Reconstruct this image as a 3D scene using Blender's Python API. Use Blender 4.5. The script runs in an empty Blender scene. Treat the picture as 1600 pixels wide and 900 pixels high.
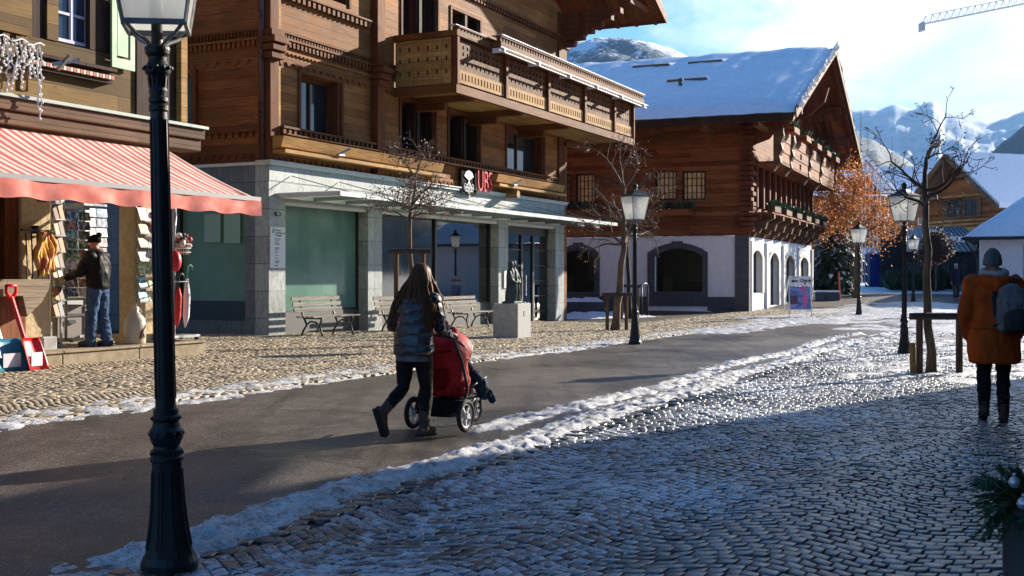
import bpy, bmesh, math, random
import numpy as np
from mathutils import Vector, Matrix, noise
R = math.radians
random.seed(7)
sc = bpy.context.scene
COL = sc.collection
CAMZ, FPX, HOR = 1.6, 1800.0, 430.0       # eye height, focal length in 1600-px units, horizon row

# ------------------------------------------------------------------ frames
T = Vector((.4352, .9003)); NL = Vector((-.9003, .4352))   # street direction, leftward normal
def tv(x, y): return x*T.x + y*T.y, x*NL.x + y*NL.y
def xy(t, v): return t*T.x + v*NL.x, t*T.y + v*NL.y
def sm(a, b, x):
    x = min(1, max(0, (x-a)/(b-a))); return x*x*(3-2*x)
def curve(t): return -.004*max(0, t-30)**2 if t < 60 else -3.6-.24*(t-60)
def H(x, y):
    t, v = tv(x, y)
    return .035*(1-sm(5, 40, t))*min(14, max(0, v-4.6)) + .85*sm(46, 92, y)
def gp(px, py):
    z = 0
    for _ in range(30):
        D = (CAMZ-z)*FPX/(py-HOR); x = (px-800)/FPX*D; z = .5*z+.5*H(x, D)
    return Vector((x, D, z))
class Frame:
    def __init__(s, ox, oy, ang):
        s.o = Vector((ox, oy)); s.a = ang; s.c, s.s = math.cos(ang), math.sin(ang)
    def loc(s, X, Y):
        dx, dy = X-s.o.x, Y-s.o.y
        return dx*s.c+dy*s.s, -dx*s.s+dy*s.c
    def ray(s, px, py):
        o = s.loc(0, 0); dx, dy = (px-800)/FPX, 1.0
        return o, (dx*s.c+dy*s.s, -dx*s.s+dy*s.c), -(py-HOR)/FPX
    def Y(s, px, py, y=0):            # hit the plane local y -> (x, z)
        o, d, dz = s.ray(px, py); k = (y-o[1])/d[1]
        return o[0]+k*d[0], CAMZ+k*dz
    def X(s, px, py, x=0):            # hit the plane local x -> (y, z)
        o, d, dz = s.ray(px, py); k = (x-o[0])/d[0]
        return o[1]+k*d[1], CAMZ+k*dz
    def world(s, x, y): return s.o.x+x*s.c-y*s.s, s.o.y+x*s.s+y*s.c

# ------------------------------------------------------------------ mesh builder
class MB:
    def __init__(s): s.v = []; s.f = []; s.M = None
    def add(s, vs, fs):
        b = len(s.v)
        if s.M is not None: vs = [s.M @ Vector(p) for p in vs]
        s.v += [tuple(p) for p in vs]; s.f += [tuple(i+b for i in f) for f in fs]
        return s
    def box(s, x0, x1, y0, y1, z0, z1):
        return s.add([(x0,y0,z0),(x1,y0,z0),(x1,y1,z0),(x0,y1,z0),(x0,y0,z1),(x1,y0,z1),(x1,y1,z1),(x0,y1,z1)],
              [(0,3,2,1),(4,5,6,7),(0,1,5,4),(1,2,6,5),(2,3,7,6),(3,0,4,7)])
    def bar(s, p, q, w, h=None, up=(0,0,1)):       # rectangular bar from p to q
        h = h or w; p = Vector(p); q = Vector(q); d = (q-p).normalized(); u = Vector(up)
        a = d.cross(u)
        if a.length < 1e-4: a = d.cross(Vector((0,1,0)))
        a.normalize(); b = a.cross(d); a *= w/2; b *= h/2
        vs = [p-a-b, p+a-b, p+a+b, p-a+b, q-a-b, q+a-b, q+a+b, q-a+b]
        return s.add(vs, [(0,1,2,3),(7,6,5,4),(0,4,5,1),(1,5,6,2),(2,6,7,3),(3,7,4,0)])
    def tube(s, pts, r, n=8, cap=True, sx=1.0):
        pts = [Vector(p) for p in pts]; m = len(pts)
        rr = r if isinstance(r, (list, tuple)) else [r]*m
        vs = []; ref = None
        for i, p in enumerate(pts):
            d = (pts[min(m-1, i+1)]-pts[max(0, i-1)])
            if d.length < 1e-9: d = Vector((0,0,1))
            d.normalize()
            if ref is None: ref = Vector((1,0,0)) if abs(d.x) < .8 else Vector((0,1,0))
            a = (ref-d*ref.dot(d)).normalized(); b = d.cross(a); ref = a
            for k in range(n):
                t = 2*math.pi*k/n; vs.append(p+a*math.cos(t)*rr[i]*sx+b*math.sin(t)*rr[i])
        fs = [(i*n+k, i*n+(k+1)%n, (i+1)*n+(k+1)%n, (i+1)*n+k) for i in range(m-1) for k in range(n)]
        if cap: fs += [tuple(range(n-1,-1,-1)), tuple((m-1)*n+k for k in range(n))]
        return s.add(vs, fs)
    def lathe(s, prof, n=16, c=(0,0,0), rot=0, sx=1, sy=1):
        vs = [(c[0]+r*sx*math.cos(2*math.pi*k/n+rot), c[1]+r*sy*math.sin(2*math.pi*k/n+rot), c[2]+z) for r, z in prof for k in range(n)]
        m = len(prof)
        fs = [(i*n+k, i*n+(k+1)%n, (i+1)*n+(k+1)%n, (i+1)*n+k) for i in range(m-1) for k in range(n)]
        fs += [tuple(range(n-1,-1,-1)), tuple((m-1)*n+k for k in range(n))]
        return s.add(vs, fs)
    def stack(s, rings, n=16):       # rings: (z, cx, cy, rx, ry)
        vs = [(cx+rx*math.cos(2*math.pi*k/n), cy+ry*math.sin(2*math.pi*k/n), z) for z, cx, cy, rx, ry in rings for k in range(n)]
        m = len(rings)
        fs = [(i*n+k, i*n+(k+1)%n, (i+1)*n+(k+1)%n, (i+1)*n+k) for i in range(m-1) for k in range(n)]
        fs += [tuple(range(n-1,-1,-1)), tuple((m-1)*n+k for k in range(n))]
        return s.add(vs, fs)
    def prism(s, poly, y0, y1):       # poly of (x, z)
        n = len(poly)
        vs = [(x, y0, z) for x, z in poly]+[(x, y1, z) for x, z in poly]
        fs = [tuple(range(n)), tuple(range(2*n-1, n-1, -1))]+[(i, i+n, (i+1)%n+n, (i+1)%n) for i in range(n)]
        return s.add(vs, fs)
    def ball(s, c, r, n=10, sx=1, sy=1, sz=1):
        m = max(4, n//2+1)
        return s.lathe([(max(1e-4, r*math.sin(math.pi*i/m)), -r*sz*math.cos(math.pi*i/m)) for i in range(m+1)], n, c, 0, sx, sy)
    def quad(s, a, b, c, d): return s.add([a,b,c,d], [(0,1,2,3)])
    def strip(s, outer, inner, y0, y1):       # band between two open outlines of equal length (x, z)
        n = len(outer)
        vs = [(x,y0,z) for x,z in outer]+[(x,y0,z) for x,z in inner]+[(x,y1,z) for x,z in outer]+[(x,y1,z) for x,z in inner]
        fs = []
        for i in range(n-1):
            fs += [(i,i+1,n+i+1,n+i),(2*n+i,3*n+i,3*n+i+1,2*n+i+1),(i,2*n+i,2*n+i+1,i+1),(n+i,n+i+1,3*n+i+1,3*n+i)]
        fs += [(0,n,3*n,2*n),(n-1,3*n-1,4*n-1,2*n-1)]
        return s.add(vs, fs)
    def wall(s, x0, x1, z0, z1, ops, y=0, t=.3):     # wall facing -y with real openings
        xs = sorted({x0, x1, *[o[0] for o in ops], *[o[1] for o in ops]}); zs = sorted({z0, z1, *[o[2] for o in ops], *[o[3] for o in ops]})
        xs = [x for x in xs if x0 <= x <= x1]; zs = [z for z in zs if z0 <= z <= z1]
        for a, b in zip(xs, xs[1:]):
            run = None
            cells = []
            for c, d in zip(zs, zs[1:]):
                mx, mz = (a+b)/2, (c+d)/2
                op = any(o[0] < mx < o[1] and o[2] < mz < o[3] for o in ops)
                if op:
                    if run: cells.append(run); run = None
                else: run = (run[0], d) if run else (c, d)
            if run: cells.append(run)
            for c, d in cells:
                s.quad((a,y,c),(b,y,c),(b,y,d),(a,y,d)); s.quad((a,y+t,c),(a,y+t,d),(b,y+t,d),(b,y+t,c))
        for o in ops:
            a, b, c, d = max(o[0],x0), min(o[1],x1), max(o[2],z0), min(o[3],z1)
            s.quad((a,y,c),(a,y,d),(a,y+t,d),(a,y+t,c)); s.quad((b,y,c),(b,y+t,c),(b,y+t,d),(b,y,d))
            s.quad((a,y,c),(a,y+t,c),(b,y+t,c),(b,y,c)); s.quad((a,y,d),(b,y,d),(b,y+t,d),(a,y+t,d))
        s.quad((x0,y,z0),(x0,y,z1),(x0,y+t,z1),(x0,y+t,z0)); s.quad((x1,y,z0),(x1,y+t,z0),(x1,y+t,z1),(x1,y,z1))
        s.quad((x0,y,z1),(x1,y,z1),(x1,y+t,z1),(x0,y+t,z1)); s.quad((x0,y,z0),(x0,y+t,z0),(x1,y+t,z0),(x1,y,z0))
        return s
    def mesh(s, name):
        me = bpy.data.meshes.new(name); me.from_pydata(s.v, [], s.f)
        nf = len(me.polygons)
        if nf:
            nrm = np.empty(nf*3, 'f'); me.polygons.foreach_get('normal', nrm); nrm = np.abs(nrm.reshape(-1, 3))
            dom = nrm.argmax(1)
            lt = np.empty(nf, 'i'); me.polygons.foreach_get('loop_total', lt)
            li = np.empty(len(me.loops), 'i'); me.loops.foreach_get('vertex_index', li)
            co = np.array(s.v, 'f')[li]; dl = np.repeat(dom, lt)
            u = np.where(dl == 0, co[:,1], co[:,0]); v = np.where(dl == 2, co[:,1], co[:,2])
            ul = me.uv_layers.new(name='UVMap'); ul.data.foreach_set('uv', np.stack([u, v], 1).ravel().astype('f'))
        return me
    def clusters(s, gap=.02):
        par = list(range(len(s.v)))
        def find(a):
            while par[a] != a: par[a] = par[par[a]]; a = par[a]
            return a
        for f in s.f:
            r0 = find(f[0])
            for q in f[1:]: par[find(q)] = r0
        comp = {}
        for fi, f in enumerate(s.f): comp.setdefault(find(f[0]), []).append(fi)
        cs = []
        for fl in comp.values():
            vs = [s.v[q] for fi in fl for q in s.f[fi]]
            cs.append([[min(p[k] for p in vs)-gap/2 for k in range(3)], [max(p[k] for p in vs)+gap/2 for k in range(3)], fl])
        g = list(range(len(cs)))
        def fg(a):
            while g[a] != a: g[a] = g[g[a]]; a = g[a]
            return a
        for i in range(len(cs)):
            for j in range(i):
                if all(cs[i][0][k] <= cs[j][1][k] and cs[j][0][k] <= cs[i][1][k] for k in range(3)): g[fg(i)] = fg(j)
        out = {}
        for i, c in enumerate(cs): out.setdefault(fg(i), []).extend(c[2])
        return list(out.values())
    def each(s, name, mat=None, parent=None, smooth=False, bevel=0, gap=.02):
        """every separate piece becomes an object of its own; returns the first"""
        first = None
        for fl in s.clusters(gap):
            b = MB(); m = {}
            for fi in fl:
                b.f.append(tuple(m.setdefault(q, len(m)) for q in s.f[fi]))
            b.v = [s.v[q] for q in m]; o = b.build(name, mat, parent, smooth, bevel); first = first or o
        return first
    def build(s, name, mat=None, parent=None, smooth=False, bevel=0, sub=0):
        me = s.mesh(name)
        if mat: me.materials.append(mat)
        if smooth: me.shade_smooth()
        o = bpy.data.objects.new(name, me); COL.objects.link(o)
        if parent is not None: o.parent = parent
        if bevel:
            b = o.modifiers.new('b', 'BEVEL'); b.width = bevel; b.segments = 2; b.limit_method = 'ANGLE'
        if sub:
            b = o.modifiers.new('s', 'SUBSURF'); b.levels = b.render_levels = sub
        return o
SIDE = Matrix(((0,1,0,0),(1,0,0,0),(0,0,1,0),(0,0,0,1)))       # (a, d, z) -> local (d, a, z): walls facing -x

def tag(o, label=None, cat=None, group=None, kind=None):
    if label: o['label'] = label
    if cat: o['category'] = cat
    if group: o['group'] = group
    if kind: o['kind'] = kind
    return o
def thing(name, label, cat, loc=(0,0,0), rotz=0, group=None):
    o = bpy.data.objects.new(name, None); COL.objects.link(o); o.empty_display_size = .2
    o.location = loc; o.rotation_euler = (0, 0, rotz); return tag(o, label, cat, group)
def copy_tree(o, parent=None, label=None):
    kids = list(o.children)
    c = o.copy(); COL.objects.link(c); c.parent = parent
    if label: c['label'] = label
    for k in kids: copy_tree(k, c)
    return c
def bake(o, keep=True):          # apply the modifiers
    dg = bpy.context.evaluated_depsgraph_get()
    me = bpy.data.meshes.new_from_object(o.evaluated_get(dg)); old = o.data
    o.modifiers.clear(); o.data = me; return o
def wrinkle(o, amp=.008, sc=7, zs=.5, seed=0):
    me = o.data; n = len(me.vertices); me.calc_loop_triangles() if False else None
    for v in me.vertices:
        p = v.co; q = Vector((p.x*sc, p.y*sc, p.z*sc*zs+seed)); d = 1-abs(noise.noise(q)*2); d2 = noise.noise(q*2.7)
        v.co = p+v.normal*amp*(d*.9-.5+.35*d2)
    return o
def remesh(o, vox, smooth=4):
    m = o.modifiers.new('r', 'REMESH'); m.mode = 'VOXEL'; m.voxel_size = vox
    if smooth:
        k = o.modifiers.new('k', 'SMOOTH'); k.iterations = smooth; k.factor = .5
    bpy.context.view_layer.update(); mats = [x for x in o.data.materials]; bake(o)
    if not o.data.materials and mats: o.data.materials.append(mats[0])
    o.data.shade_smooth(); return o
def text(name, body, size, mat, parent, loc, rot=(R(90),0,0), ext=.005, align='LEFT', sx=1, bold=0, shear=0):
    cu = bpy.data.curves.new(name, 'FONT'); cu.body = body; cu.size = size; cu.extrude = ext; cu.align_x = align; cu.offset = bold; cu.shear = shear
    cu.resolution_u = 3
    t = bpy.data.objects.new(name, cu); COL.objects.link(t); bpy.context.view_layer.update()
    me = bpy.data.meshes.new_from_object(t.evaluated_get(bpy.context.evaluated_depsgraph_get()))
    bpy.data.objects.remove(t); me.materials.clear(); me.materials.append(mat)
    o = bpy.data.objects.new(name, me); COL.objects.link(o); o.parent = parent; o.location = loc; o.rotation_euler = rot; o.scale = (sx,1,1)
    return o

# ------------------------------------------------------------------ materials
class NT:
    def __init__(s, name):
        s.m = bpy.data.materials.new(name); s.m.use_nodes = True; s.t = s.m.node_tree; s.t.nodes.clear()
        s.out = s.n('ShaderNodeOutputMaterial'); s.p = s.n('ShaderNodeBsdfPrincipled'); s.l(s.p.outputs[0], s.out.inputs[0])
    def n(s, k, **kw):
        x = s.t.nodes.new(k)
        for a, b in kw.items(): setattr(x, a, b)
        return x
    def l(s, a, b): s.t.links.new(a, b)
    def coord(s, kind='Object', scale=(1,1,1), rot=(0,0,0)):
        tc = s.n('ShaderNodeTexCoord'); mp = s.n('ShaderNodeMapping'); mp.inputs['Scale'].default_value = scale; mp.inputs['Rotation'].default_value = rot
        s.l(tc.outputs[kind], mp.inputs[0]); return mp.outputs[0]
    def noise(s, vec, scale, detail=5, rough=.55, dist=0):
        x = s.n('ShaderNodeTexNoise'); x.inputs['Scale'].default_value = scale; x.inputs['Detail'].default_value = detail
        x.inputs['Roughness'].default_value = rough; x.inputs['Distortion'].default_value = dist; s.l(vec, x.inputs['Vector']); return x.outputs[0]
    def ramp(s, fac, stops):
        x = s.n('ShaderNodeValToRGB'); e = x.color_ramp.elements
        while len(e) < len(stops): e.new(.5)
        for i, (p, c) in enumerate(stops):
            e[i].position = p; e[i].color = (*c, 1) if isinstance(c, tuple) else (c, c, c, 1)
        s.l(fac, x.inputs[0]); return x.outputs[0]
    def mix(s, fac, a, b, mode='MIX'):
        x = s.n('ShaderNodeMix', data_type='RGBA', blend_type=mode)
        for k, val in ((0, fac), (6, a), (7, b)):
            if isinstance(val, (int, float)): x.inputs[k].default_value = val if k == 0 else (val, val, val, 1)
            elif isinstance(val, tuple): x.inputs[k].default_value = (*val, 1)
            else: s.l(val, x.inputs[k])
        return x.outputs[2]
    def math(s, op, a, b=0.0):
        x = s.n('ShaderNodeMath', operation=op)
        for k, val in ((0, a), (1, b)):
            if isinstance(val, (int, float)): x.inputs[k].default_value = val
            else: s.l(val, x.inputs[k])
        return x.outputs[0]
    def bump(s, h, strength=.3, dist=.01, prev=None):
        x = s.n('ShaderNodeBump'); x.inputs['Strength'].default_value = strength; x.inputs['Distance'].default_value = dist
        s.l(h, x.inputs['Height'])
        if prev is not None: s.l(prev, x.inputs['Normal'])
        s.l(x.outputs[0], s.p.inputs['Normal']); return x.outputs[0]
    def set(s, base=None, rough=None, metal=None, spec=None):
        for k, val in (('Base Color', base), ('Roughness', rough), ('Metallic', metal), ('Specular IOR Level', spec)):
            if val is None: continue
            if isinstance(val, (int, float)): s.p.inputs[k].default_value = val
            elif isinstance(val, tuple): s.p.inputs[k].default_value = (*val, 1)
            else: s.l(val, s.p.inputs[k])
        return s.m

def mat(name, c1, c2=None, scale=6, rough=.6, bump=.15, dist=.01, metal=0, kind='Object', stretch=(1,1,1), spec=.5, rv=.15, lo=.35, hi=.65):
    s = NT(name); v = s.coord(kind, stretch); f = s.noise(v, scale)
    c2 = c2 or tuple(c*.72 for c in c1)
    s.set(s.ramp(f, [(lo, c1), (hi, c2)]), s.ramp(f, [(.3, max(0, rough-rv)), (.7, min(1, rough+rv))]), metal, spec)
    if bump:
        f2 = s.noise(v, scale*5, 4); s.bump(s.mix(.5, f, f2), bump, dist)
    return s.m
def wood(name, c1, c2, row=.2, width=4.0, rough=.68, vert=False, gap=.004, bump=.7, spec=.12):
    s = NT(name); v = s.coord('UV', (1,1,1), (0,0,R(90) if vert else 0))
    b = s.n('ShaderNodeTexBrick'); b.offset = .37; b.inputs['Scale'].default_value = 1; b.inputs['Brick Width'].default_value = width
    b.inputs['Row Height'].default_value = row; b.inputs['Mortar Size'].default_value = gap; b.inputs['Mortar Smooth'].default_value = .3; b.inputs['Bias'].default_value = 0
    b.inputs['Color1'].default_value = (*c1, 1); b.inputs['Color2'].default_value = (*c2, 1); b.inputs['Mortar'].default_value = (c1[0]*.25, c1[1]*.25, c1[2]*.25, 1)
    s.l(v, b.inputs['Vector'])
    mp = s.n('ShaderNodeMapping'); mp.inputs['Scale'].default_value = (.9, 16, 1); s.l(v, mp.inputs[0])
    g = s.noise(mp.outputs[0], 2.2, 7, .65, .6)
    mp2 = s.n('ShaderNodeMapping'); mp2.inputs['Scale'].default_value = (.5, 1.1, 1); s.l(v, mp2.inputs[0])
    w = s.noise(mp2.outputs[0], 1.3, 4)
    vo = s.n('ShaderNodeTexVoronoi'); vo.inputs['Scale'].default_value = 2.3; mp3 = s.n('ShaderNodeMapping'); mp3.inputs['Scale'].default_value = (.8, 2.0, 1)
    s.l(v, mp3.inputs[0]); s.l(mp3.outputs[0], vo.inputs['Vector'])
    kn = s.ramp(vo.outputs['Distance'], [(.03, .35), (.1, 1.0)])
    c = s.mix(1.0, b.outputs['Color'], s.ramp(g, [(.3, .45), (.7, 1.2)]), 'MULTIPLY')
    c = s.mix(1.0, c, s.ramp(w, [(.3, .62), (.72, 1.2)]), 'MULTIPLY')
    c = s.mix(.8, c, kn, 'MULTIPLY')
    h = s.mix(.75, g, s.math('SUBTRACT', 1.0, b.outputs['Fac']))
    s.bump(h, bump, .012)
    return s.set(c, s.ramp(g, [(.3, rough-.12), (.7, rough+.12)]), 0, spec)
def stone(name, c1, c2, bw=.8, bh=.6, rough=.45, streak=(5,1.4,1), gap=.008, bump=.25, mortar=.3, vscale=3.0):
    s = NT(name); v = s.coord('UV')
    b = s.n('ShaderNodeTexBrick'); b.offset = .0; b.inputs['Scale'].default_value = 1; b.inputs['Brick Width'].default_value = bw
    b.inputs['Row Height'].default_value = bh; b.inputs['Mortar Size'].default_value = gap; b.inputs['Mortar Smooth'].default_value = .1
    b.inputs['Color1'].default_value = (.8,.8,.8,1); b.inputs['Color2'].default_value = (1.1,1.1,1.1,1); b.inputs['Mortar'].default_value = (mortar,)*3+(1,)
    s.l(v, b.inputs['Vector'])
    mp = s.n('ShaderNodeMapping'); mp.inputs['Scale'].default_value = streak; s.l(v, mp.inputs[0])
    g = s.noise(mp.outputs[0], vscale, 8, .62, 1.2); fine = s.noise(v, 60, 3)
    c = s.mix(1.0, s.ramp(g, [(.3, c1), (.5, tuple((a+b_)/2 for a, b_ in zip(c1, c2))), (.68, c2)]), b.outputs['Color'], 'MULTIPLY')
    s.bump(s.mix(.6, s.mix(.4, g, fine), s.math('SUBTRACT', 1.0, b.outputs['Fac'])), bump, .01)
    return s.set(c, s.ramp(g, [(.3, rough-.15), (.7, rough+.2)]))
def flat(name, c, rough=.5, metal=0, spec=.5):
    s = NT(name); v = s.coord(); f = s.noise(v, 25, 3)
    return s.set(s.mix(.25, c, s.ramp(f, [(.3, tuple(x*.7 for x in c)), (.7, tuple(min(1, x*1.2) for x in c))])), rough, metal, spec)
def glassm(name, tint, trans=.5, rough=.03, gl=1.0):
    s = NT(name); s.t.nodes.remove(s.p)
    tr = s.n('ShaderNodeBsdfTransparent'); tr.inputs[0].default_value = (*tint, 1)
    gb = s.n('ShaderNodeBsdfGlossy'); gb.inputs['Roughness'].default_value = rough
    fr = s.n('ShaderNodeFresnel'); fr.inputs[0].default_value = 1.5
    f = s.math('MULTIPLY', fr.outputs[0], gl); mx = s.n('ShaderNodeMixShader')
    s.l(f, mx.inputs[0]); s.l(tr.outputs[0], mx.inputs[1]); s.l(gb.outputs[0], mx.inputs[2]); s.l(mx.outputs[0], s.out.inputs[0])
    return s.m
W = {}
W['ubs'] = wood('warm_timber', (.22,.08,.02), (.42,.175,.05), .2)
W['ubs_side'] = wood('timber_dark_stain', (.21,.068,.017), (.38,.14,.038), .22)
W['ubs_v'] = wood('timber_post', (.16,.048,.014), (.23,.072,.022), .22, vert=True)
W['light'] = wood('pale_larch', (.42,.22,.065), (.56,.32,.11), .25)
W['balc'] = wood('balcony_board', (.13,.048,.014), (.21,.08,.025), .16, vert=True)  # brown deepened in colour for the shade of the planter box above
W['beam'] = wood('beam_timber', (.17,.06,.018), (.24,.09,.028), .3)
W['ch2'] = wood('red_brown_timber', (.17,.047,.014), (.40,.14,.045), .2)
W['ch2_v'] = wood('red_brown_boards', (.15,.038,.016), (.24,.07,.026), .16, vert=True)
W['grey'] = wood('weathered_timber', (.13,.07,.04), (.24,.135,.08), .2)
W['old'] = wood('old_timber', (.14,.08,.028), (.28,.165,.055), .3)
W['dark'] = wood('dark_stained_wood', (.045,.022,.014), (.07,.035,.022), .14, vert=True)
W['stake'] = wood('stake_wood', (.12,.07,.035), (.18,.11,.06), .1, vert=True)
W['slat'] = wood('grey_bench_slat', (.28,.25,.2), (.4,.36,.3), .3)
M_snow = mat('snow', (.84,.86,.9), (.74,.77,.83), 3, .55, .5, .02)
def m_snowdirty():
    s = NT('trodden_snow'); v = s.coord(); f = s.noise(v, 5, 8, .7); g = s.noise(v, 28, 6, .7)
    m = s.mix(.5, f, g)
    gr = s.noise(v, 90, 3, .8); s.bump(s.mix(.4, g, gr), 1.0, .03)
    c = s.ramp(m, [(.39, (.17,.135,.1)), (.46, (.45,.44,.44)), (.58, (.82,.84,.88))])
    return s.set(s.mix(1.0, c, s.ramp(gr, [(.38, (.35,.28,.22)), (.46, (1.0,1.0,1.0))]), 'MULTIPLY'), .45)
M_snowd = m_snowdirty()
M_stone = stone('slate_cladding', (.2,.225,.215), (.42,.45,.43), 1.1, .62)
M_stone_shade = stone('shaded_slate_cladding', (.075,.08,.082), (.17,.18,.18), .75, .62)  # same slate as the front, colour darkened for the shaded flank
M_iron = mat('black_iron', (.018,.019,.02), (.03,.03,.03), 18, .42, .25, .004)
M_metal = mat('grey_metal', (.32,.33,.34), (.42,.43,.44), 8, .38, .05, .003, metal=.8)
M_green = mat('frosted_green_glass', (.10,.205,.155), (.145,.27,.21), .8, .2, 0, spec=.28)
M_glass = glassm('window_glass', (.6,.68,.66), rough=.02, gl=2.6)
M_gdark = mat('dark_window_glass', (.012,.016,.018), (.03,.036,.04), 1.2, .06, .03, .003, spec=.8, rv=.03)
M_white = mat('white_render', (.78,.77,.76), (.7,.69,.69), 4, .85, .4, .01)
M_stucco = mat('cream_stucco', (.62,.5,.3), (.5,.38,.21), 9, .9, 1.0, .03)
M_plint = stone('dark_plinth_stone', (.045,.05,.062), (.085,.09,.105), .6, .35)
M_conc = mat('concrete', (.36,.35,.33), (.46,.45,.42), 7, .85, .4, .006)
M_rubber = flat('rubber', (.015,.015,.016), .8)
M_bark = mat('bark', (.2,.13,.075), (.08,.055,.035), 9, .9, 1.0, .03, stretch=(1,1,.25))
M_barkd = mat('dark_bark', (.07,.05,.038), (.03,.024,.02), 12, .9, 1.0, .02, stretch=(1,1,.3))
M_black = flat('black_paint', (.012,.012,.013), .5)
M_wpaint = flat('white_paint', (.75,.75,.73), .5)
# ------------------------------------------------------------------ camera, sky, sun
cam = bpy.data.cameras.new('camera'); co = bpy.data.objects.new('camera', cam); COL.objects.link(co)
co.location = (0, 0, CAMZ); co.rotation_euler = (R(90), 0, 0); cam.lens = 40.5; cam.sensor_width = 36; cam.shift_y = -.0125
cam.clip_start = .1; cam.clip_end = 20000; sc.camera = co
AZ, EL = R(47), R(19)
sun = bpy.data.lights.new('sun', 'SUN'); so = bpy.data.objects.new('sun', sun); COL.objects.link(so)
sun.energy = 5.0; sun.angle = R(.5); sun.color = (1, .9, .76)
sd = Vector((math.sin(AZ)*math.cos(EL), math.cos(AZ)*math.cos(EL), math.sin(EL)))
so.rotation_euler = sd.to_track_quat('Z', 'Y').to_euler(); so.location = (20, 20, 30)
w = bpy.data.worlds.new('World'); sc.world = w; w.use_nodes = True; nt = w.node_tree; nt.nodes.clear()
N = nt.nodes.new; L = nt.links.new
sky = N('ShaderNodeTexSky'); sky.sky_type = 'NISHITA'; sky.sun_disc = False; sky.sun_elevation = EL; sky.sun_rotation = AZ
sky.air_density = 1.0; sky.dust_density = .6; sky.ozone_density = 4.0; sky.altitude = 1000
tc = N('ShaderNodeTexCoord'); sx = N('ShaderNodeSeparateXYZ'); L(tc.outputs['Generated'], sx.inputs[0])
def mth(op, a, b=0.0, c=0.0):
    x = N('ShaderNodeMath'); x.operation = op
    for i, q in enumerate((a, b, c)):
        if isinstance(q, (int, float)): x.inputs[i].default_value = q
        else: L(q, x.inputs[i])
    return x.outputs[0]
zz = mth('ADD', mth('MAXIMUM', sx.outputs[2], 0.0), .10)
cx = N('ShaderNodeCombineXYZ'); L(mth('DIVIDE', sx.outputs[0], zz), cx.inputs[0]); L(mth('DIVIDE', sx.outputs[1], zz), cx.inputs[1])
def nz(scale, detail, rough, dist, sc3=(1,1,1), loc=(0,0,0)):
    mp = N('ShaderNodeMapping'); mp.inputs['Scale'].default_value = sc3; mp.inputs['Location'].default_value = loc; L(cx.outputs[0], mp.inputs[0])
    x = N('ShaderNodeTexNoise'); x.inputs['Scale'].default_value = scale; x.inputs['Detail'].default_value = detail; x.inputs['Roughness'].default_value = rough
    x.inputs['Distortion'].default_value = dist; L(mp.outputs[0], x.inputs['Vector']); return x.outputs[0]
n1 = nz(.5, 9, .6, .35, (1, .75, 1), (3.1, 1.7, 0)); n2 = nz(2.2, 8, .62, .4, (1, .5, 1), (1.3, 5, 0))
dt = N('ShaderNodeVectorMath'); dt.operation = 'DOT_PRODUCT'; L(tc.outputs['Generated'], dt.inputs[0]); dt.inputs[1].default_value = (math.sin(R(30)), math.cos(R(30)), .06)
side = mth('MULTIPLY', mth('SUBTRACT', dt.outputs['Value'], .93), 2.2)
cl = mth('ADD', mth('ADD', mth('MULTIPLY', n1, .72), mth('MULTIPLY', n2, .34)), side)
cr = N('ShaderNodeValToRGB'); cr.color_ramp.elements[0].position = .48; cr.color_ramp.elements[1].position = .60; L(cl, cr.inputs[0])
n3 = nz(1.1, 7, .6, .2, (1, .5, 1), (7, 2, 0))
cc = N('ShaderNodeValToRGB'); e = cc.color_ramp.elements; e[0].position = .36; e[0].color = (5.0, 5.7, 6.6, 1); e[1].position = .56; e[1].color = (9.4, 9.2, 8.9, 1); L(n3, cc.inputs[0])
mx = N('ShaderNodeMix'); mx.data_type = 'RGBA'; L(mth('MULTIPLY', cr.outputs[0], .95), mx.inputs[0]); hs = N('ShaderNodeHueSaturation'); hs.inputs['Saturation'].default_value = 1.3; L(sky.outputs[0], hs.inputs['Color']); L(hs.outputs[0], mx.inputs[6]); L(cc.outputs[0], mx.inputs[7])
bg = N('ShaderNodeBackground'); bg.inputs[1].default_value = .06; L(mx.outputs[2], bg.inputs[0]); wo = N('ShaderNodeOutputWorld'); L(bg.outputs[0], wo.inputs[0])
sc.view_settings.view_transform = 'Standard'; sc.view_settings.look = 'None'; sc.view_settings.exposure = 1.72; sc.view_settings.gamma = 1
sc.view_settings.use_curve_mapping = False
sc.cycles.max_bounces = 8; sc.cycles.diffuse_bounces = 3; sc.cycles.glossy_bounces = 3; sc.cycles.transparent_max_bounces = 12; sc.cycles.sample_clamp_indirect = 6
sc.cycles.use_denoising = True; sc.cycles.use_adaptive_sampling = True

# ------------------------------------------------------------------ ground
def grid(name, xs, ys, zf, m, kind='structure', cull=None, smooth=True):
    nx, ny = len(xs), len(ys); vs = [(x, y, zf(x, y)) for y in ys for x in xs]
    fs = [(j*nx+i, j*nx+i+1, (j+1)*nx+i+1, (j+1)*nx+i) for j in range(ny-1) for i in range(nx-1)]
    if cull: fs = [f for f in fs if not cull([vs[k] for k in f])]
    b = MB(); b.v = vs; b.f = fs; o = b.build(name, m, None, smooth); o['kind'] = kind; return o
fine = [x*1.0 for x in range(-40, 71)]; fy = [y*1.0 for y in range(-12, 121)]
far = [200, 400, 900, 2000, 5000, 9000]
M_groundsnow = mat('field_snow', (.8,.83,.88), (.7,.74,.8), .6, .6, .5, .05)
grid('ground', [-f for f in far[::-1]]+fine+far, [-f for f in far[:4][::-1]]+fy+far, lambda x, y: H(x, y)-.035, M_groundsnow)
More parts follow.
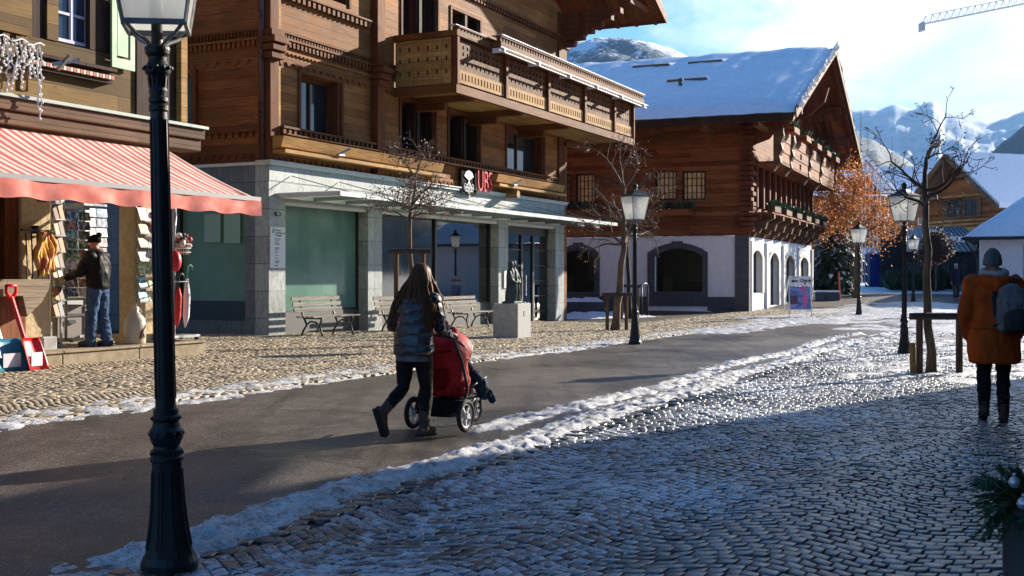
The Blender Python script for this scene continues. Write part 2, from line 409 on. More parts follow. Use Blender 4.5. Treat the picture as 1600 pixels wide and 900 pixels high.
def tvsheet(name, t0, t1, dt_, vf, m, dz, nv=10):
    b = MB(); ts = np.arange(t0, t1+1e-6, dt_); n = nv+1
    for t in ts:
        a, c = vf(t)
        for k in range(n):
            v = a+(c-a)*k/nv; x, y = xy(t, v); b.v.append((x, y, H(x, y)+dz))
    for i in range(len(ts)-1):
        for k in range(nv): b.f.append((i*n+k, (i+1)*n+k, (i+1)*n+k+1, i*n+k+1))
    o = b.build(name, m, None, True); o['kind'] = 'structure'; return o
VN, VF = 4.62, 9.15
def m_asphalt():
    s = NT('wet_asphalt'); v = s.coord()
    big = s.noise(v, .45, 6, .6, .5); mid = s.noise(v, 2.3, 5); fine_ = s.noise(v, 130, 2, .8)
    vo = s.n('ShaderNodeTexVoronoi'); vo.inputs['Scale'].default_value = 85; s.l(v, vo.inputs['Vector'])
    ag = s.ramp(vo.outputs['Color'], [(.2, .45), (.75, 1.0), (.97, 2.9)])
    base = s.ramp(s.mix(.4, big, mid), [(.35, (.06,.05,.042)), (.5, (.105,.086,.068)), (.66, (.15,.122,.095))])
    col = s.mix(1.0, base, ag, 'MULTIPLY')
    # thin compacted snow further up the street
    sep = s.n('ShaderNodeSeparateXYZ'); s.l(v, sep.inputs[0])
    d = s.math('MULTIPLY', s.math('SUBTRACT', sep.outputs[1], 43.0), .035)
    sn = s.ramp(s.math('ADD', s.noise(v, .8, 8, .65), d), [(.62, 0.0), (.74, 1.0)])
    col = s.mix(sn, col, (.72,.75,.8))
    st = s.noise(s.coord('Object', (1.0,.06,1), (0,0,R(25.8))), 2.6, 5, .6); pt = s.n('ShaderNodeTexBrick'); pt.inputs['Scale'].default_value = 1; pt.inputs['Brick Width'].default_value = 7.3; pt.inputs['Row Height'].default_value = 2.3; pt.inputs['Mortar Size'].default_value = .012
    s.l(s.coord('Object', (1,1,1), (0,0,R(-64.2))), pt.inputs['Vector']); col = s.mix(1.0, col, s.ramp(st, [(.36, .72), (.55, 1.12)]), 'MULTIPLY'); col = s.mix(1.0, col, s.ramp(pt.outputs['Fac'], [(0, 1.0), (1, .55)]), 'MULTIPLY')
    vc = s.n('ShaderNodeTexVoronoi'); vc.feature = 'DISTANCE_TO_EDGE'; vc.inputs['Scale'].default_value = .55; s.l(s.mix(.35, v, s.noise(v, 1.5, 5)), vc.inputs['Vector']); col = s.mix(1.0, col, s.ramp(vc.outputs['Distance'], [(.002, .5), (.008, 1.0)]), 'MULTIPLY')
    s.bump(s.mix(.55, fine_, vo.outputs['Distance']), .9, .009)
    return s.set(col, s.mix(sn, s.ramp(big, [(.38, .26), (.6, .5)]), .6), 0, .5)
M_asph = m_asphalt()
tvsheet('road', -6, 92, 1.0, lambda t: (VN+curve(t), VF+curve(t)), M_asph, -.012, 6)
def m_joint(name, c): return mat(name, c, tuple(x*.5 for x in c), 9, .6, .6, .01)
M_jd = m_joint('paving_joints_dark', (.035,.032,.032)); M_jl = m_joint('paving_joints_sand', (.085,.062,.04))
tvsheet('right_pavement_bed', -6, 60, 1.0, lambda t: (-16, VN+curve(t)-.004), M_jd, -.016, 20)
tvsheet('left_pavement_bed', -6, 75, 1.0, lambda t: (VF+curve(t)+.004, 26), M_jl, -.016, 16)
def m_cobble(name, dark, light, snow_amt, rough=(.3,.6), wet=.5, band=False):
    s = NT(name); v = s.coord(); at = s.n('ShaderNodeAttribute'); at.attribute_name = 'tone'
    r = at.outputs['Fac']
    nf = s.noise(v, 22, 6, .65); nb = s.noise(v, .33, 4, .5, .3); nm = s.noise(v, 7.5, 7, .75)
    c = s.mix(r, dark, light); c = s.mix(1.0, c, s.ramp(nf, [(.3, .6), (.7, 1.3)]), 'MULTIPLY')
    m = s.math('ADD', s.math('ADD', s.math('MULTIPLY', nb, 1.15), s.math('MULTIPLY', nm, .55)), s.math('MULTIPLY', r, .2))
    m = s.math('ADD', m, s.math('MULTIPLY', nf, .22))
    if band:      # trodden bare strip along the house, frost left in the middle of the pavement
        sp = s.n('ShaderNodeSeparateXYZ'); s.l(v, sp.inputs[0]); vv = s.math('ADD', s.math('MULTIPLY', sp.outputs[0], -.9003), s.math('MULTIPLY', sp.outputs[1], .4352))
        vv = s.math('ADD', vv, s.math('MULTIPLY', s.math('SUBTRACT', s.noise(v, .7, 4), .5), 1.6))
        bd = s.math('MULTIPLY', s.math('MINIMUM', s.math('MAXIMUM', s.math('SUBTRACT', vv, 1.9), -.8), .5), .19)
        fr_ = s.noise(s.coord('Object', (1,2.2,1), (0,0,R(20))), 24, 3, .7); m = s.math('ADD', s.math('ADD', m, bd), s.math('MULTIPLY', s.math('SUBTRACT', fr_, .5), 1.1))
    sn = s.ramp(s.math('SUBTRACT', m, .7), [(.35-snow_amt, 0.0), (.53-snow_amt, .75)] if band else [(.34-snow_amt, 0.0), (.55-snow_amt, .75)])
    c = s.mix(sn, c, s.ramp(nm, [(.3, (.5,.53,.58)), (.6, (.74,.77,.82))]))
    s.bump(nf, .45, .012)
    return s.set(c, s.mix(sn, s.ramp(nm, [(.35, rough[0]), (.65, rough[1])]), .5), 0, wet)
M_cobR = m_cobble('grey_cobble', (.022,.022,.025), (.15,.147,.145), -.07, (.25,.5), .7, band=True)
M_cobL = m_cobble('sandy_cobble', (.25,.19,.12), (.44,.36,.25), -.30, (.55,.8), .4)
def cobbles(name, t0, t1, v0f, v1f, pitch, m, seed, arc=1.5, amp=.16):
    rng = np.random.default_rng(seed); V = []; F = []; tone = []
    rows = int((t1-t0)/pitch); vmin = v0f(t0) if v0f(t0) < v0f(t1) else v0f(t1); vmax = max(v1f(t0), v1f(t1))
    nc = int((vmax-vmin)/pitch)+2
    def warp(t, v):
        return t + amp*math.cos(2*math.pi*v/arc)+.05*math.sin(t*1.7+v*.9)+.03*math.sin(v*5+t*.7), v+.04*math.sin(t*2.1+v*1.3)
    for j in range(rows):
        off = (j % 2)*.5+rng.uniform(-.2, .2)
        cuts = vmin+(np.arange(nc+1)+off+rng.uniform(-.16, .16, nc+1))*pitch
        for i in range(nc):
            a, b = cuts[i], cuts[i+1]; t = t0+j*pitch; vm = (a+b)/2
            if vm < v0f(t) or vm > v1f(t): continue
            x, y = xy(t, vm)
            if y < 3.0 or abs(x)/max(y, .1) > .56: continue
            g = .002+rng.uniform(0, .004)
            cs = [(t+g, a+g), (t+pitch-g, a+g), (t+pitch-g, b-g), (t+g, b-g)]
            if rng.random() < .5: cs = [(p+rng.uniform(-.008,.008), q+rng.uniform(-.008,.008)) for p, q in cs]
            zt = .006+rng.uniform(0, .008); tl = rng.uniform(-.0035, .0035, 2); base = len(V); ct, cv = t+pitch/2, vm
            for (k, z) in ((1.0, -.02), (.985, zt-.004), (.9, zt)):
                for q, (p, r_) in enumerate(cs):
                    pp, rr = ct+(p-ct)*k, cv+(r_-cv)*k; wt, wv = warp(pp, rr); X, Y_ = xy(wt, wv)
                    V.append((X, Y_, H(X, Y_)+z+(tl[0]*(1 if q in (1,2) else -1)+tl[1]*(1 if q > 1 else -1) if z > 0 else 0)))
            for rr in (0, 4):
                for k in range(4): F.append((base+rr+k, base+rr+(k+1)%4, base+rr+4+(k+1)%4, base+rr+4+k))
            F.append((base+8, base+9, base+10, base+11)); tone += [rng.random()]*12
    me = bpy.data.meshes.new(name); me.from_pydata(V, [], F); at = me.attributes.new('tone', 'FLOAT', 'POINT'); at.data.foreach_set('value', np.array(tone, 'f'))
    me.materials.append(m); me.shade_smooth(); o = bpy.data.objects.new(name, me); COL.objects.link(o); o['kind'] = 'structure'; return o
cobbles('right_pavement', 2.5, 34, lambda t: -6-.25*max(0, t-14), lambda t: VN-.28+curve(t), .104, M_cobR, 1)
cobbles('left_pavement', 5, 52, lambda t: VF+.1+curve(t), lambda t: 17.5 if t < 36 else 13, .088, M_cobL, 2)
# gutter row of larger setts between road and right pavement
cobbles('gutter', 2.5, 32, lambda t: VN-.28, lambda t: VN-.02, .15, m_cobble('gutter_sett', (.05,.045,.04), (.13,.12,.1), -.1, (.12,.3), .7), 3, 50, 0)

# ------------------------------------------------------------------ snow ridges
def fbm(x, y, z=0, o=4): return noise.fractal(Vector((x, y, z)), .9, 2.1, o)
def snowband(name, t0, t1, dt_, vc, hw, dv, h, seed, m=M_snowd, bias=0.0, kind='stuff', lump=.05, lf=2.4, label=None):
    b = MB(); ts = np.arange(t0, t1, dt_); n = int(2*hw/dv)+1; keep = {}
    for i, t in enumerate(ts):
        c = vc(t)
        for k in range(n):
            u = -1+2*k/(n-1); v = c+u*hw; x, y = xy(t, v)
            e = max(0, 1-u*u); ee = min(sm(t0, t0+1.2, t), 1-sm(t1-1.5, t1, t))
            z = h*(e**.8)*(.75+.9*fbm(t*.8, v*1.2, seed))+lump*fbm(t*lf, v*lf*1.2, seed+9, 5)+.012*fbm(t*14, v*14, seed+4, 3)+bias-.03*(1-e)-.06*(1-ee)
            b.v.append((x, y, H(x, y)+z)); keep[i*n+k] = z
    for i in range(len(ts)-1):
        for k in range(n-1):
            f = (i*n+k, (i+1)*n+k, (i+1)*n+k+1, i*n+k+1)
            if max(keep[q] for q in f) > -.012: b.f.append(f)
    o = b.build(name, m, None, True); o['kind'] = kind; return o
snowband('snow_bank', 3.0, 30, .04, lambda t: VN+.1+.06*math.sin(t*1.1), .36, .026, .042, 1, bias=-.006, lump=.035, lf=5.5)
snowband('snow_bank', 9.5, 34, .05, lambda t: VN+.72+.1*math.sin(t*.7), .28, .03, .022, 5, bias=-.01, lump=.035, lf=5.0)
snowband('snow_bank', 3.0, 20, .05, lambda t: VN-.85+.1*math.sin(t*.9), .3, .03, .012, 8, bias=-.009, lump=.03, lf=4.5)
snowband('snow_bank', 4.0, 50, .06, lambda t: VF+.42+curve(t)+.1*math.sin(t*.5), .55, .04, .012, 12, bias=.002, lump=.035, lf=4.0)
snowband('snow_bank', 30, 62, .09, lambda t: VF+.2+curve(t)-.3, 1.1, .1, .03, 15, bias=.0)
snowband('snow_patch', 17.2, 34, .09, lambda t: 1.3+.05*(t-17), 3.0, .08, .012, 20, bias=.0, lump=.045, lf=2.0)
snowband('snow_patch', 34, 60, .15, lambda t: 1.2+curve(t)*.7, 5.2, .16, .03, 22, bias=.004, lump=.06, lf=.6)
snowband('snow_patch', 38, 64, .15, lambda t: 9.0+curve(t)*.6, 3.0, .16, .03, 25, bias=.0, lump=.06, lf=.7)
snowband('snow_patch', 20, 36, .06, lambda t: VN-.35, .6, .05, .015, 31, bias=-.012, lump=.06, lf=2.6)
# ------------------------------------------------------------------ helpers for buildings
ANG = math.atan2(.9003, .4352)
def window(parent, x0, x1, z0, z1, y, fm, gm, nx=2, nz=1, fw=.06, M=None, name='window', gy=.03, bw=.025):
    """a framed window standing in an opening: frame mesh with a pane as its sub-part"""
    b = MB(); b.M = M
    b.box(x0, x0+fw, y-.03, y+.05, z0, z1); b.box(x1-fw, x1, y-.03, y+.05, z0, z1)
    b.box(x0+fw, x1-fw, y-.03, y+.05, z1-fw, z1); b.box(x0+fw, x1-fw, y-.03, y+.05, z0, z0+fw)
    for i in range(1, nx):
        x = x0+(x1-x0)*i/nx; b.box(x-bw, x+bw, y-.02, y+.04, z0+fw, z1-fw)
    for j in range(1, nz):
        z = z0+(z1-z0)*j/nz; b.box(x0+fw, x1-fw, y-.012, y+.035, z-bw*.8, z+bw*.8)
    f = b.build(name, fm, parent)
    g = MB(); g.M = M; g.box(x0+fw*.5, x1-fw*.5, y+gy, y+gy+.012, z0+fw*.5, z1-fw*.5); g.build('pane', gm, f)
    return f
def dentils(b, x0, x1, z0, z1, y, pitch=.16, dep=.1, duty=.5, rail=True):
    n = int((x1-x0)/pitch); p = (x1-x0)/max(1, n)
    for i in range(n): b.box(x0+i*p, x0+i*p+p*duty, y-dep, y+.02, z0, z1)
    if rail: b.box(x0-.02, x1+.02, y-dep-.03, y+.02, z1+.002, z1+.05)
def scallop(b, x0, x1, z0, z1, y, pitch=.22, th=.04):
    """board with a row of leaning cut teeth along its lower edge"""
    n = int((x1-x0)/pitch); p = (x1-x0)/max(1, n); zm = z0+(z1-z0)*.45
    pts = [(x0, z1), (x0, zm)]
    for i in range(n):
        a = x0+i*p; pts += [(a+p*.1, zm), (a+p*.25, z0+(zm-z0)*.1), (a+p*.55, z0), (a+p*.62, zm-.01), (a+p, zm)]
    pts += [(x1, z1)]
    b.prism(pts, y-th, y)

# ------------------------------------------------------------------ the bank in its timber house
FU = Frame(-5.49, 26.0, ANG); U = FU.Y; S = FU.X
bank = thing('bank_building', 'large brown timber chalet with grey stone ground floor, glass canopy and carved balcony', 'building', (-5.49, 26, 0), ANG)
ZS = 4.1; XE = 16.9; RC = .38; DEPTH = 14.0
xa = U(446, 400)[0]; xb = U(575, 400, 0)[0]; xc = U(597, 400)[0]; xd = U(779, 400)[0]; xe_ = U(794, 400)[0]; xf = U(868, 400)[0]
ops = [(xa, xb, -.3, 3.3), (xc, xd, -.3, 3.3), (xe_, xf, -.3, 3.3)]
b = MB(); b.wall(0, XE, -.3, ZS-.35, ops, 0, RC)
b.wall(0, XE, ZS-.35, ZS, [], -.012, RC+.01)
b.build('stone_wall', M_stone, bank, bevel=.01)
b = MB(); b.box(-.06, XE+.08, -.1, .3, ZS, ZS+.07); b.box(-.1, XE+.12, -.14, .3, ZS+.07, ZS+.1)
b.box(-.06, .3, .3, DEPTH, ZS, ZS+.07); b.build('stone_cornice', mat('pale_cornice', (.5,.52,.5), (.62,.63,.6), 8, .5), bank)
# left flank, slate with shade put into its colour and a big green window
ya = S(383, 400)[0]; yb = S(275, 400)[0]; yc = S(110, 400)[0]
b = MB(); b.M = SIDE; b.wall(.001, DEPTH, -.3, ZS-.002, [(ya, yb, .55, 3.45)], .001, .35); b.build('shaded_stone_wall', M_stone_shade, bank)
b = MB(); b.M = SIDE; b.box(ya, yb, .1, .34, .0, .99); b.build('window_base', flat('window_base_metal', (.02,.022,.024), .4), bank)
f = window(bank, ya, yb, .95, 3.45, .16, M_black, M_green, 1, 1, .05, SIDE)
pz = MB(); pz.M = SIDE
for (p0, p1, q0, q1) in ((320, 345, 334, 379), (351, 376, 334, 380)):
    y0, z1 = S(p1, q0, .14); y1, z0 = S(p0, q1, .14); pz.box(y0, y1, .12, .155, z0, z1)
pz.build('painted_reflection', flat('pale_reflection_tint', (.26,.4,.3), .5), f)  # pale boxes standing in for reflections in the green glass
# glazing, left bay
def glz(x0, x1, z0, z1, y, name='window', gm=M_green, nx=1):
    return window(bank, x0, x1, z0, z1, y, M_black, gm, nx, 1, .05, None, name)
zb = .72
glz(xa+.002, xb-.002, zb, 3.29, RC-.06)
b = MB(); b.box(xa, xb, RC-.1, RC, -.3, zb); b.box(xc, xd, RC-.1, RC, -.3, zb); b.each('window_base', flat('grey_panel', (.075,.075,.072), .5), bank)
# middle bay: display room behind clear glass
xm = U(677, 400, -RC)[0] if False else FU.Y(677, 400, RC)[0]
fr = window(bank, xc+.002, xm, zb, 3.29, RC-.06, M_black, M_gdark, 1, 1, .05)
window(bank, xm+.002, xd-.002, zb, 3.29, RC-.06, M_black, M_glass, 1, 1, .05)
b = MB(); b.box(xm, xd, 1.5, 1.55, -.3, 3.4); b.box(xm, xm+.05, RC, 1.5, -.3, 3.4); b.box(xd-.05, xd, RC, 1.5, -.3, 3.4); b.box(xm, xd, RC, 1.5, 3.35, 3.4); b.box(xm, xd, RC, 1.5, -.3, .6)
b.build('display_recess', flat('recess_green', (.12,.2,.15), .6), bank)
x0, z1 = FU.Y(690, 378, .62); x1, z0 = FU.Y(740, 450, .62)
b = MB(); b.box(x0, x1, .58, .66, z0, z1); scn = b.build('display_frame', M_black, bank, bevel=.01)
s = NT('screen_picture'); v = s.coord('UV'); f = s.noise(v, 1.2, 4); s.set(s.ramp(f, [(.35, (.1,.14,.17)), (.55, (.2,.27,.3)), (.65, (.35,.42,.42))]), .2)
b = MB(); b.box(x0+.1, x1-.1, .565, .578, z0+.18, z1-.1); b.build('screen', s.m, scn)
# entrance doors of glass in a black grid
b = MB(); dz = 2.95; yq = RC-.1
b.box(xe_, xf, yq, yq+.08, dz, 3.3); b.box(xe_, xe_+.1, yq, yq+.08, 0-.3, dz)
x8 = FU.Y(815, 400, yq)[0]; x9 = FU.Y(833, 400, yq)[0]
for x in (x8, x9): b.box(x-.07, x+.07, yq-.02, yq+.08, -.3, dz)
b.box(x8-.5, x9, yq-.02, yq+.06, -.3, -.02)
for i in range(5):
    z = .35+i*.52; b.box(xe_, x8, yq, yq+.06, z, z+.04); b.box(x9, xf, yq, yq+.06, z, z+.04)
dr = b.build('door', M_black, bank)
b = MB(); b.box(xe_+.1, x8, yq+.03, yq+.045, -.3, dz); b.box(x9, xf, yq+.03, yq+.045, -.3, dz); b.box(x8, x9, yq+.03, yq+.045, -.3, dz); b.build('door_glass', glassm('door_glass', (.5,.62,.56), gl=1.8), dr)
b = MB(); b.box(x8+.1, x8+.14, yq-.12, yq-.08, .9, 1.6); b.build('handle', M_metal, dr)
b = MB(); b.box(xe_, xf, 1.9, 1.95, -.3, 3.3); b.box(xe_, xe_+.04, RC, 1.9, -.3, 3.3); b.box(xf-.04, xf, RC, 1.9, -.3, 3.3); b.build('lobby_wall', flat('lobby_green', (.16,.2,.17), .5), bank)
b = MB(); x0, z1 = U(786, 422); x1, z0 = U(790.5, 450); b.box(x0, x1, -.05, -.013, z0, z1); b.build('card_reader', M_wpaint, bank)
# upper walls: timber
wins1 = [(470, 533, 5.0, 6.36), (627, 680, 5.0, 6.36), (702, 750, 5.0, 6.36), (792, 850, 5.0, 6.36)]
wins2 = [(488, 545, 8.35, 9.7), (629, 684, 7.6, 9.6), (706, 750, 7.6, 9.4), (798, 850, 7.6, 9.2)]
OP = []
for a, c, z0, z1 in wins1+wins2: OP.append((FU.Y(a, 300)[0], FU.Y(c, 300, 0)[0], z0, z1))
# gable outline: wall as rectangle to 10.9 and a triangle above
b = MB(); b.wall(.2, XE, ZS+.101, 10.9, OP, .02, .45); b.prism([(.2, 10.9), (XE, 10.9), (8.6, 15.2)], .02, .45); b.build('timber_wall', W['ubs'], bank)
b = MB(); b.M = SIDE; sy = S(292, 150)[0]
b.wall(.022, DEPTH, ZS+.075, 10.9, [(2.35, 3.15, 4.75, 6.3)], .2, .3); b.build('side_timber_wall', W['ubs_side'], bank)
b = MB(); b.M = SIDE; b.box(2.35, 3.15, .28, .34, 4.75, 6.3); b.build('shutter', flat('dark_green_paint', (.03,.07,.05), .5), bank)
b = MB(); b.M = SIDE; b.box(2.2, 2.345, .1, .21, 4.6, 6.45); b.box(3.155, 3.3, .1, .21, 4.6, 6.45); b.build('window_trim', W['ubs_v'], bank)
b = MB(); b.wall(0, DEPTH, ZS, 10.9, [], 0, .3)
b.M = Matrix.Translation((XE-.02, 0, 0)) @ SIDE; b2 = MB(); b2.M = b.M; b2.wall(.02, DEPTH, -.3, 10.9, [], 0, .3); b2.build('end_wall', W['ubs_side'], bank)
# carved friezes on the left flank and on the front
b = MB(); b.M = SIDE
for z in (4.28,): scallop(b, .35, 6, z, z+.22, .2)
dentils(b, .35, 6, 4.78, 4.9, .2, .2, .08)
scallop(b, .35, 6, 6.45, 6.68, .2, .3); dentils(b, .35, 6, 6.85, 6.98, .2, .14, .1); dentils(b, .35, 6, 7.1, 7.2, .2, .1, .06, rail=True)
dentils(b, .35, 6, 8.35, 8.5, .2, .14, .1)
b.build('side_frieze', W['ubs_side'], bank)
b = MB(); xp0, xp1 = U(580, 200)[0], U(592, 200)[0]
for (p, q) in ((.35, xp0-.05), (xp1+.05, XE-.6)):
    scallop(b, p, q, 6.42, 6.62, .02, .26); scallop(b, p, q, ZS+.13, ZS+.3, .02, .24)
scallop(b, .35, xp0-.05, 6.7, 6.78, .0, .15)
b.build('scalloped_board', W['ubs'], bank)
b = MB()
for (p, q) in ((.35, xp0-.05), (xp1+.05, XE-.6)):
    dentils(b, p, q, 6.86, 7.0, .02, .15, .1); dentils(b, p, q, 7.08, 7.16, .02, .11, .05)
    dentils(b, p, q, 4.82, 4.96, .02, .2, .17); b.box(p, q, -.26, .03, 4.80, 4.83)
    dentils(b, p, q, 9.9, 10.03, .02, .2, .1)
dentils(b, .35, xp0-.05, 7.95, 8.1, .02, .2, .12)
b.build('dentil_cornice', W['beam'], bank)
b = MB()
for (p, q) in ((446, 598), (601, 692), (781, 881)):
    x0, x1 = U(p, 240, -.42)[0], U(q, 240, -.33)[0]
    b.add([(x0,-.05,4.45),(x1,-.05,4.45),(x1,-.3,4.5),(x0,-.3,4.5),(x0,-.05,4.76),(x1,-.05,4.76),(x1,-.38,4.74),(x0,-.38,4.74)], [(0,1,2,3),(4,7,6,5),(0,4,5,1),(1,5,6,2),(2,6,7,3),(3,7,4,0)])
    b.box(x0, x1, -.42, -.05, 4.36, 4.44)
b.each('flower_ledge', W['light'], bank)
# corner posts of crossed log ends
b = MB()
b.box(-.02, .3, -.06, .3, ZS+.12, 10.9); b.box(xp0, xp1, -.2, .06, ZS+.12, 10.9); b.box(XE-.55, XE+.02, -.05, .25, ZS+.12, 10.9)
for z in (6.5, 9.3):
    for k in range(4):
        e = .08+.06*(k % 3); b.box(-.08-e*.5, .36, -.1-e, .2, z+k*.17, z+k*.17+.14); b.box(xp0-.06, xp1+.06, -.22-e, .06, z+k*.17, z+k*.17+.14)
b.each('corner_post', W['ubs_v'], bank, bevel=.01)
b = MB(); b.box(.3, .38, -.04, .03, ZS+.35, 6.35); b.box(.3, .38, -.05, .03, 7.1, 10.4); b.each('corner_trim', W['light'], bank)
# windows set deep in the wall with folded shutters inside the reveal
for i, (x0, x1, z0, z1) in enumerate(OP):
    window(bank, x0+.02, x1-.02, z0+.02, z1-.02, .36, W['beam'], M_gdark, 2, 1, .07)
    t = MB(); t.box(x0-.09, x0-.002, -.02, .021, z0-.05, z1+.09); t.box(x1+.002, x1+.09, -.02, .021, z0-.05, z1+.09); t.box(x0, x1, -.02, .021, z1+.002, z1+.09); t.build('window_trim', W['ubs_v'], bank)
    if i in (1, 2, 5, 6):
        m = (x0+x1)/2; t = MB(); t.box(m-.07, m+.07, .0, .4, z0+.01, z1-.01); t.box(x1-.12, x1-.04, .05, .33, z0+.02, z1-.02); t.box(m-.16, m-.08, .05, .33, z0+.02, z1-.02); t.each('shutter', W['dark'], bank)
    else:
        t = MB(); t.box(x1-.1, x1-.03, .03, .33, z0+.02, z1-.02); t.build('shutter', W['ubs_v'], bank)
# metal flag holders and small log end
b = MB()
for px, py in ((530, 236), (802, 284)):
    x, z = U(px, py, -.4); b.bar((x-.12,-.44,z-.1), (x+.14,-.62,z+.06), .05); b.box(x-.14, x+.1, -.5, -.4, z-.12, z-.08)
b.each('bracket', M_metal, bank)
b = MB(); x, z = U(788, 304); b.tube([(x, .1, z), (x, -.5, z)], .12, 12); b.build('log_end', W['light'], bank)
# downpipe
b = MB(); b.tube([(-.12, .1, ZS+.1), (-.12, .1, 11)], .055, 10)
for z in (5.2, 7.4, 9.4): b.lathe([(.07, 0), (.07, .05)], 10, (-.12, .1, z))
b.build('downpipe', mat('copper_brown_pipe', (.06,.035,.04), (.1,.06,.06), 5, .35, metal=.6), bank, True)
# balcony
BX0, BX1, BY = 5.41, 19.0, -1.82
bal = MB(); bal.box(BX0, BX1, BY, .0, 6.5, 6.6); ob = bal.build('balcony_floor', W['light'], bank)
b = MB(); b.box(BX0-.05, BX1+.05, BY-.08, BY+.06, 6.36, 6.6); b.box(BX0-.08, BX0+.06, BY, 0, 6.36, 6.6); b.box(BX1-.06, BX1+.06, BY, 0, 6.36, 6.6)
for px in (697, 777, 851):
    x = FU.Y(px, 160, -.9)[0]; b.box(x-.1, x+.1, BY+.1, .02, 6.32, 6.499); b.box(x-.1, x+.1, -.9, .02, 6.12, 6.32)
b.box(BX1-2.2, BX1, -.14, .0, 6.2, 6.36)
b.each('balcony_beam', W['beam'], bank, bevel=.008)
def boards(b, x0, x1, z0, z1, y, w, hz, hh, hw, th=.025):
    n = max(1, round((x1-x0)/w)); w = (x1-x0)/n
    for i in range(n):
        a, c = x0+i*w+.003, x0+(i+1)*w-.003; m = (a+c)/2
        b.wall(a, c, z0, z1, [(m-hw, m+hw, z-hh, z+hh) for z in hz], y, th)
b = MB(); b.box(BX0+.05, BX1-.05, BY+.05, BY+.09, 6.62, 7.84); b.box(BX0+.05, BX0+.09, BY+.1, -.02, 6.62, 7.84); b.build('dark_hole_backing', W['dark'], bank)  # dark backing added so the board cut-outs look shaded
posts = [BX0, 8.35, 11.3, 14.25, 17.0, BX1]
def bb(z, f): return z+f*(.0)
pl, pd, pp, rail = MB(), MB(), MB(), MB()
for a, c in zip(posts, posts[1:]):
    boards(pl, a+.09, c-.09, 6.66, 7.02, BY-.03, .19, [6.84], .085, .035)
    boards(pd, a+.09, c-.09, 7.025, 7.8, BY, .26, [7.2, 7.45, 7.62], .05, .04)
    pp.box(c-.09, c+.0, BY-.1, BY+.08, 6.62, 7.85) if c == BX1 else pp.box(c-.07, c+.07, BY-.1, BY+.08, 6.62, 7.85)
pp.box(BX0-.02, BX0+.1, BY-.1, BY+.1, 6.6, 7.85)
for (x, sgn) in ((BX0, -1), (BX1, 1)):
    for (bd, z0, z1, hz, hh) in ((pl, 6.62, 7.84, [6.95, 7.3, 7.6], .06),):
        bd.M = Matrix.Translation((x, 0, 0)) @ SIDE; boards(bd, BY+.1, -.02, z0, z1, -.013, .3, hz, hh, .028); bd.M = None
rail.box(BX0-.08, BX1+.06, BY-.12, BY+.12, 7.85, 8.0); rail.box(BX0-.1, BX0+.1, BY+.1, 0, 7.85, 8.0); rail.box(BX1-.1, BX1+.1, BY+.1, 0, 7.85, 8.0)
dentils(rail, BX0, BX1, 8.0, 8.06, BY-.02, .18, .1)
rail.box(7.3, BX1+.12, BY-.42, BY-.14, 7.8, 8.02); dentils(rail, 7.3, BX1+.1, 8.03, 8.14, BY-.3, .18, .1)
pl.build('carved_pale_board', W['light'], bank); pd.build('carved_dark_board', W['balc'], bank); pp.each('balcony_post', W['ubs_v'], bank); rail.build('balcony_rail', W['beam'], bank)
b = MB(); b.tube([(7.0, BY-.5, 7.72), (BX1+.1, BY-.5, 7.72)], .022, 8); b.tube([(7.0, BY-.56, 7.8), (BX1+.1, BY-.56, 7.8)], .018, 8)
for i in range(6): b.box(7.2+i*2.3, 7.26+i*2.3, BY-.58, BY-.2, 7.7, 7.82)
b.build('awning_arm', M_wpaint, bank)
b = MB(); b.box(BX0+1.9, BX1+.1, BY-.46, BY-.1, 8.195, 8.215); b.box(BX0-.1, BX0+1.8, BY-.1, BY+.1, 8.12, 8.14); b.each('thin_snow', M_snow, bank)
# roof: gable towards the street with a deep overhang
RZ = lambda x: 11.15+(20.3-abs(x-8.5)-8.5)*.47
rf = MB(); rs = MB(); ra = MB()
for (xa_, xb_) in ((-3.3, 8.5), (8.5, 20.3)):
    for (bd, dz0, dz1) in ((rf, 0, .12), (rs, .22, .5)):
        za, zb2 = RZ(xa_), RZ(xb_)
        bd.add([(xa_,-2.6,za+dz0),(xb_,-2.6,zb2+dz0),(xb_,DEPTH+1,zb2+dz0),(xa_,DEPTH+1,za+dz0),(xa_,-2.6,za+dz1),(xb_,-2.6,zb2+dz1),(xb_,DEPTH+1,zb2+dz1),(xa_,DEPTH+1,za+dz1)], [(0,3,2,1),(4,5,6,7),(0,1,5,4),(1,2,6,5),(2,3,7,6),(3,0,4,7)])
    for y in np.arange(-2.3, 12, .75): ra.bar((xa_, y, RZ(xa_)-.09), (xb_, y, RZ(xb_)-.09), .12, .16)
for x in (17.2, 14, 11.3): ra.box(x-.14, x+.14, -2.2, .3, RZ(x)-.5, RZ(x)-.18)
for k in range(6): ra.box(16.4, 17.2+.42*k, -.1, .16, 9.7+k*.2, 9.88+k*.2); ra.box(16.62, 16.9, -.5-.35*k, .1, 9.72+k*.2, 9.9+k*.2)
ra.box(17.5, 19.4, -2.3, -2.15, RZ(19)-.5, RZ(19)-.3)
rf.build('roof', W['beam'], bank); ra.each('rafter', W['ubs_v'], bank)
rs.build('roof_snow', M_snow, bank)
b = MB(); b.bar((8.5, -2.68, RZ(8.5)+.05), (20.35, -2.68, RZ(20.3)+.05), .06, .34); b.bar((20.36, -2.7, RZ(20.3)+.05), (20.36, DEPTH, RZ(20.3)+.05), .06, .3); b.build('barge_board', W['ubs_v'], bank)
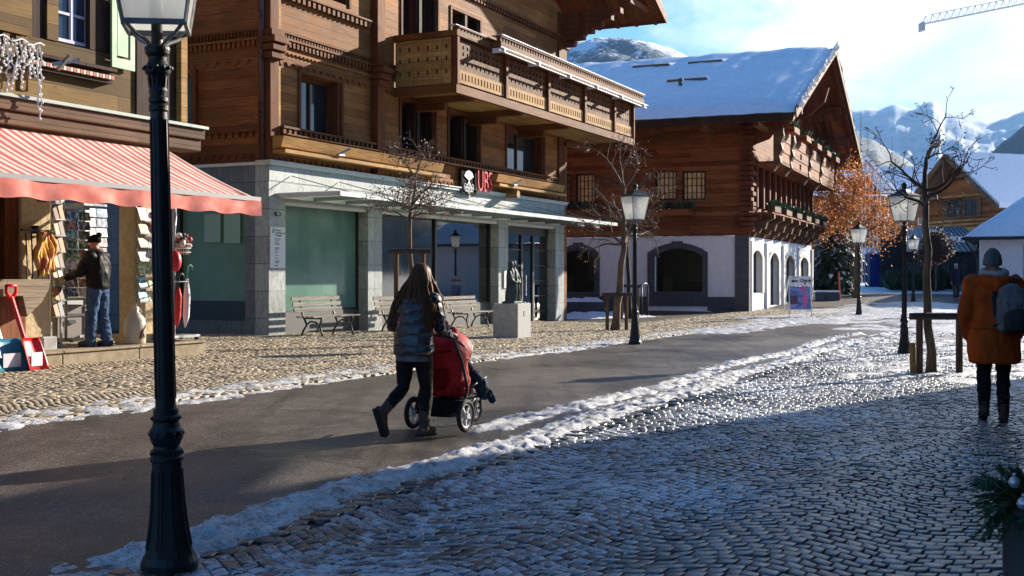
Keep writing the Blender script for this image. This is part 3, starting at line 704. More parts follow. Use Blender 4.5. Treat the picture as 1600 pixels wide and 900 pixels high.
# glass canopy over the ground floor windows
CZ = 3.36; cx0, cx1 = .25, 16.75; cd = -1.75
b = MB(); b.box(cx0, cx1+.9, cd, cd+.06, CZ, CZ+.1); b.box(cx0, cx0+.06, cd, 0, CZ, CZ+.1); b.box(cx0, cx1, -.12, -.02, CZ, CZ+.08)
n = 13
for i in range(2): b.box(14.5+i*1.4, 14.75+i*1.4, cd+.1, cd+.22, CZ-.12, CZ)
can = b.build('canopy_frame', mat('canopy_metal', (.5,.51,.49), (.6,.6,.58), 4, .4), bank)
s = NT('canopy_glass'); v = s.coord('UV'); f = s.noise(v, 3, 4); s.set(s.ramp(f, [(.3, (.55,.66,.6)), (.7, (.75,.82,.77))]), .3); tl_ = s.n('ShaderNodeBsdfTranslucent'); tl_.inputs[0].default_value = (.8,.92,.85,1); m1 = s.n('ShaderNodeMixShader'); m1.inputs[0].default_value = .75; s.l(s.p.outputs[0], m1.inputs[1]); s.l(tl_.outputs[0], m1.inputs[2]); s.l(m1.outputs[0], s.out.inputs[0])
b = MB()
for i in range(1, n+1): x = cx0+(cx1+.9-cx0)*i/n; b.box(x-.03, x+.03, cd+.07, -.02, CZ+.0, CZ+.095)
b.each('canopy_rib', flat('rib_grey', (.13,.14,.14), .4), can)
b = MB(); b.box(cx0+.02, cx1+.88, cd+.03, -.02, CZ+.1, CZ+.115); b.build('canopy_glass', s.m, can)
b = MB()
for i in range(9):
    x = .8+i*1.95; b.tube([(x, -.03, ZS-.2), (x+.1, cd+.15, CZ+.12)], .012, 6)
b.each('stay_rod', M_metal, can)
b = MB()
b.box(xa, xf, .05, .2, 3.22, 3.3); b.build('light_strip', flat('strip_white', (.6,.62,.6), .4), bank)
# sign with emblem and letters
x0, z1 = U(721.5, 265, -.12); x1, z0 = U(743.5, 303, -.12)
cxs, czs = U(732.5, 284, -.16); hgt = (z1-z0)
b = MB(); b.box(x0-.04, x1, -.14, -.1, z0-.05, z1+.05); sg = b.build('sign_board', flat('sign_black', (.006,.006,.006), .85, 0, .08), bank)
b = MB()
kw = (x1-x0)/2*.86; kh = hgt/2
for a in (-38, 0, 38):              # three crossed keys: shafts, bits up, bows down
    ca, sa = math.sin(R(a)), math.cos(R(a)); top = (cxs+ca*kh*.95, czs+sa*kh*.98+kh*.02); bot = (cxs-ca*kh*.62, czs-sa*kh*.5)
    b.bar((top[0], -.16, top[1]), (bot[0], -.16, bot[1]), .026, .03, up=(0,1,0))
    nx_, nz_ = sa, -ca
    for sgn in (-1, 1):
        b.add([(top[0]+sgn*nx_*.13, -.17, top[1]+sgn*nz_*.13-.02), (top[0], -.17, top[1]+.02), (top[0]-ca*.22, -.17, top[1]-sa*.26)], [(0,1,2)])
    c0 = (cxs-ca*kh*.78, czs-sa*kh*.62)
    for r0 in range(3):
        aa = a+180+(r0-1)*70; q = (c0[0]+math.sin(R(aa))*.075, c0[1]+math.cos(R(aa))*.075)
        ring = [(q[0]+.07*math.cos(t*math.pi/5), -.165, q[1]+.07*math.sin(t*math.pi/5)) for t in range(11)]
        b.tube(ring, .011, 6)
b.build('emblem', M_wpaint, sg)
xl, zl = U(745.5, 298, -.2)
sl = text('sign_letters', 'UBS', .95, mat('red_letters', (.6,.012,.012), (.5,.01,.01), 5, .35, 0), sg, (xl, -.2, zl-.0), ext=.02, bold=-.004)
sl.scale.x = (FU.Y(768.5, 290, -.2)[0]-xl)/max(v_.co.x for v_ in sl.data.vertices)
# plate with writing and house number on the corner pillar
x0, z1 = U(420.5, 354); x1, z0 = U(444, 419)
b = MB(); b.box(x0, x1, -.035, -.013, z0, z1); pq = b.build('notice_plate', M_wpaint, bank)
mt = flat('print_grey', (.06,.06,.065), .6); mb_ = flat('print_blue', (.08,.3,.55), .5)
hgt = z1-z0; wd = x1-x0
text('heading', 'Notariat\nAdvokatur und\nTreuhand', .085*hgt/1.4, mt, pq, (x0+wd*.34, -.037, z1-hgt*.1), ext=.001, bold=.001)
for j, z in enumerate((.3, .34, .39, .43, .52, .56, .62, .7, .77, .84, .88, .95)):
    text('text_line', ['Rechtsanwalt', 'und Notar', 'Beratung', 'Verwaltung', 'Immobilien', 'Telefon', 'Gstaad', '3. Stock', '2. Stock', 'Promenade', 'Parterre', 'Eingang'][j], .055*hgt/1.4, mt, pq, (x0+wd*.3, -.037, z1-hgt*z), ext=.001)
b = MB(); b.prism([(x0+wd*.12, z1-hgt*.15), (x0+wd*.24, z1-hgt*.15), (x0+wd*.28, z1-hgt*.05), (x0+wd*.16, z1-hgt*.05)], -.038, -.034); b.build('logo', mb_, pq)
x0, z1 = U(429, 331); x1, z0 = U(437, 338)
b = MB(); b.box(x0, x1, -.03, -.013, z0, z1); hn = b.build('number_plate', M_black, bank)
text('number', '66', (z1-z0)*1.15, M_wpaint, hn, ((x0+x1)/2, -.033, z0+.02), ext=.001, align='CENTER')
# ------------------------------------------------------------------ souvenir shop on the left
FS = Frame(-5.74, 20.0, ANG); G = FS.Y
shop = thing('shop_building', 'old timber shop house with cream columns and green shutter beside the bank', 'building', (-5.74, 20, 0), ANG)
xr = 0.0; XL = -14.0
cornx = G(321, 205, -.5)[0]
# upper floor
wl = G(86, 50)[0]; wr = G(137, 50)[0]; w2 = G(48, 50)[0]
b = MB(); b.wall(XL, xr-.02, 4.16, 9.2, [(G(50, 40)[0], G(172, 40)[0], 5.15, 7.0), (XL+1, w2-.9, 5.0, 7)], 0, .3)
b.build('timber_wall', W['old'], shop)
b = MB(); b.M = Matrix.Translation((xr, 0, 0)) @ SIDE; b.wall(0, 9, 4.1, 9.2, [], -.3, .28); b.build('side_wall', W['old'], shop)
b = MB(); b.box(G(211, 100)[0], G(268, 100)[0], -.04, .1, 4.2, 9.2); b.build('corner_boards', W['dark'], shop)
b = MB(); b.box(G(275, 100)[0], G(284.5, 100)[0], -.12, .04, 4.24, 9.2); b.build('corner_trim', W['light'], shop)
white = mat('lilac_white_paint', (.5,.5,.62), (.42,.42,.55), 6, .5)
sgl = mat('window_dark_pane', (.03,.045,.07), (.06,.08,.11), 1.2, .05, .02)
wz0 = 5.2
window(shop, G(86, 50, .1)[0], G(139, 50, .1)[0], wz0, 7.0, .12, white, sgl, 2, 4, .05)
window(shop, XL+1.05, w2-.95, 5.05, 6.95, .12, white, sgl, 2, 3, .05)
b = MB(); b.box(G(50, 40)[0]+.01, G(72, 40)[0], .02, .1, 5.16, 6.99); b.build('shutter', W['dark'], shop)
b = MB(); b.box(G(72, 40)[0]+.005, G(87, 40, .05)[0]-.01, -.02, .22, 5.16, 6.99); b.build('window_post', W['old'], shop)
b = MB(); b.box(G(140, 40)[0]+.01, G(171, 40)[0], .0, .1, 5.16, 6.99); b.build('shutter', W['dark'], shop)
gs = mat('pale_green_paint', (.36,.52,.3), (.42,.58,.36), 5, .6)
x0, x1 = G(172.5, 50, -.06)[0], G(208, 50, -.06)[0]; zz0 = G(190, 108, -.06)[1]
b = MB(); b.wall(x0, x1, zz0, 7.0, [(x0+.1, x1-.1, zz0+.16, 6.1), (x0+.1, x1-.1, 6.25, 6.85)], -.1, .04); b.box(x0+.13, x1-.13, -.085, -.065, zz0+.2, 6.06); b.build('green_shutter', gs, shop, bevel=.004)
# painted sill band with dark, cream and red teeth
xs0, xs1 = G(48, 90, -.2)[0], G(182, 115, -.2)[0]; zs = G(120, 98, -.2)[1]
b = MB(); b.box(xs0, xs1, -.22, .0, zs-.02, zs+.03); b.box(xs0, xs1, -.12, -.0, zs-.2, zs-.02); b.build('window_sill', W['dark'], shop)
for mm, off in ((flat('tooth_cream', (.6,.5,.36), .6), 0), (flat('tooth_red', (.4,.07,.05), .6), 1)):
    b = MB(); n = 26
    for i in range(off, n, 2): x = xs0+(xs1-xs0)*i/n; b.box(x, x+.05, -.17, -.122, zs-.14, zs-.08)
    b.each('sill_teeth', mm, shop)
b = MB(); xq, zq = G(93, 102, -.3); b.bar((xq-.1,-.25,zq), (xq+.2,-.5,zq+.1), .05); b.bar((xq+.02,-.25,zq-.05), (xq+.02,-.5,zq+.14), .05); b.build('bracket', M_metal, shop)
# small balcony at the very left
xb1 = G(44, 60, -.6)[0]; zt = G(20, 40, -.6)[1]
b = MB(); b.box(XL, xb1, -.62, -.02, zt-.1, zt+.02); b.box(xb1-.12, xb1, -.6, -.48, 4.2, zt-.1); b.box(xb1-.6, xb1-.35, -.5, -.1, 4.2, zt-.1)
dentils(b, XL, xb1, zt-.25, zt-.13, -.5, .22, .12, rail=False); b.build('bay_ledge', W['old'], shop)
# cornice
b = MB(); b.box(XL, cornx, -.5, 0, 3.92, 4.1); b.box(XL, cornx-.05, -.45, 0, 3.72, 3.915); b.build('cornice', W['grey'], shop, bevel=.02)
b = MB(); b.box(XL, cornx+.03, -.55, .0, 4.102, 4.15); b.build('cornice_flashing', mat('verdigris_sheet', (.3,.36,.3), (.38,.44,.38), 5, .5), shop)
b = MB(); b.box(XL, xr, 0, 8, 3.75, 4.1); b.build('ceiling', W['dark'], shop)
# roof
b = MB(); b.box(XL-1, xr+1.2, -1.6, 9, 9.2, 9.4); b.build('roof', W['dark'], shop); b = MB(); b.box(XL-1, xr+1.2, -1.6, 9, 9.41, 9.75); b.build('roof_snow', M_snow, shop)
# awning
ax1t = G(262, 236, -.35)[0]; ax1b = FS.Y(403, 311, -1.95)[0]; zt_, zb_ = 3.68, FS.Y(403, 311, -1.95)[1]
s = NT('striped_canvas'); v = s.coord('UV'); se = s.n('ShaderNodeSeparateXYZ'); s.l(v, se.inputs[0])
nf = s.noise(v, .5, 3); fr_ = s.math('FRACT', s.math('MULTIPLY', se.outputs[0], 5.6))
st = s.ramp(fr_, [(.5, 0.0), (.54, 1.0)]); s.set(s.mix(st, (.66,.54,.45), (.55,.12,.1)), .75); wv = s.noise(v, 2.2, 4); s.bump(wv, .35, .05); dn = s.noise(v, 1.1, 7, .7); s.set(s.mix(1.0, s.mix(st, (.66,.54,.45), (.52,.10,.085)), s.ramp(dn, [(.36, .62), (.52, 1.0)]), 'MULTIPLY'))
st_m = s.m
b = MB(); n = 80; kz = 10
for j in range(kz+1):
    g = j/kz
    for i in range(n+1):
        u = i/n; xt = XL+(ax1t-XL)*u; xb2 = XL+(ax1b-XL)*u; y = -.35-1.6*g; z = zt_+(zb_-zt_)*g-.05*math.sin(math.pi*g)+.012*math.sin(u*190)*math.sin(math.pi*g)
        b.v.append((xt+(xb2-xt)*g, y, z))
b.f = [(j*(n+1)+i, j*(n+1)+i+1, (j+1)*(n+1)+i+1, (j+1)*(n+1)+i) for j in range(kz) for i in range(n)]
aw = b.build('awning_canvas', st_m, shop, True)
ul = aw.data.uv_layers[0].data                    # the stripes run with the cloth
for p in aw.data.polygons:
    for li in p.loop_indices:
        k = aw.data.loops[li].vertex_index; i = k % (n+1); j = k//(n+1); ul[li].uv = (i/n*(ax1b-XL), j/kz*1.8)
b = MB(); b.box(XL, ax1b+.02, -2.0, -1.93, zb_-.04, zb_+.03); b.build('awning_bar', flat('bar_grey', (.28,.27,.27), .5), aw)
b = MB(); n = 160
for j in range(5):
    for i in range(n+1):
        x = XL+(ax1b-XL)*i/n; b.v.append((x, -2.0+.018*math.sin(x*5)+.02*j*.3*math.sin(x*9+1)+.01*fbm(x*4, j), zb_-.035-.058*j-.004*math.sin(x*9)*j))
b.f = [(j*(n+1)+i, j*(n+1)+i+1, (j+1)*(n+1)+i+1, (j+1)*(n+1)+i) for j in range(4) for i in range(n)]
b.build('valance', mat('faded_red_canvas', (.72,.2,.15), (.62,.15,.11), 4, .8, .3), aw, True)
b = MB()
for x in (XL+2, XL+7, -.6): b.tube([(x, -.1, 3.6), (x, -1.1, 3.15), (x+.02, -1.94, zb_)], .025, 6)
b.build('awning_arm', M_metal, aw)
# ground floor
gz_ = .47
px0, px1 = G(33, 500)[0], G(79, 500)[0]; c0, c1 = G(221, 500)[0], G(243, 500)[0]
b = MB(); b.box(px0, px1, 0, .6, .2, 3.74); b.box(c0, c1, .02, .5, .2, 3.74); b.box(c0-.08, c1+.06, -.05, .56, .3, .62); b.each('stucco_column', M_stucco, shop, bevel=.02)
b = MB(); b.box(px0, c0, .0, .4, 3.3, 3.72); b.build('lintel', M_stucco, shop)
b = MB(); b.box(px0-.1, px1+.03, -.07, .02, .3, .62); b.box(G(58, 540)[0], px1+.02, -.12, -.0, .3, .68); b.each('column_foot', M_conc, shop, bevel=.02)
b = MB(); sx1 = FS.Y(321, 545, -.55)[0]
nst = 9
for i in range(nst):
    a = XL+(sx1-XL)*i/nst; c = XL+(sx1-XL)*(i+1)/nst-.012; b.box(a, c, -.55, 0, -.1, gz_-.02); b.box(a, c, -.58, 0, gz_-.02, gz_+.015)
b.box(XL, sx1, 0, 5.5, -.1, gz_); b.build('stone_step', M_stucco if False else mat('sandstone_step', (.34,.27,.17), (.26,.2,.13), 7, .85, .6), shop, bevel=.012)
# door and window bay left of the column, wooden base
b = MB(); b.box(XL, px0, .25, .3, gz_, 3.74); b.build('shop_glazing', M_gdark, shop)
b = MB(); b.box(px0-.25, px0-.005, .05, .24, gz_, 3.74); b.box(XL, px0-.25, .1, .24, 3.5, 3.74); b.build('door_post', W['ubs_v'], shop)
b = MB(); b.box(XL, G(42, 520, -.3)[0], -.28, .2, .3, 1.33); b.build('panelled_base', wood('red_brown_panel', (.25,.09,.045), (.3,.12,.06), .5, vert=True), shop)
x1 = G(71, 488, -.32)[0]
b = MB(); b.prism([(XL, 1.56), (x1, 1.54), (x1-.03, 1.38), (x1-.16, 1.2), (x1-.42, 1.0), (x1-.5, 1.3), (XL, 1.34)], -.42, -.29); b.build('wooden_ledge', wood('bleached_plank', (.3,.24,.17), (.36,.28,.2), .16), shop, bevel=.01)
b = MB(); b.box(px1, xr-.2, 4.6, 4.7, gz_, 3.75); b.build('rear_wall', M_stucco, shop)
b = MB(); b.box(px1-.6, px1-.5, .6, 4.6, gz_, 3.75); b.build('inner_wall', M_stucco, shop)
x0, z1 = G(59, 308, -.01); x1, z0 = G(73, 314, -.01)
b = MB(); b.box(x0, x1, -.03, -.002, z0-.02, z1+.03); hn = b.build('number_plate', M_black, shop); text('number', '68', (z1-z0)*1.3, M_wpaint, hn, ((x0+x1)/2, -.033, z0), ext=.001, align='CENTER')
# icicle light string hanging at the bay
il = thing('icicle_lights', 'white icicle light string hanging from the bay at the upper left', 'light string', (*FS.world(xb1, -.64), 0), ANG)
b = MB(); bl = MB(); rr = random.Random(3); x0_ = FS.Y(0, 60, -.66)[0]-xb1; ztop = FS.Y(20, 60, -.66)[1]
b.tube([(x0_+(.25-x0_)*i/12, 0, ztop+.03*math.sin(i*1.3)) for i in range(13)], .012, 5)
for i in range(11):
    x = x0_+(.2-x0_)*i/10; ln = rr.uniform(.35, .95) if i < 10 else 1.05; p = [(x+rr.uniform(-.03,.03), rr.uniform(-.03,.03), ztop-ln*k/9) for k in range(10)]
    b.tube(p, .011, 5)
    for q in p[1::1]: bl.ball((q[0]+.012, q[1], q[2]), .022, 6)
b.build('cable', M_wpaint, il); bl.each('bulb', flat('frosted_bulb', (.8,.78,.74), .3), il)

# ------------------------------------------------------------------ goods outside the shop
def on_shop(px, y, py=None): return FS.Y(px, py or 500, y)[0]
def picmat(name, c, k=1.0):
    s = NT(name); v = s.coord('Object', (7,7,5)); f = s.noise(v, 2.0*k, 3); g = s.noise(v, 5, 2)
    return s.set(s.ramp(f, [(.38, tuple(q*.3 for q in c)), (.48, c), (.56, tuple(min(.8, q*1.6+.1) for q in c)), (.66, (.72,.72,.7))]), .4)
card_mats = [picmat('card_'+n_, c) for n_, c in (('blue', (.08,.2,.4)), ('navy', (.03,.06,.13)), ('snowy', (.5,.56,.62)), ('green', (.1,.18,.1)), ('cream', (.7,.62,.48)), ('sky', (.2,.42,.6)), ('dusk', (.25,.12,.1)))]
art_mats = [picmat('art_'+n_, c, 1.4) for n_, c in (('white', (.75,.72,.66)), ('red', (.55,.1,.06)), ('yellow', (.7,.5,.12)), ('lime', (.42,.5,.12)), ('teal', (.15,.42,.42)), ('peach', (.72,.42,.26)))]
def rack(name, label, x, y, hgt, w, rows, cols, mats_, seed, base=True, cat='rack', kind='postcard', wheels=True):
    r = thing(name, label, cat, (*FS.world(x, y), gz_+.002), ANG); rr = random.Random(seed)
    b = MB(); b.tube([(0,0,.08), (0,0,hgt)], .025, 8)
    for a in range(4):
        c_, s_ = math.cos(a*math.pi/2+.5), math.sin(a*math.pi/2+.5); b.bar((0,0,.08), (c_*.3, s_*.3, .08), .04)
    for i in range(rows+1): b.box(-w/2, w/2, -w/2, -w/2+.012, .75+(hgt-.8)*i/rows, .76+(hgt-.8)*i/rows); b.box(-w/2, -w/2+.012, -w/2, w/2, .75+(hgt-.8)*i/rows, .76+(hgt-.8)*i/rows)
    b.box(-w/2, w/2, -w/2, w/2, .72, .75); b.box(-w/2, w/2, -w/2, w/2, hgt, hgt+.04)
    b.build('stand', M_metal, r)
    b = MB()
    for a in range(4):
        c_, s_ = math.cos(a*math.pi/2+.5), math.sin(a*math.pi/2+.5); b.lathe([(.035, -.02), (.035, .02)], 10, (c_*.3, s_*.3, .035))
    b.each('castor', M_rubber, r)
    # cards of all four sides, one mesh per picture colour
    per = {}
    for side in range(4):
        Ms = Matrix.Rotation(side*math.pi/2, 4, 'Z')
        for i in range(rows):
            for j in range(cols):
                k = rr.randrange(len(mats_)); b = per.setdefault(k, MB()); b.M = Ms
                cw = w/cols; a0 = -w/2+j*cw+.012; z0 = .78+(hgt-.8)*i/rows; ch = (hgt-.8)/rows*.86; yy = -w/2-.03
                b.add([(a0,yy,z0),(a0+cw-.024,yy,z0),(a0+cw-.024,yy+.025,z0+ch),(a0,yy+.025,z0+ch),(a0,yy+.012,z0),(a0+cw-.024,yy+.012,z0),(a0+cw-.024,yy+.037,z0+ch),(a0,yy+.037,z0+ch)], [(0,1,2,3),(7,6,5,4),(0,4,5,1),(1,5,6,2),(2,6,7,3),(3,7,4,0)])
    for k, b in per.items(): b.M = None; b.each(kind, mats_[k], r, gap=.002)
    return r
rack('postcard_rack', 'tall revolving rack of mountain postcards left of the man in the doorway', on_shop(103, .9), .9, 2.2, .52, 9, 2, card_mats, 1)
rack('postcard_rack', 'second revolving postcard rack, just behind the masked man', on_shop(132, 1.5), 1.5, 2.32, .52, 9, 2, card_mats, 2)
def slanted(name, label, px, y, z0, z1, w, rows, cols, mats_, seed, cat, item):
    x = on_shop(px, y); r = thing(name, label, cat, (*FS.world(x, y), gz_+.002), ANG); rr = random.Random(seed)
    b = MB(); b.box(-w/2-.01, -w/2+.01, -.01, .03, 0, z1-gz_+.05); b.box(w/2-.01, w/2+.01, -.01, .03, 0, z1-gz_+.05); b.box(-w/2, w/2, -.03, .25, 0, .05)
    for i in range(rows): b.box(-w/2, w/2, -.1, .03, z0-gz_+(z1-z0)*i/rows, z0-gz_+(z1-z0)*i/rows+.015)
    b.build('stand', M_metal, r); per = {}
    for i in range(rows):
        for j in range(cols):
            k = rr.randrange(len(mats_)); b = per.setdefault(k, MB()); cw = w/cols; a0 = -w/2+j*cw+.01; c_ = z0-gz_+(z1-z0)*i/rows+.02; ch = (z1-z0)/rows*rr.uniform(.72, .88)
            yy = -.09+rr.uniform(-.01,.01); b.add([(a0,yy,c_),(a0+cw-.02,yy,c_),(a0+cw-.02,yy+.07,c_+ch),(a0,yy+.07,c_+ch),(a0,yy+.02,c_),(a0+cw-.02,yy+.02,c_),(a0+cw-.02,yy+.09,c_+ch),(a0,yy+.09,c_+ch)], [(0,1,2,3),(7,6,5,4),(0,4,5,1),(1,5,6,2),(2,6,7,3),(3,7,4,0)])
    for k, b in per.items(): b.each(item, mats_[k], r, gap=.002)
    return r
slanted('booklet_rack', 'narrow rack of booklets and folded maps against the left cream column', 88, .25, .95, 2.95, .2, 8, 2, [flat('book_'+n_, c, .5) for n_, c in (('tan', (.4,.3,.2)), ('brown', (.16,.1,.07)), ('red', (.42,.1,.08)), ('white', (.6,.55,.48)), ('orange', (.6,.22,.08)), ('slate', (.15,.16,.2)))], 5, 'rack', 'booklet')
slanted('card_rack', 'rack of colourful greeting cards on the right cream column', 227, -.06, 1.15, 2.72, .42, 7, 2, art_mats, 6, 'rack', 'greeting_card')
# white cabinet behind the rack
cb = thing('white_cabinet', 'low white cabinet behind the postcard racks', 'cabinet', (*FS.world(on_shop(122, 1.9), 1.9), gz_+.002), ANG)
b = MB(); b.box(-.42, .42, 0, .35, .06, .75); b.build('body', flat('cabinet_white', (.42,.42,.42), .5), cb, bevel=.01)
b = MB(); b.box(-.05, .38, -.015, -.002, .78, 1.4); b.box(-.07, .4, -.0, .02, .74, 1.45); b.build('price_list', flat('cabinet_paper', (.5,.5,.48), .6), cb)
b = MB()
for i in range(9): b.box(.0, .3, -.02, -.016, .84+i*.06, .852+i*.06)
b.build('printed_line', M_black, cb)
cs = thing('cardboard_case', 'grey brown case on the floor behind the left rack', 'case', (*FS.world(on_shop(103, 1.6), 1.5), gz_+.002), ANG)
b = MB(); b.box(-.3, .3, 0, .4, 0, .62); b.build('box', flat('case_taupe', (.2,.17,.15), .7), cs, bevel=.03); b = MB(); b.box(-.31, .31, -.02, .42, .42, .47); b.box(-.08, .08, -.05, .0, .3, .36); b.build('strap', M_black, cs)
# jug / milk can sack by the right column
jg = thing('stoneware_jug', 'cream jug with a painted brown deer beside the right column', 'jug', (*FS.world(on_shop(211, -.2, 520), -.2), gz_+.002), ANG)
b = MB(); b.lathe([(.15,0),(.17,.04),(.175,.3),(.16,.42),(.09,.5),(.06,.54),(.065,.6),(.05,.62)], 18); b.build('body', mat('jug_cream', (.6,.52,.38), (.5,.42,.3), 5, .4), jg, True)
b = MB(); b.tube([(.06,0,.56),(.12,0,.57),(.14,0,.5),(.13,0,.45)], .014, 8); b.build('handle', M_conc, jg, True)
b = MB(); b.tube([(-.06,-.172,.1),(-.03,-.178,.2),(.0,-.178,.24),(.04,-.176,.27),(.07,-.165,.33)], [.02,.028,.02,.012,.006], 6); b.tube([(.0,-.178,.22),(.02,-.178,.12)], .008, 5); b.build('painted_deer', flat('deer_brown', (.2,.1,.05), .5), jg, True)
# scarf bundle hanging on the left column
sc_ = thing('scarf_display', 'bunch of orange and yellow patterned scarves hanging from a hook on the cream column', 'scarves', (*FS.world(on_shop(58, -.1), -.12), 0), ANG)
zt2 = FS.Y(58, 365, -.1)[1]; zb3 = FS.Y(58, 428, -.1)[1]
b = MB(); b.box(-.3, .3, -.02, .03, zt2+.03, zt2+.06); b.box(-.02, .02, 0, .12, zt2, zt2+.12); b.build('hook_bar', M_iron, sc_)
s = NT('scarf_pattern'); v = s.coord('Object'); vo = s.n('ShaderNodeTexVoronoi'); vo.inputs['Scale'].default_value = 14; s.l(v, vo.inputs['Vector'])
s.set(s.ramp(vo.outputs['Color'], [(.15, (.75,.5,.05)), (.35, (.8,.25,.03)), (.55, (.85,.62,.15)), (.75, (.5,.07,.03)), (.95, (.75,.7,.6))]), .7); scm = s.m
rr = random.Random(8)
for i in range(6):
    b = MB(); x = -.06+.055*i; ln = (zt2-zb3)*rr.uniform(.8, 1.0); pts = [(x*.7+.01, -.05, zt2+.02)]+[(x+.03*math.sin(k*1.4+i), -.06-.03*math.sin(k+i), zt2-ln*k/6) for k in range(1, 7)]+[(x+.03, -.06, zt2-ln-.03)]
    b.tube(pts, [.03,.05,.055,.06,.055,.06,.05,.02], 8, sx=.7); b.build('scarf', scm, sc_, True)
b = MB()
for i in range(5): x = -.26+.1*i; b.tube([(x, -.04, zt2), (x+.02, -.05, zt2-.5), (x+.01, -.05, zb3-.12-.1*(i % 3))], .012, 6)
b.each('cord', M_black, sc_)
# stand with souvenirs and umbrellas at the right end of the step
um = thing('umbrella_stand', 'wheeled stand with a red umbrella, a green handled umbrella and a wire basket of souvenirs', 'umbrella stand', (*FS.world(on_shop(272, -.25, 500), -.25), gz_+.02), ANG)
b = MB(); b.box(-.3, .42, -.2, .22, .06, .1); b.tube([(0,0,.1),(0,0,2.3)], .022, 8)
for z in (1.0,): b.tube([(.28*math.cos(a*.63), .2*math.sin(a*.63), z) for a in range(11)], .01, 5)
b.build('stand', M_metal, um)
b = MB()
for q in ((-.26,-.16), (.38,-.16), (-.26,.18), (.38,.18)): b.lathe([(.04,-.02),(.04,.02)], 10, (q[0], q[1], .03))
b.each('castor', M_rubber, um)
b = MB()
for z in (1.5, 1.57, 1.64): b.tube([(.2+.15*math.cos(a*.63), .13*math.sin(a*.63), z) for a in range(11)], .007, 5)
for a in range(10): b.tube([(.2+.1*math.cos(a*.63), .09*math.sin(a*.63), 1.46), (.2+.15*math.cos(a*.63), .13*math.sin(a*.63), 1.66)], .006, 4)
b.build('wire_basket', M_wpaint, um)
rr = random.Random(4)
for k, c in enumerate(((.7,.66,.6), (.5,.05,.05), (.05,.05,.06), (.6,.4,.35))):
    b = MB()
    for i in range(5): b.ball((.2+rr.uniform(-.12,.12), rr.uniform(-.1,.1), 1.6+rr.uniform(0,.2)), rr.uniform(.035,.055), 7)
    b.each('souvenir', flat('souvenir_%d' % k, c, .5), um, True)
b = MB(); b.ball((-.02, -.05, 1.35), .13, 10, .8, .8, 1.4); b.build('souvenir', flat('souvenir_red', (.55,.02,.03), .45), um, True)
for nm, x, c, hc, top in (('red_umbrella', .03, (.6,.015,.02), (.02,.02,.02), 1.05), ('white_umbrella', .24, (.7,.68,.66), (.05,.3,.2), 1.2)):
    b = MB(); b.tube([(x-.03,-.05,.22),(x,-.05,.4),(x+.02,-.05,.75),(x+.02,-.05,top-.15)], [.012,.055,.06,.025], 10); u_ = b.build(nm, flat(nm+'_cloth', c, .6), um, True)
    b = MB(); b.tube([(x+.02,-.05,top-.15),(x+.03,-.05,top),(x+.05,-.05,top+.07),(x+.1,-.05,top+.09),(x+.15,-.05,top+.05),(x+.15,-.05,top)], .014, 7); b.build('handle', flat(nm+'_handle', hc, .4), u_, True)
b = MB(); b.tube([(0,0,1.7),(-.02,-.04,1.95),(.01,-.03,2.1),(-.01,-.03,2.28)], .02, 6); b.build('chain', M_metal, um)
# snow shovels
def shovel(name, label, px, py, c, lean, hcol, wbl):
    g = gp(px, py); r = thing(name, label, 'snow shovel', (g.x, g.y, g.z+.01), ANG+lean); m = flat(name+'_plastic', c, .35)
    b = MB(); w_, h_ = wbl, .44
    n = 10; out = []
    for j in range(8):
        z = h_*j/7
        for i in range(n+1):
            u = -1+2*i/n; out.append((u*w_/2*(1-.12*(j/7)**3), -.12+.16*j/7-.07*(1-u*u)*0+ .07*(abs(u)**3)*-1, z*(1-.0)))
    b.v = out; b.f = [(j*(n+1)+i, j*(n+1)+i+1, (j+1)*(n+1)+i+1, (j+1)*(n+1)+i) for j in range(7) for i in range(n)]
    bl = b.build('blade', m, r, True); md = bl.modifiers.new('s', 'SOLIDIFY'); md.thickness = .012
    b = MB(); b.bar((0,.02,.25), (-.09,.24,1.02), .055, .055) if name != 'teal' else 0
    b.build('shaft', hcol or m, r, bevel=.01)
    b = MB(); hx, hy, hz = -.09,.24,1.02
    b.tube([(hx,hy,hz-.05),(hx-.09,hy,hz+.06),(hx-.09,hy,hz+.15),(hx+.09,hy,hz+.15),(hx+.09,hy,hz+.06),(hx,hy,hz-.05)], .026, 8); b.build('grip', m, r, True)
    b = MB(); b.box(-w_*.28, w_*.3, -.132, -.118, .05, .24)
    b.M = Matrix.Rotation(-.0, 4, 'X'); b.build('label_sticker', flat(name+'_sticker', (.72,.62,.66), .4), r)
    return r
shovel('snow_shovel', 'red plastic snow shovel leaning on the shop step', 46, 578, (.75,.01,.012), .1, None, .36)
shovel('snow_shovel', 'teal snow shovel with a pale metal shaft at the left edge', 8, 580, (.03,.2,.28), .0, M_metal, .5)
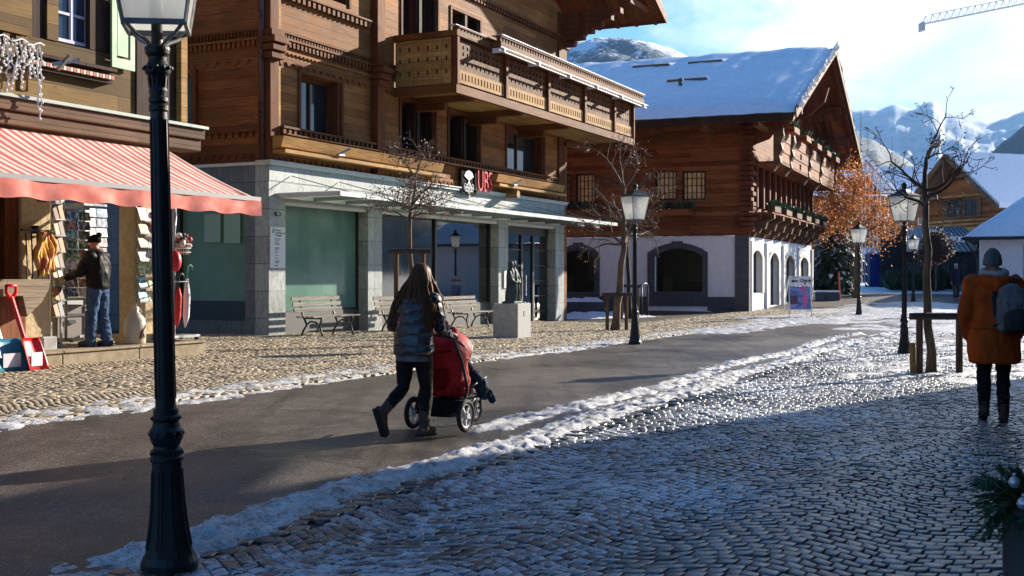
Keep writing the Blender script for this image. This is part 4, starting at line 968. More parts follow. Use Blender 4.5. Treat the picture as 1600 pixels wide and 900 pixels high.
# ------------------------------------------------------------------ second chalet: white ground floor, red brown timber, snow roof
A2 = math.atan2(.921, .389)
CX, CY = 368/1800*50, 50.0
FC = Frame(CX, CY, A2); C = FC.Y; CS = FC.X
ch = thing('snow_roofed_chalet', 'red brown timber chalet with white ground floor, arched windows and a broad snow covered roof', 'building', (CX, CY, 0), A2)
BL, LY = 18.5, 24.0; ZW = 3.3
def arch(x0, x1, z0, z1, rise, n=10):
    return [(x0, z0)]+[(x0+(x1-x0)*i/n, z1-rise+rise*math.sin(math.pi*i/n)**.8) for i in range(n+1)]+[(x1, z0)]
def aop(M, pxs, fn, dy, surround_m, pane_m, parent, dark=True):
    """arched shop window: (outer px0, px1, y0, y1), (inner ...)"""
    (a0, a1, b0, b1), (c0, c1, d0, d1) = pxs
    o0, ozt = fn((a0+a1)/2, b0); _, ozb = fn((a0+a1)/2, b1); _, izt = fn((c0+c1)/2, d0); _, izb = fn((c0+c1)/2, d1)
    ox0, ox1 = fn(a0, 430)[0], fn(a1, 430)[0]; ix0, ix1 = fn(c0, 430)[0], fn(c1, 430)[0]
    if ox0 > ox1: ox0, ox1 = ox1, ox0
    if ix0 > ix1: ix0, ix1 = ix1, ix0
    return (ox0, ox1, ozb, ozt), (ix0, ix1, izb, izt)
big = [((1012,1106,379,478),(1023,1098,388,456)), ((872,937,381,478),(874,929,391,456))]
ws = []
for o in big: ws.append(aop(None, o, CS, 0, None, None, ch))
b = MB(); b.M = SIDE; b.wall(.0, LY, -.3, ZW, [w_[1] for w_ in ws], 0, .4); b.build('white_wall', M_white, ch)
M_reft = NT('shop_interior_glass'); v = M_reft.coord('Object'); M_reft.set((.02,.025,.028), .04, 0, .9); M_reft = M_reft.m
for (o, i) in ws:
    b = MB(); b.M = SIDE; rise = (o[3]-o[2])*.16
    outer = arch(o[0], o[1], o[2], o[3], rise); inner = arch(i[0], i[1], i[2], i[3], rise*.8)
    b.strip(outer, inner, -.05, .12); m = (o[0]+o[1])/2; b.box(m-.25, m+.25, -.09, -.052, o[3]-.2, o[3]+.06); b.box(o[0], o[1], -.06, .1, o[2], i[2])
    f = b.build('window_surround', M_plint, ch)
    b = MB(); b.M = SIDE; b.box(i[0], i[1], .2, .22, i[2], i[3]); b.build('pane', M_glass, f)
    b = MB(); b.M = SIDE; b.box(i[0]-.4, i[1]+.3, 2.6, 2.7, 0, 3.2); b.box(i[0]-.4, i[0]-.3, .4, 2.6, 0, 3.2); b.box(i[1]+.3, i[1]+.4, .4, 2.6, 0, 3.2); b.box(i[0]-.4, i[1]+.4, .4, 2.6, .2, .35); b.build('interior', flat('interior_dark', (.3,.3,.28), .6), f)
    b = MB(); b.M = SIDE; m = i[0]*.62+i[1]*.38; b.box(m-.5, m+.5, 2.5, 2.6, 1.3, 2.6); b.box(m+.9, m+1.3, 1.2, 1.5, .5, 1.5); b.build('cabinet', flat('interior_ochre', (.7,.58,.35), .6), f)
# plinth and quoin
pz = CS(1000, 463)[1]; qy = CS(1149, 430)[0]
gaps = sorted((w_[0][0], w_[0][1]) for w_ in ws)
b = MB(); b.M = SIDE; last = 0
for g0, g1 in gaps+[(LY, LY)]:
    if g0 > last: b.box(max(0, last), g0, -.07, .0, -.3, pz)
    last = g1
b.box(-.06, qy, -.08, .0, pz+.002, ZW+.05)
b.build('plinth', M_plint, ch)
b = MB(); b.box(-.07, .35, -.08, -.002, -.3, ZW); b.build('corner_quoin', M_plint, ch)
# street side ground floor with tall arched openings
ar = [((1170.5,1193,386,470),(1174,1190,391,458)), ((1199,1219,390,478),(1202,1216,395,477)), ((1224,1243,395,474),(1227,1240,399,473)), ((1246.5,1265,398,470),(1249.6,1262,402,458))]
ws2 = [aop(None, o, C, 0, None, None, ch) for o in ar]
b = MB(); b.wall(.36, BL, -.3, ZW, [w_[1] for w_ in ws2], 0, .4); b.build('white_street_wall', M_white, ch)
for (o, i) in ws2:
    b = MB(); rise = (i[3]-i[2])*.16; b.strip(arch(o[0], o[1], i[2], o[3], rise*1.5), arch(i[0], i[1], i[2], i[3], rise), -.05, .06); f = b.build('arch_surround', mat('pale_stone_arch', (.6,.57,.52), (.5,.47,.43), 6, .8), ch)
    b = MB(); b.box(i[0], i[1], .25, .27, i[2], i[3]); b.build('pane', mat('matt_dark_pane', (.012,.013,.016), None, 5, .5, 0, spec=.2), f)
b = MB()
for k in range(5): x = [.36, ws2[0][0][1]+.3, ws2[1][0][1]+.4, ws2[2][0][1]+.5, BL-.3][k]; b.box(x, x+.3, -.12, -.002, -.3, ZW-.2)
b.each('pilaster', M_white, ch)
# timber storeys
f1 = [((1025,1059),(267,313)), ((1067,1104),(268,313)), ((882,895),(272,318)), ((901,932),(272,318))]
wo = []
for (p0, p1), (q0, q1) in f1:
    y1, z1 = CS(p0, q0); y0, _ = CS(p1, q0); _, z0 = CS((p0+p1)/2, q1); wo.append((y0, y1, z0, z1))
ZE = 8.35
b = MB(); b.M = SIDE; b.wall(-.02, LY, ZW+.051, ZE+.3, wo, -.1, .5); b.build('timber_wall', W['ch2'], ch)
s = NT('net_curtain'); v = s.coord('UV'); f = s.noise(v, 3, 4); s.set(s.ampm if False else s.ramp(f, [(.35, (.62,.4,.17)), (.65, (.82,.6,.3))]), .7); curt = s.m
for (y0, y1, z0, z1) in wo:
    window(ch, y0+.01, y1-.01, z0+.01, z1-.01, -.03, W['dark'], curt, 5, 4, .07, SIDE, bw=.016)
b = MB(); b.M = SIDE
for z in (ZW+.06,): b.box(-.1, LY, -.16, -.1, z, z+.3)
for z in (4.62, 6.7, 7.05): b.box(-.05, LY, -.17, -.101, z, z+.09)
scallop(b, 0, LY, 6.45, 6.66, -.102, .3); scallop(b, 0, LY, 7.3, 7.5, -.102, .3)
for (y0, y1, z0, z1) in wo: b.box(y0-.14, y0-.01, -.16, -.1, z0-.1, z1+.1); b.box(y1+.01, y1+.14, -.16, -.1, z0-.1, z1+.1); b.box(y0-.14, y1+.14, -.18, -.1, z0-.2, z0-.1)
b.build('moulding', W['ch2'], ch)
b = MB(); b.wall(.36, BL, ZW+.051, ZE+.2, [], 0, .4); b.prism([(-.0, ZE+.2), (BL, ZE+.2), (9.4, 12.6)], .0, .4); b.build('gable_wall', W['ch2'], ch)
b = MB()
for z in np.arange(3.5, 8.2, .22):
    e = .15+.12*((int(z*5)) % 2); b.box(-.1-e, .3, -.1-e*.8, .3, z, z+.17)
b.build('corner_post', W['ch2_v'], ch)
# tall first-floor windows on the street side (closed boards) between posts
b = MB(); dk = MB()
for k in range(12):
    x = .8+k*1.48; b.box(x, x+.25, -.28, .0, 4.6, 6.5); dk.box(x+.3, x+1.4, -.06, -.002, 4.7, 6.4)
b.each('street_window_post', W['ch2_v'], ch); dk.each('street_window', W['dark'], ch)
# flower shelf and boxes, carved consoles
def greenery(b, x0, x1, y, z, n, h, seed, d=.18):
    rr = random.Random(seed)
    for _ in range(n):
        x = rr.uniform(x0, x1); q = Vector((x, y+rr.uniform(-d, d), z)); a = rr.uniform(0, 6.28); l = h*rr.uniform(.5, 1.1)
        tip = q+Vector((math.cos(a)*.5*l, math.sin(a)*.5*l, l*rr.uniform(.3, 1))); sd_ = Vector((-math.sin(a), math.cos(a), .3))*l*.16
        b.add([q, q+(tip-q)*.5+sd_, tip, q+(tip-q)*.5-sd_], [(0,1,2,3)])
M_leaf = mat('box_evergreen', (.035,.07,.025), (.06,.11,.035), 12, .6, .2); M_fir = mat('fir_needles', (.018,.042,.02), (.035,.07,.03), 8, .6, .2)
M_pink = flat('winter_flower', (.25,.05,.12), .6)
b = MB(); b.box(.2, BL-.2, -1.05, -.02, 4.28, 4.34); b.box(.2, BL-.2, -.5, -.02, 4.05, 4.27); b.build('flower_shelf', W['ch2'], ch)
for k in range(8):
    x = .7+k*2.3
    b = MB(); b.prism([(0, 4.27), (0, 3.35), (.12, 3.3), (.22, 3.5), (.36, 3.45), (.46, 3.68), (.62, 3.62), (.72, 3.95), (1.02, 4.08), (1.02, 4.27)], x, x+.34)
    b.v = [(q[1], -q[0], q[2]) for q in b.v]; b.build('carved_console', W['grey'], ch)
for k in range(6):
    x = .5+k*3.0
    b = MB(); b.box(x, x+1.5, -1.1, -.8, 4.36, 4.62); fb = b.build('flower_box', W['grey'], ch); g = MB(); greenery(g, x, x+1.5, -.95, 4.6, 170, .38, k); g.build('plants', M_leaf, fb)
# upper balcony: overlapping carved boards with round holes
b = MB(); b.box(.3, BL-.3, -1.35, -.02, 6.45, 6.55)
b.build('balcony_floor', W['ch2'], ch)
b = MB()
xs_ = [.3, 3.2, 8.6, 12.5, BL-.3]
for k, (x0, x1) in enumerate(zip(xs_, xs_[1:])):
    n = 3
    for j in range(n):
        z = 6.5+j*.48; b.wall(x0+.1, x1-.5, z, z+.47, [((x0+x1)/2-.35, (x0+x1)/2+.15, z+.1, z+.37)] if j < 2 and k == 1 else [], -1.35-.03*j, .05)
b.each('balcony_board', W['ch2'], ch)
b = MB()
for x in xs_:
    b.v_ = 0
    pr = [(1.1, 6.1), (1.25, 6.3), (1.42, 6.45), (1.36, 6.75), (1.5, 7.0), (1.42, 7.3), (1.55, 7.6), (1.5, 7.95), (1.1, 7.95)]
    q = MB(); q.prism(pr, x-.25, x+.2); b.add([(p[1], -p[0], p[2]) for p in q.v], q.f)
b.each('carved_bracket', W['grey'], ch)
for k in range(5):
    x = 1.0+k*3.5
    b = MB(); b.box(x, x+1.4, -1.85, -1.5, 7.85, 8.1); fb = b.build('flower_box', W['ch2'], ch); g = MB(); greenery(g, x, x+1.4, -1.7, 8.08, 110, .38, 20+k); g.build('plants', M_leaf, fb)
# window box on the camera side
for (p0, p1, s0) in ((1033, 1083, 40), (872, 916, 41)):
    y1, z1 = CS(p0, 327, -.35); y0, _ = CS(p1, 327, -.35)
    b = MB(); b.box(-.42, -.12, y0, y1, z1-.28, z1); fb = b.build('flower_box', W['ch2'], ch)
    g = MB(); greenery(g, y0, y1, -.3, z1-.02, 420, .42, s0); g.v = [(q[1]-0, q[0], q[2]) for q in g.v]; g.build('plants', M_fir, fb)
    g = MB(); greenery(g, y0+.3, y1-.3, -.33, z1+.12, 30, .14, s0+5); g.v = [(q[1], q[0], q[2]) for q in g.v]; g.build('flowers', M_pink, fb)
# roof
xe0, xe1, xm_ = -2.87, 21.7, 9.4; ze, zr = 8.25, 13.0; yo = -2.43
def rz(x): return ze+(zr-ze)*(1-abs(x-xm_)/(xm_-xe0))
def slab(b, x0, x1, y0, y1, a, c):
    b.add([(x0,y0,rz(x0)+a),(x1,y0,rz(x1)+a),(x1,y1,rz(x1)+a),(x0,y1,rz(x0)+a),(x0,y0,rz(x0)+c),(x1,y0,rz(x1)+c),(x1,y1,rz(x1)+c),(x0,y1,rz(x0)+c)], [(0,3,2,1),(4,5,6,7),(0,1,5,4),(1,2,6,5),(2,3,7,6),(3,0,4,7)])
b = MB(); slab(b, xe0, xm_, yo, LY+2, -.28, -.16); slab(b, xm_, xe1, yo, LY+2, -.28, -.16); b.build('roof', W['ch2'], ch)
b = MB(); slab(b, xe0-.05, xm_, yo-.05, LY+2, -.155, -.03); slab(b, xm_, xe1+.05, yo-.05, LY+2, -.155, -.03); b.build('shingles', stone('wood_shingles', (.1,.09,.08), (.16,.14,.12), .12, .2, .8), ch)
b = MB()
for x in (1.2, 4.6, 9.4, 14.2, 17.6): b.box(x-.16, x+.16, yo+.25, 0, rz(x)-.85, rz(x)-.45)
for y in np.arange(yo+.12, LY+1.5, 1.15): b.bar((xe0+.05, y, ze-.37), (xm_, y, zr-.37), .16, .18); b.bar((xe1-.05, y, ze-.37), (xm_, y, zr-.37), .16, .18)
b.each('rafter', W['ch2_v'], ch)
b = MB()
for x in (.2, 17.9):   # curved struts under the purlins
    pts = [(0, 6.9), (-.3, 7.3), (-.9, 7.5), (-1.2, 7.9), (-1.8, 8.1), (-2.1, 8.45), (-2.3, 8.5), (-2.3, 8.9), (0, 8.9)] if x < 5 else [(0, 6.7), (-.4, 7.2), (-1.1, 7.4), (-1.4, 7.8), (-2.1, 8.0), (-2.3, 8.5), (0, 8.6)]
    q = MB(); q.prism(pts, x-.12, x+.12); b.add([(p[1], p[0], p[2]) for p in q.v], q.f)
pts = [(0, 8.9), (-.6, 9.4), (-1.3, 9.7), (-2.0, 10.3), (-2.2, 11.0), (0, 11.2)]
q = MB(); q.prism(pts, 9.3, 9.55); b.add([(p[1], p[0], p[2]) for p in q.v], q.f)
b.each('carved_strut', W['ch2_v'], ch)
b = MB(); b.bar((xe0-.1, yo-.1, ze-.12), (xm_, yo-.1, zr-.12), .07, .42); b.bar((xe1+.1, yo-.1, ze-.12), (xm_, yo-.1, zr-.12), .07, .42)
b.build('barge_board', W['grey'], ch)
b = MB(); b.box(xe0-.1, xe0, yo, LY+2, ze-.4, ze-.1); b.build('eaves_board', W['dark'], ch)
b = MB(); b.box(-1.9, -1.7, yo+.2, LY, ze-.15, ze+.05); b.box(-1.0, -.8, yo+.2, LY, ze+.0, ze+.2)
for y in np.arange(-.9, LY, 2.3): b.box(-2.3, .0, y, y+.22, ze-.5, ze-.3)
b.each('eaves_purlin', W['beam'], ch)
# rounded snow layer with a ragged verge
b = MB(); ny, nx2 = 150, 60
for j in range(ny+1):
    y = yo-.12+(LY+2.2-yo)*j/ny
    for i in range(nx2+1):
        x = xe0-.15+(xe1+.15-(xe0-.15))*i/nx2
        edge = min(sm(0, .7, x-xe0+.15), sm(0, .7, xe1+.15-x), sm(0, .5, y-yo+.12)*.85+.15)
        rdg = max(0, 1-abs(x-xm_)/1.6)**2*.22
        z = rz(x)-.02-rdg+(.36+.10*fbm(1, y*.7, 5))*edge+.07*fbm(x*.45, y*.35, 3)*edge+.02*fbm(x*2, y*1.4, 8)+(.05*fbm(x*6, y*6, 2) if j < 4 else 0)
        b.v.append((x-(.16*abs(fbm(2, y*1.6, 7)) if i == 0 else 0), y-(.10*abs(fbm(x*5, 1, 7)) if j == 0 else 0), z))
b.f = [(j*(nx2+1)+i, j*(nx2+1)+i+1, (j+1)*(nx2+1)+i+1, (j+1)*(nx2+1)+i) for j in range(ny) for i in range(nx2)]
b.build('roof_snow', M_snow, ch, True)
b = MB(); rr = random.Random(5)
for k in range(170):
    t = k/170; x = xe0+(xm_-xe0)*t; l = rr.uniform(.1, .32); y = yo-.13; z = rz(x)+.12+rr.uniform(-.08, .12)
    b.add([(x, y, z), (x+.1, y-.1, z+.05), (x+.05, y-l*.7, z-l*.3), (x-.05, y-.1, z+.16)], [(0,1,2), (0,2,3), (1,3,2), (0,3,1)])
b.build('verge_snow', M_snow, ch, True)
# roof details: vents, snow-guard humps
for k, (px, py) in enumerate(((1063, 136),)):
    # intersection of the view ray with the near roof slope
    o, d, dz = FC.ray(px, py); sl = (zr-ze)/(xm_-xe0); kk = (ze+.3+sl*(o[0]-xe0)-CAMZ)/(dz-sl*d[0]); x, y, z = o[0]+kk*d[0], o[1]+kk*d[1], CAMZ+kk*dz
    b = MB(); b.lathe([(.09,-.3),(.09,.25),(.15,.27),(.15,.36),(.02,.42)], 12, (x, y, z)); b.build('roof_vent', M_iron, ch)
for (px, py, w_) in ((1017, 105, 2.4), (1102, 99, 2.2), (1074, 127, 2.4)):
    o, d, dz = FC.ray(px, py); sl = (zr-ze)/(xm_-xe0); kk = (ze+.3+sl*(o[0]-xe0)-CAMZ)/(dz-sl*d[0]); x, y, z = o[0]+kk*d[0], o[1]+kk*d[1], CAMZ+kk*dz
    b = MB(); b.add([(x-.06,y-w_/2,z-.04),(x-.06,y+w_/2,z-.04),(x-.02,y+w_/2-.3,z+.16),(x-.02,y-w_/2+.3,z+.16),(x+.7,y+w_/2,z+.28),(x+.7,y-w_/2,z+.28)], [(0,1,2,3),(3,2,4,5),(0,3,5),(1,4,2)])
    b.build('skylight_hump', M_snow, ch)
    b = MB(); b.box(x-.09, x-.062, y-w_/2+.25, y+w_/2-.25, z-.03, z+.12); b.build('skylight_edge', M_iron, ch)
# terrace wall, steps, snow heap and railing beside the bank
def wp(px, py, D): return Vector(((px-800)/FPX*D, D, CAMZ-(py-HOR)/FPX*D))
for k, (pa, pb, D, y0, y1, dp, mm, nm) in enumerate(((882, 945, 47.5, 468, 484, .8, M_plint, 'terrace wall with snow on top beside the bank'),)):
    a = wp(pa-20, y1, D); c = wp(pb, y1, D); r = thing('terrace_wall', 'low dark stone terrace wall capped with snow between the bank and the chalet', 'wall', (a.x, a.y, 0))
    b = MB(); L_ = c.x-a.x; b.box(0, L_, 0, dp, -.3, wp(900, 471, D).z); b.build('stone_body', M_plint, r, bevel=.02)
    q = MB(); n = 30; zt = wp(900, 471, D).z
    for i in range(n+1):
        for j in range(7):
            u = i/n; w2_ = -1+2*j/6; q.v.append((L_*u, dp/2+w2_*dp*.56, zt-.02+.16*(1-w2_**4)*(.8+.5*fbm(u*8, w2_))*min(1, 8*(1-u)+.1)))
    q.f = [(i*7+j, (i+1)*7+j, (i+1)*7+j+1, i*7+j+1) for i in range(n) for j in range(6)]; q.build('snow_cap', M_snow, r, True)
snowb = []
def heap(name, c0, c1, hw, h, seed, m=M_snow, step=.1):
    b = MB(); a = Vector(c0); d = Vector(c1)-a; ln = d.length; d.normalize(); nrm = Vector((-d.y, d.x)); n = int(ln/step); mm = int(2*hw/step)+1
    for i in range(n+1):
        for j in range(mm):
            u = -1+2*j/(mm-1); p = a+d*(ln*i/n)+nrm*u*hw; e = min(1, 3*min(i/n, 1-i/n)+.05)
            b.v.append((p.x, p.y, H(p.x, p.y)+h*max(0, 1-u*u)*e*(.7+.9*abs(fbm(p.x*.9, p.y*.9, seed)))+.04*fbm(p.x*4, p.y*4, seed)-.03*(1-e)-.03*abs(u)))
    b.f = [(i*mm+j, (i+1)*mm+j, (i+1)*mm+j+1, i*mm+j+1) for i in range(n) for j in range(mm-1)]
    o = b.build(name, m, None, True); o['kind'] = 'stuff'; return o
g1, g2, g3, g4 = gp(880, 483), gp(985, 480), gp(882, 497), gp(1010, 492)
heap('snow_heap', (g1.x, g1.y), (g2.x, g2.y), 1.4, .35, 3); heap('snow_heap', (g3.x-1, g3.y), (g4.x, g4.y), 1.6, .16, 6)
heap('snow_heap', (g2.x, g2.y+.5), (gp(1150, 486).x, gp(1150, 486).y), 1.5, .12, 9)
hr = thing('hand_rail', 'small metal handrail by the steps behind the young tree pair', 'railing', tuple(wp(1000, 494, 42)), 0)
b = MB(); b.tube([(-.2,0,0),(-.2,0,.85),(.1,.3,1.15),(.28,.5,1.2),(.34,.55,1.1),(.34,.55,0)], .03, 8); b.tube([(.1,.3,1.15),(.1,.3,0)], .025, 8); b.build('rail', M_iron, hr, True)
# ------------------------------------------------------------------ street lamps
M_lamp = mat('lamp_black_iron', (.012,.012,.012), (.022,.021,.02), 22, .45, .35, .004, spec=.35)
M_lgl = NT('lamp_glass'); M_lgl.set((.85,.86,.85), .15); q_ = M_lgl
tl_ = q_.n('ShaderNodeBsdfTranslucent'); tl_.inputs[0].default_value = (.9,.9,.88,1); tr_ = q_.n('ShaderNodeBsdfTransparent'); tr_.inputs[0].default_value = (.92,.93,.93,1)
m1 = q_.n('ShaderNodeMixShader'); m1.inputs[0].default_value = .6; q_.l(q_.p.outputs[0], m1.inputs[1]); q_.l(tl_.outputs[0], m1.inputs[2])
m2 = q_.n('ShaderNodeMixShader'); q_.l(q_.ramp(q_.noise(q_.coord('UV'), 3, 4), [(.3, .3), (.7, .5)]), m2.inputs[0]); q_.l(m1.outputs[0], m2.inputs[1]); q_.l(tr_.outputs[0], m2.inputs[2]); q_.l(m2.outputs[0], q_.out.inputs[0]); M_lgl = q_.m
def make_lamp(label, loc, Ht, rotz, group='street lamps'):
    r = thing('street_lamp', label, 'street lamp', loc, rotz, group); k = Ht/4.0
    def P(p): return [(r_*k, z*k) for r_, z in p]
    b = MB()
    b.lathe(P([(.15,0),(.158,.02),(.158,.06),(.146,.085),(.14,.10)]), 28)
    b.lathe(P([(.14,.10),(.122,.18),(.106,.28),(.095,.40),(.088,.52),(.085,.625)]), 8, rot=R(22.5))
    for a in range(8):      # raised panel edges on the bell foot
        M_ = Matrix.Rotation(a*math.pi/4, 4, 'Z'); b.M = M_
        for s_ in (-1, 1):
            b.tube([(.122*k, s_*.036*k, .14*k), (.1*k, s_*.03*k, .28*k), (.089*k, s_*.026*k, .4*k), (.0805*k, s_*.024*k, .58*k)], .005*k, 5)
        b.M = None
    b.lathe(P([(.085,.625),(.094,.63),(.094,.65),(.086,.66),(.086,.675),(.09,.69),(.074,.70),(.072,.715),(.086,.745),(.094,.77),(.094,.80),(.08,.82),(.072,.845),(.072,.855),(.08,.862),(.08,.88),(.07,.89),(.07,.92),(.06,.925)]), 28)
    for a in range(22):
        t = a*math.pi/11
        for zz_, rr_ in ((.672, .088), (.871, .08)): b.ball((math.cos(t)*rr_*k, math.sin(t)*rr_*k, zz_*k), .0075*k, 6)
    for a in range(12):
        t = a*math.pi/6; b.ball((math.cos(t)*.086*k, math.sin(t)*.086*k, .785*k), .016*k, 7)
    foot = b.build('foot', M_lamp, r, False)
    b = MB(); prof = P([(.057,.92),(.056,1.0),(.054,1.3),(.048,2.4),(.047,2.6),(.054,2.61),(.054,2.635),(.047,2.645),(.054,2.66),(.054,2.68),(.047,2.69),(.052,2.72),(.045,2.74),(.045,2.79),(.052,2.80),(.068,2.82),(.074,2.84),(.074,2.855),(.06,2.87),(.05,2.89),(.052,2.91),(.066,2.93),(.07,2.95),(.07,2.965),(.06,2.975),(.032,2.98),(.03,3.12)])
    b.lathe(prof, 24)
    for a in range(12):
        t = a*math.pi/6; b.bar((math.cos(t)*.056*k, math.sin(t)*.056*k, .98*k), (math.cos(t)*.0485*k, math.sin(t)*.0485*k, 2.56*k), .007*k, .007*k)
        b.ball((math.cos(t)*.074*k, math.sin(t)*.074*k, 2.847*k), .013*k, 6)
        b.bar((math.cos(t)*.047*k, math.sin(t)*.047*k, 2.74*k), (math.cos(t)*.054*k, math.sin(t)*.054*k, 2.8*k), .012*k, .008*k)
    b.build('post', M_lamp, r)
    # lantern
    z0, z1 = 3.08*k, 3.66*k; r0, r1 = .235*k, .365*k
    b = MB(); c4 = [(math.cos(R(45)+i*math.pi/2), math.sin(R(45)+i*math.pi/2)) for i in range(4)]
    for i in range(4):
        a, c = c4[i], c4[(i+1) % 4]
        b.bar((a[0]*r0, a[1]*r0, z0), (a[0]*r1, a[1]*r1, z1), .016*k); b.bar((a[0]*r0, a[1]*r0, z0), (c[0]*r0, c[1]*r0, z0), .02*k, .03*k); b.bar((a[0]*r1, a[1]*r1, z1), (c[0]*r1, c[1]*r1, z1), .022*k, .022*k)
        b.tube([(a[0]*.04*k, a[1]*.04*k, 2.97*k), (a[0]*.08*k, a[1]*.08*k, 3.0*k), (a[0]*.15*k, a[1]*.15*k, 3.03*k), (a[0]*r0*.92, a[1]*r0*.92, z0)], .011*k, 6)
    fr_ = b.build('lantern_frame', mat('lantern_grey', (.12,.125,.13), (.18,.18,.18), 14, .4, .2), r)
    b = MB()
    for i in range(4):
        a, c = c4[i], c4[(i+1) % 4]; s_ = .985
        b.quad((a[0]*r0*s_, a[1]*r0*s_, z0), (c[0]*r0*s_, c[1]*r0*s_, z0), (c[0]*r1*s_, c[1]*r1*s_, z1), (a[0]*r1*s_, a[1]*r1*s_, z1))
    gl = b.build('lantern_glass', M_lgl, r); md = gl.modifiers.new('s', 'SOLIDIFY'); md.thickness = .004
    b = MB(); b.lathe([(.39*k, z1),(.4*k, z1+.012*k),(.37*k, z1+.02*k),(.22*k, z1+.08*k),(.13*k, z1+.15*k),(.1*k, z1+.17*k)], 4, rot=R(45)); b.lathe([(.07*k, z1+.17*k),(.055*k, z1+.19*k),(.055*k, z1+.24*k),(.075*k, z1+.25*k),(.07*k, z1+.28*k),(.04*k, z1+.31*k),(.01*k, z1+.33*k)], 16)
    b.build('lantern_roof', M_lamp, r)
    b = MB(); b.lathe([(.03*k, z0+.02),(.04*k, z0+.08*k),(.035*k, z0+.2*k),(.01*k, z0+.24*k)], 12); b.build('bulb', flat('frosted_bulb_glass', (.85,.84,.8), .3), r, True)
    return r
for (px, py, top, lab, rz_) in ((265, 890, -213, 'large near black street lamp standing in the snow at the left front', 12), (992, 537, 285, 'black street lamp at the far road edge, right of the tied young tree', 30),
                         (1413, 553, 283, 'black street lamp with snowy foot left of the wooden tree guard', 40), (1342, 493, 345, 'smaller looking street lamp beside the orange leaved tree', 35), (1427, 471, 365, 'farthest and smallest street lamp, just right of the guard lamp post', 40)):
    g = gp(px, py); Ht = (py-top)*g.y/FPX; lp = make_lamp(lab, (g.x, g.y, g.z-.01), Ht, R(rz_))
    if px == 265: lp.rotation_euler = (0, R(-1.3), R(rz_))

# ------------------------------------------------------------------ benches, statue
def make_bench(label, x, rz_=0):
    # local: faces the street (-y)
    wx, wy = FU.world(x, -.75); g = H(wx, wy)
    r = thing('park_bench', label, 'bench', (wx, wy, g+.01), ANG, 'benches along the bank front'); Lh = .95
    b = MB()
    for i in range(4): b.box(-Lh, Lh, -.26+i*.125, -.26+i*.125+.1, .43, .465)
    b.build('seat', W['slat'], r, bevel=.006)
    b = MB()
    for i, (y, z) in enumerate(((.26, .55), (.30, .68), (.34, .81))): b.box(-Lh, Lh, y, y+.03, z, z+.095)
    b.build('backrest', W['slat'], r, bevel=.006)
    for sx_ in (-.62, .62):
        b = MB(); b.tube([(sx_,-.28,.0),(sx_,-.24,.1),(sx_,-.2,.25),(sx_,-.24,.36),(sx_,-.26,.42)], .024, 8); b.tube([(sx_,.3,.0),(sx_,.26,.12),(sx_,.16,.26),(sx_,.22,.38),(sx_,.28,.5),(sx_,.38,.9)], .024, 8)
        b.tube([(sx_,-.2,.22),(sx_,-.1,.32),(sx_,.05,.34),(sx_,.18,.26)], .02, 8); b.tube([(sx_,-.27,.41),(sx_,.26,.41)], .018, 8); b.build('leg', M_iron, r, True)
    return r
make_bench('weathered slatted park bench in front of the left green bank window', FU.Y(513, 500, -.75)[0])
make_bench('slatted park bench mostly hidden behind the woman and the tree guard', FU.Y(632, 500, -.75)[0])
make_bench('slatted park bench between the woman and the statue pedestal', FU.Y(735, 500, -.75)[0])
g = gp(800, 527); ph = (527-474)*g.y/FPX
st = thing('statue', 'small dark bronze statue of an embracing couple on a concrete pedestal', 'statue', (g.x, g.y, g.z), ANG)
b = MB(); b.box(-.37, .37, -.33, .33, -.05, ph); pd_ = b.build('pedestal', M_conc, st, bevel=.012)
b = MB(); b.box(-.05, .03, -.336, -.331, ph-.3, ph-.18); b.build('pedestal_plaque', flat('bronze_plate', (.12,.09,.05), .4, .7), pd_)
M_brz = mat('green_bronze', (.03,.045,.042), (.08,.11,.1), 8, .6, .4, .006, metal=.2, spec=.3)
b = MB(); sh = (474-405)*g.y/FPX; q = sh/1.18
for sx_, hh in ((-.1, 1.0), (.1, 1.02)):
    b.stack([(ph-.01, sx_, 0, .13, .13), (ph+.25*q, sx_*1.1, 0, .11, .12), (ph+.5*q, sx_*1.0, 0, .085, .1), (ph+.72*q, sx_*.95, 0, .11, .1), (ph+.88*q, sx_*.8, 0, .1, .09), (ph+.95*q, sx_*.75, 0, .04, .05)], 14)
    b.ball((sx_*.72, 0, ph+1.04*q*hh), .085*q, 12, 1, 1.05, 1.25)
    b.tube([(sx_*1.9, -.02, ph+.86*q), (sx_*2.1, -.1, ph+.62*q), (sx_*.9, -.16, ph+.55*q), (-sx_*.4, -.14, ph+.64*q)], [.04,.038,.034,.03], 8)
b.tube([(-.1, -.13, ph), (-.08, -.15, ph+.3*q), (-.05, -.13, ph+.6*q)], .035, 8); b.tube([(.12, -.13, ph), (.08, -.15, ph+.35*q), (.06, -.13, ph+.6*q)], .035, 8)
b.box(-.22, .22, -.17, .17, ph-.005, ph+.05)
fg = b.build('figures', M_brz, st); remesh(fg, .018, 3)

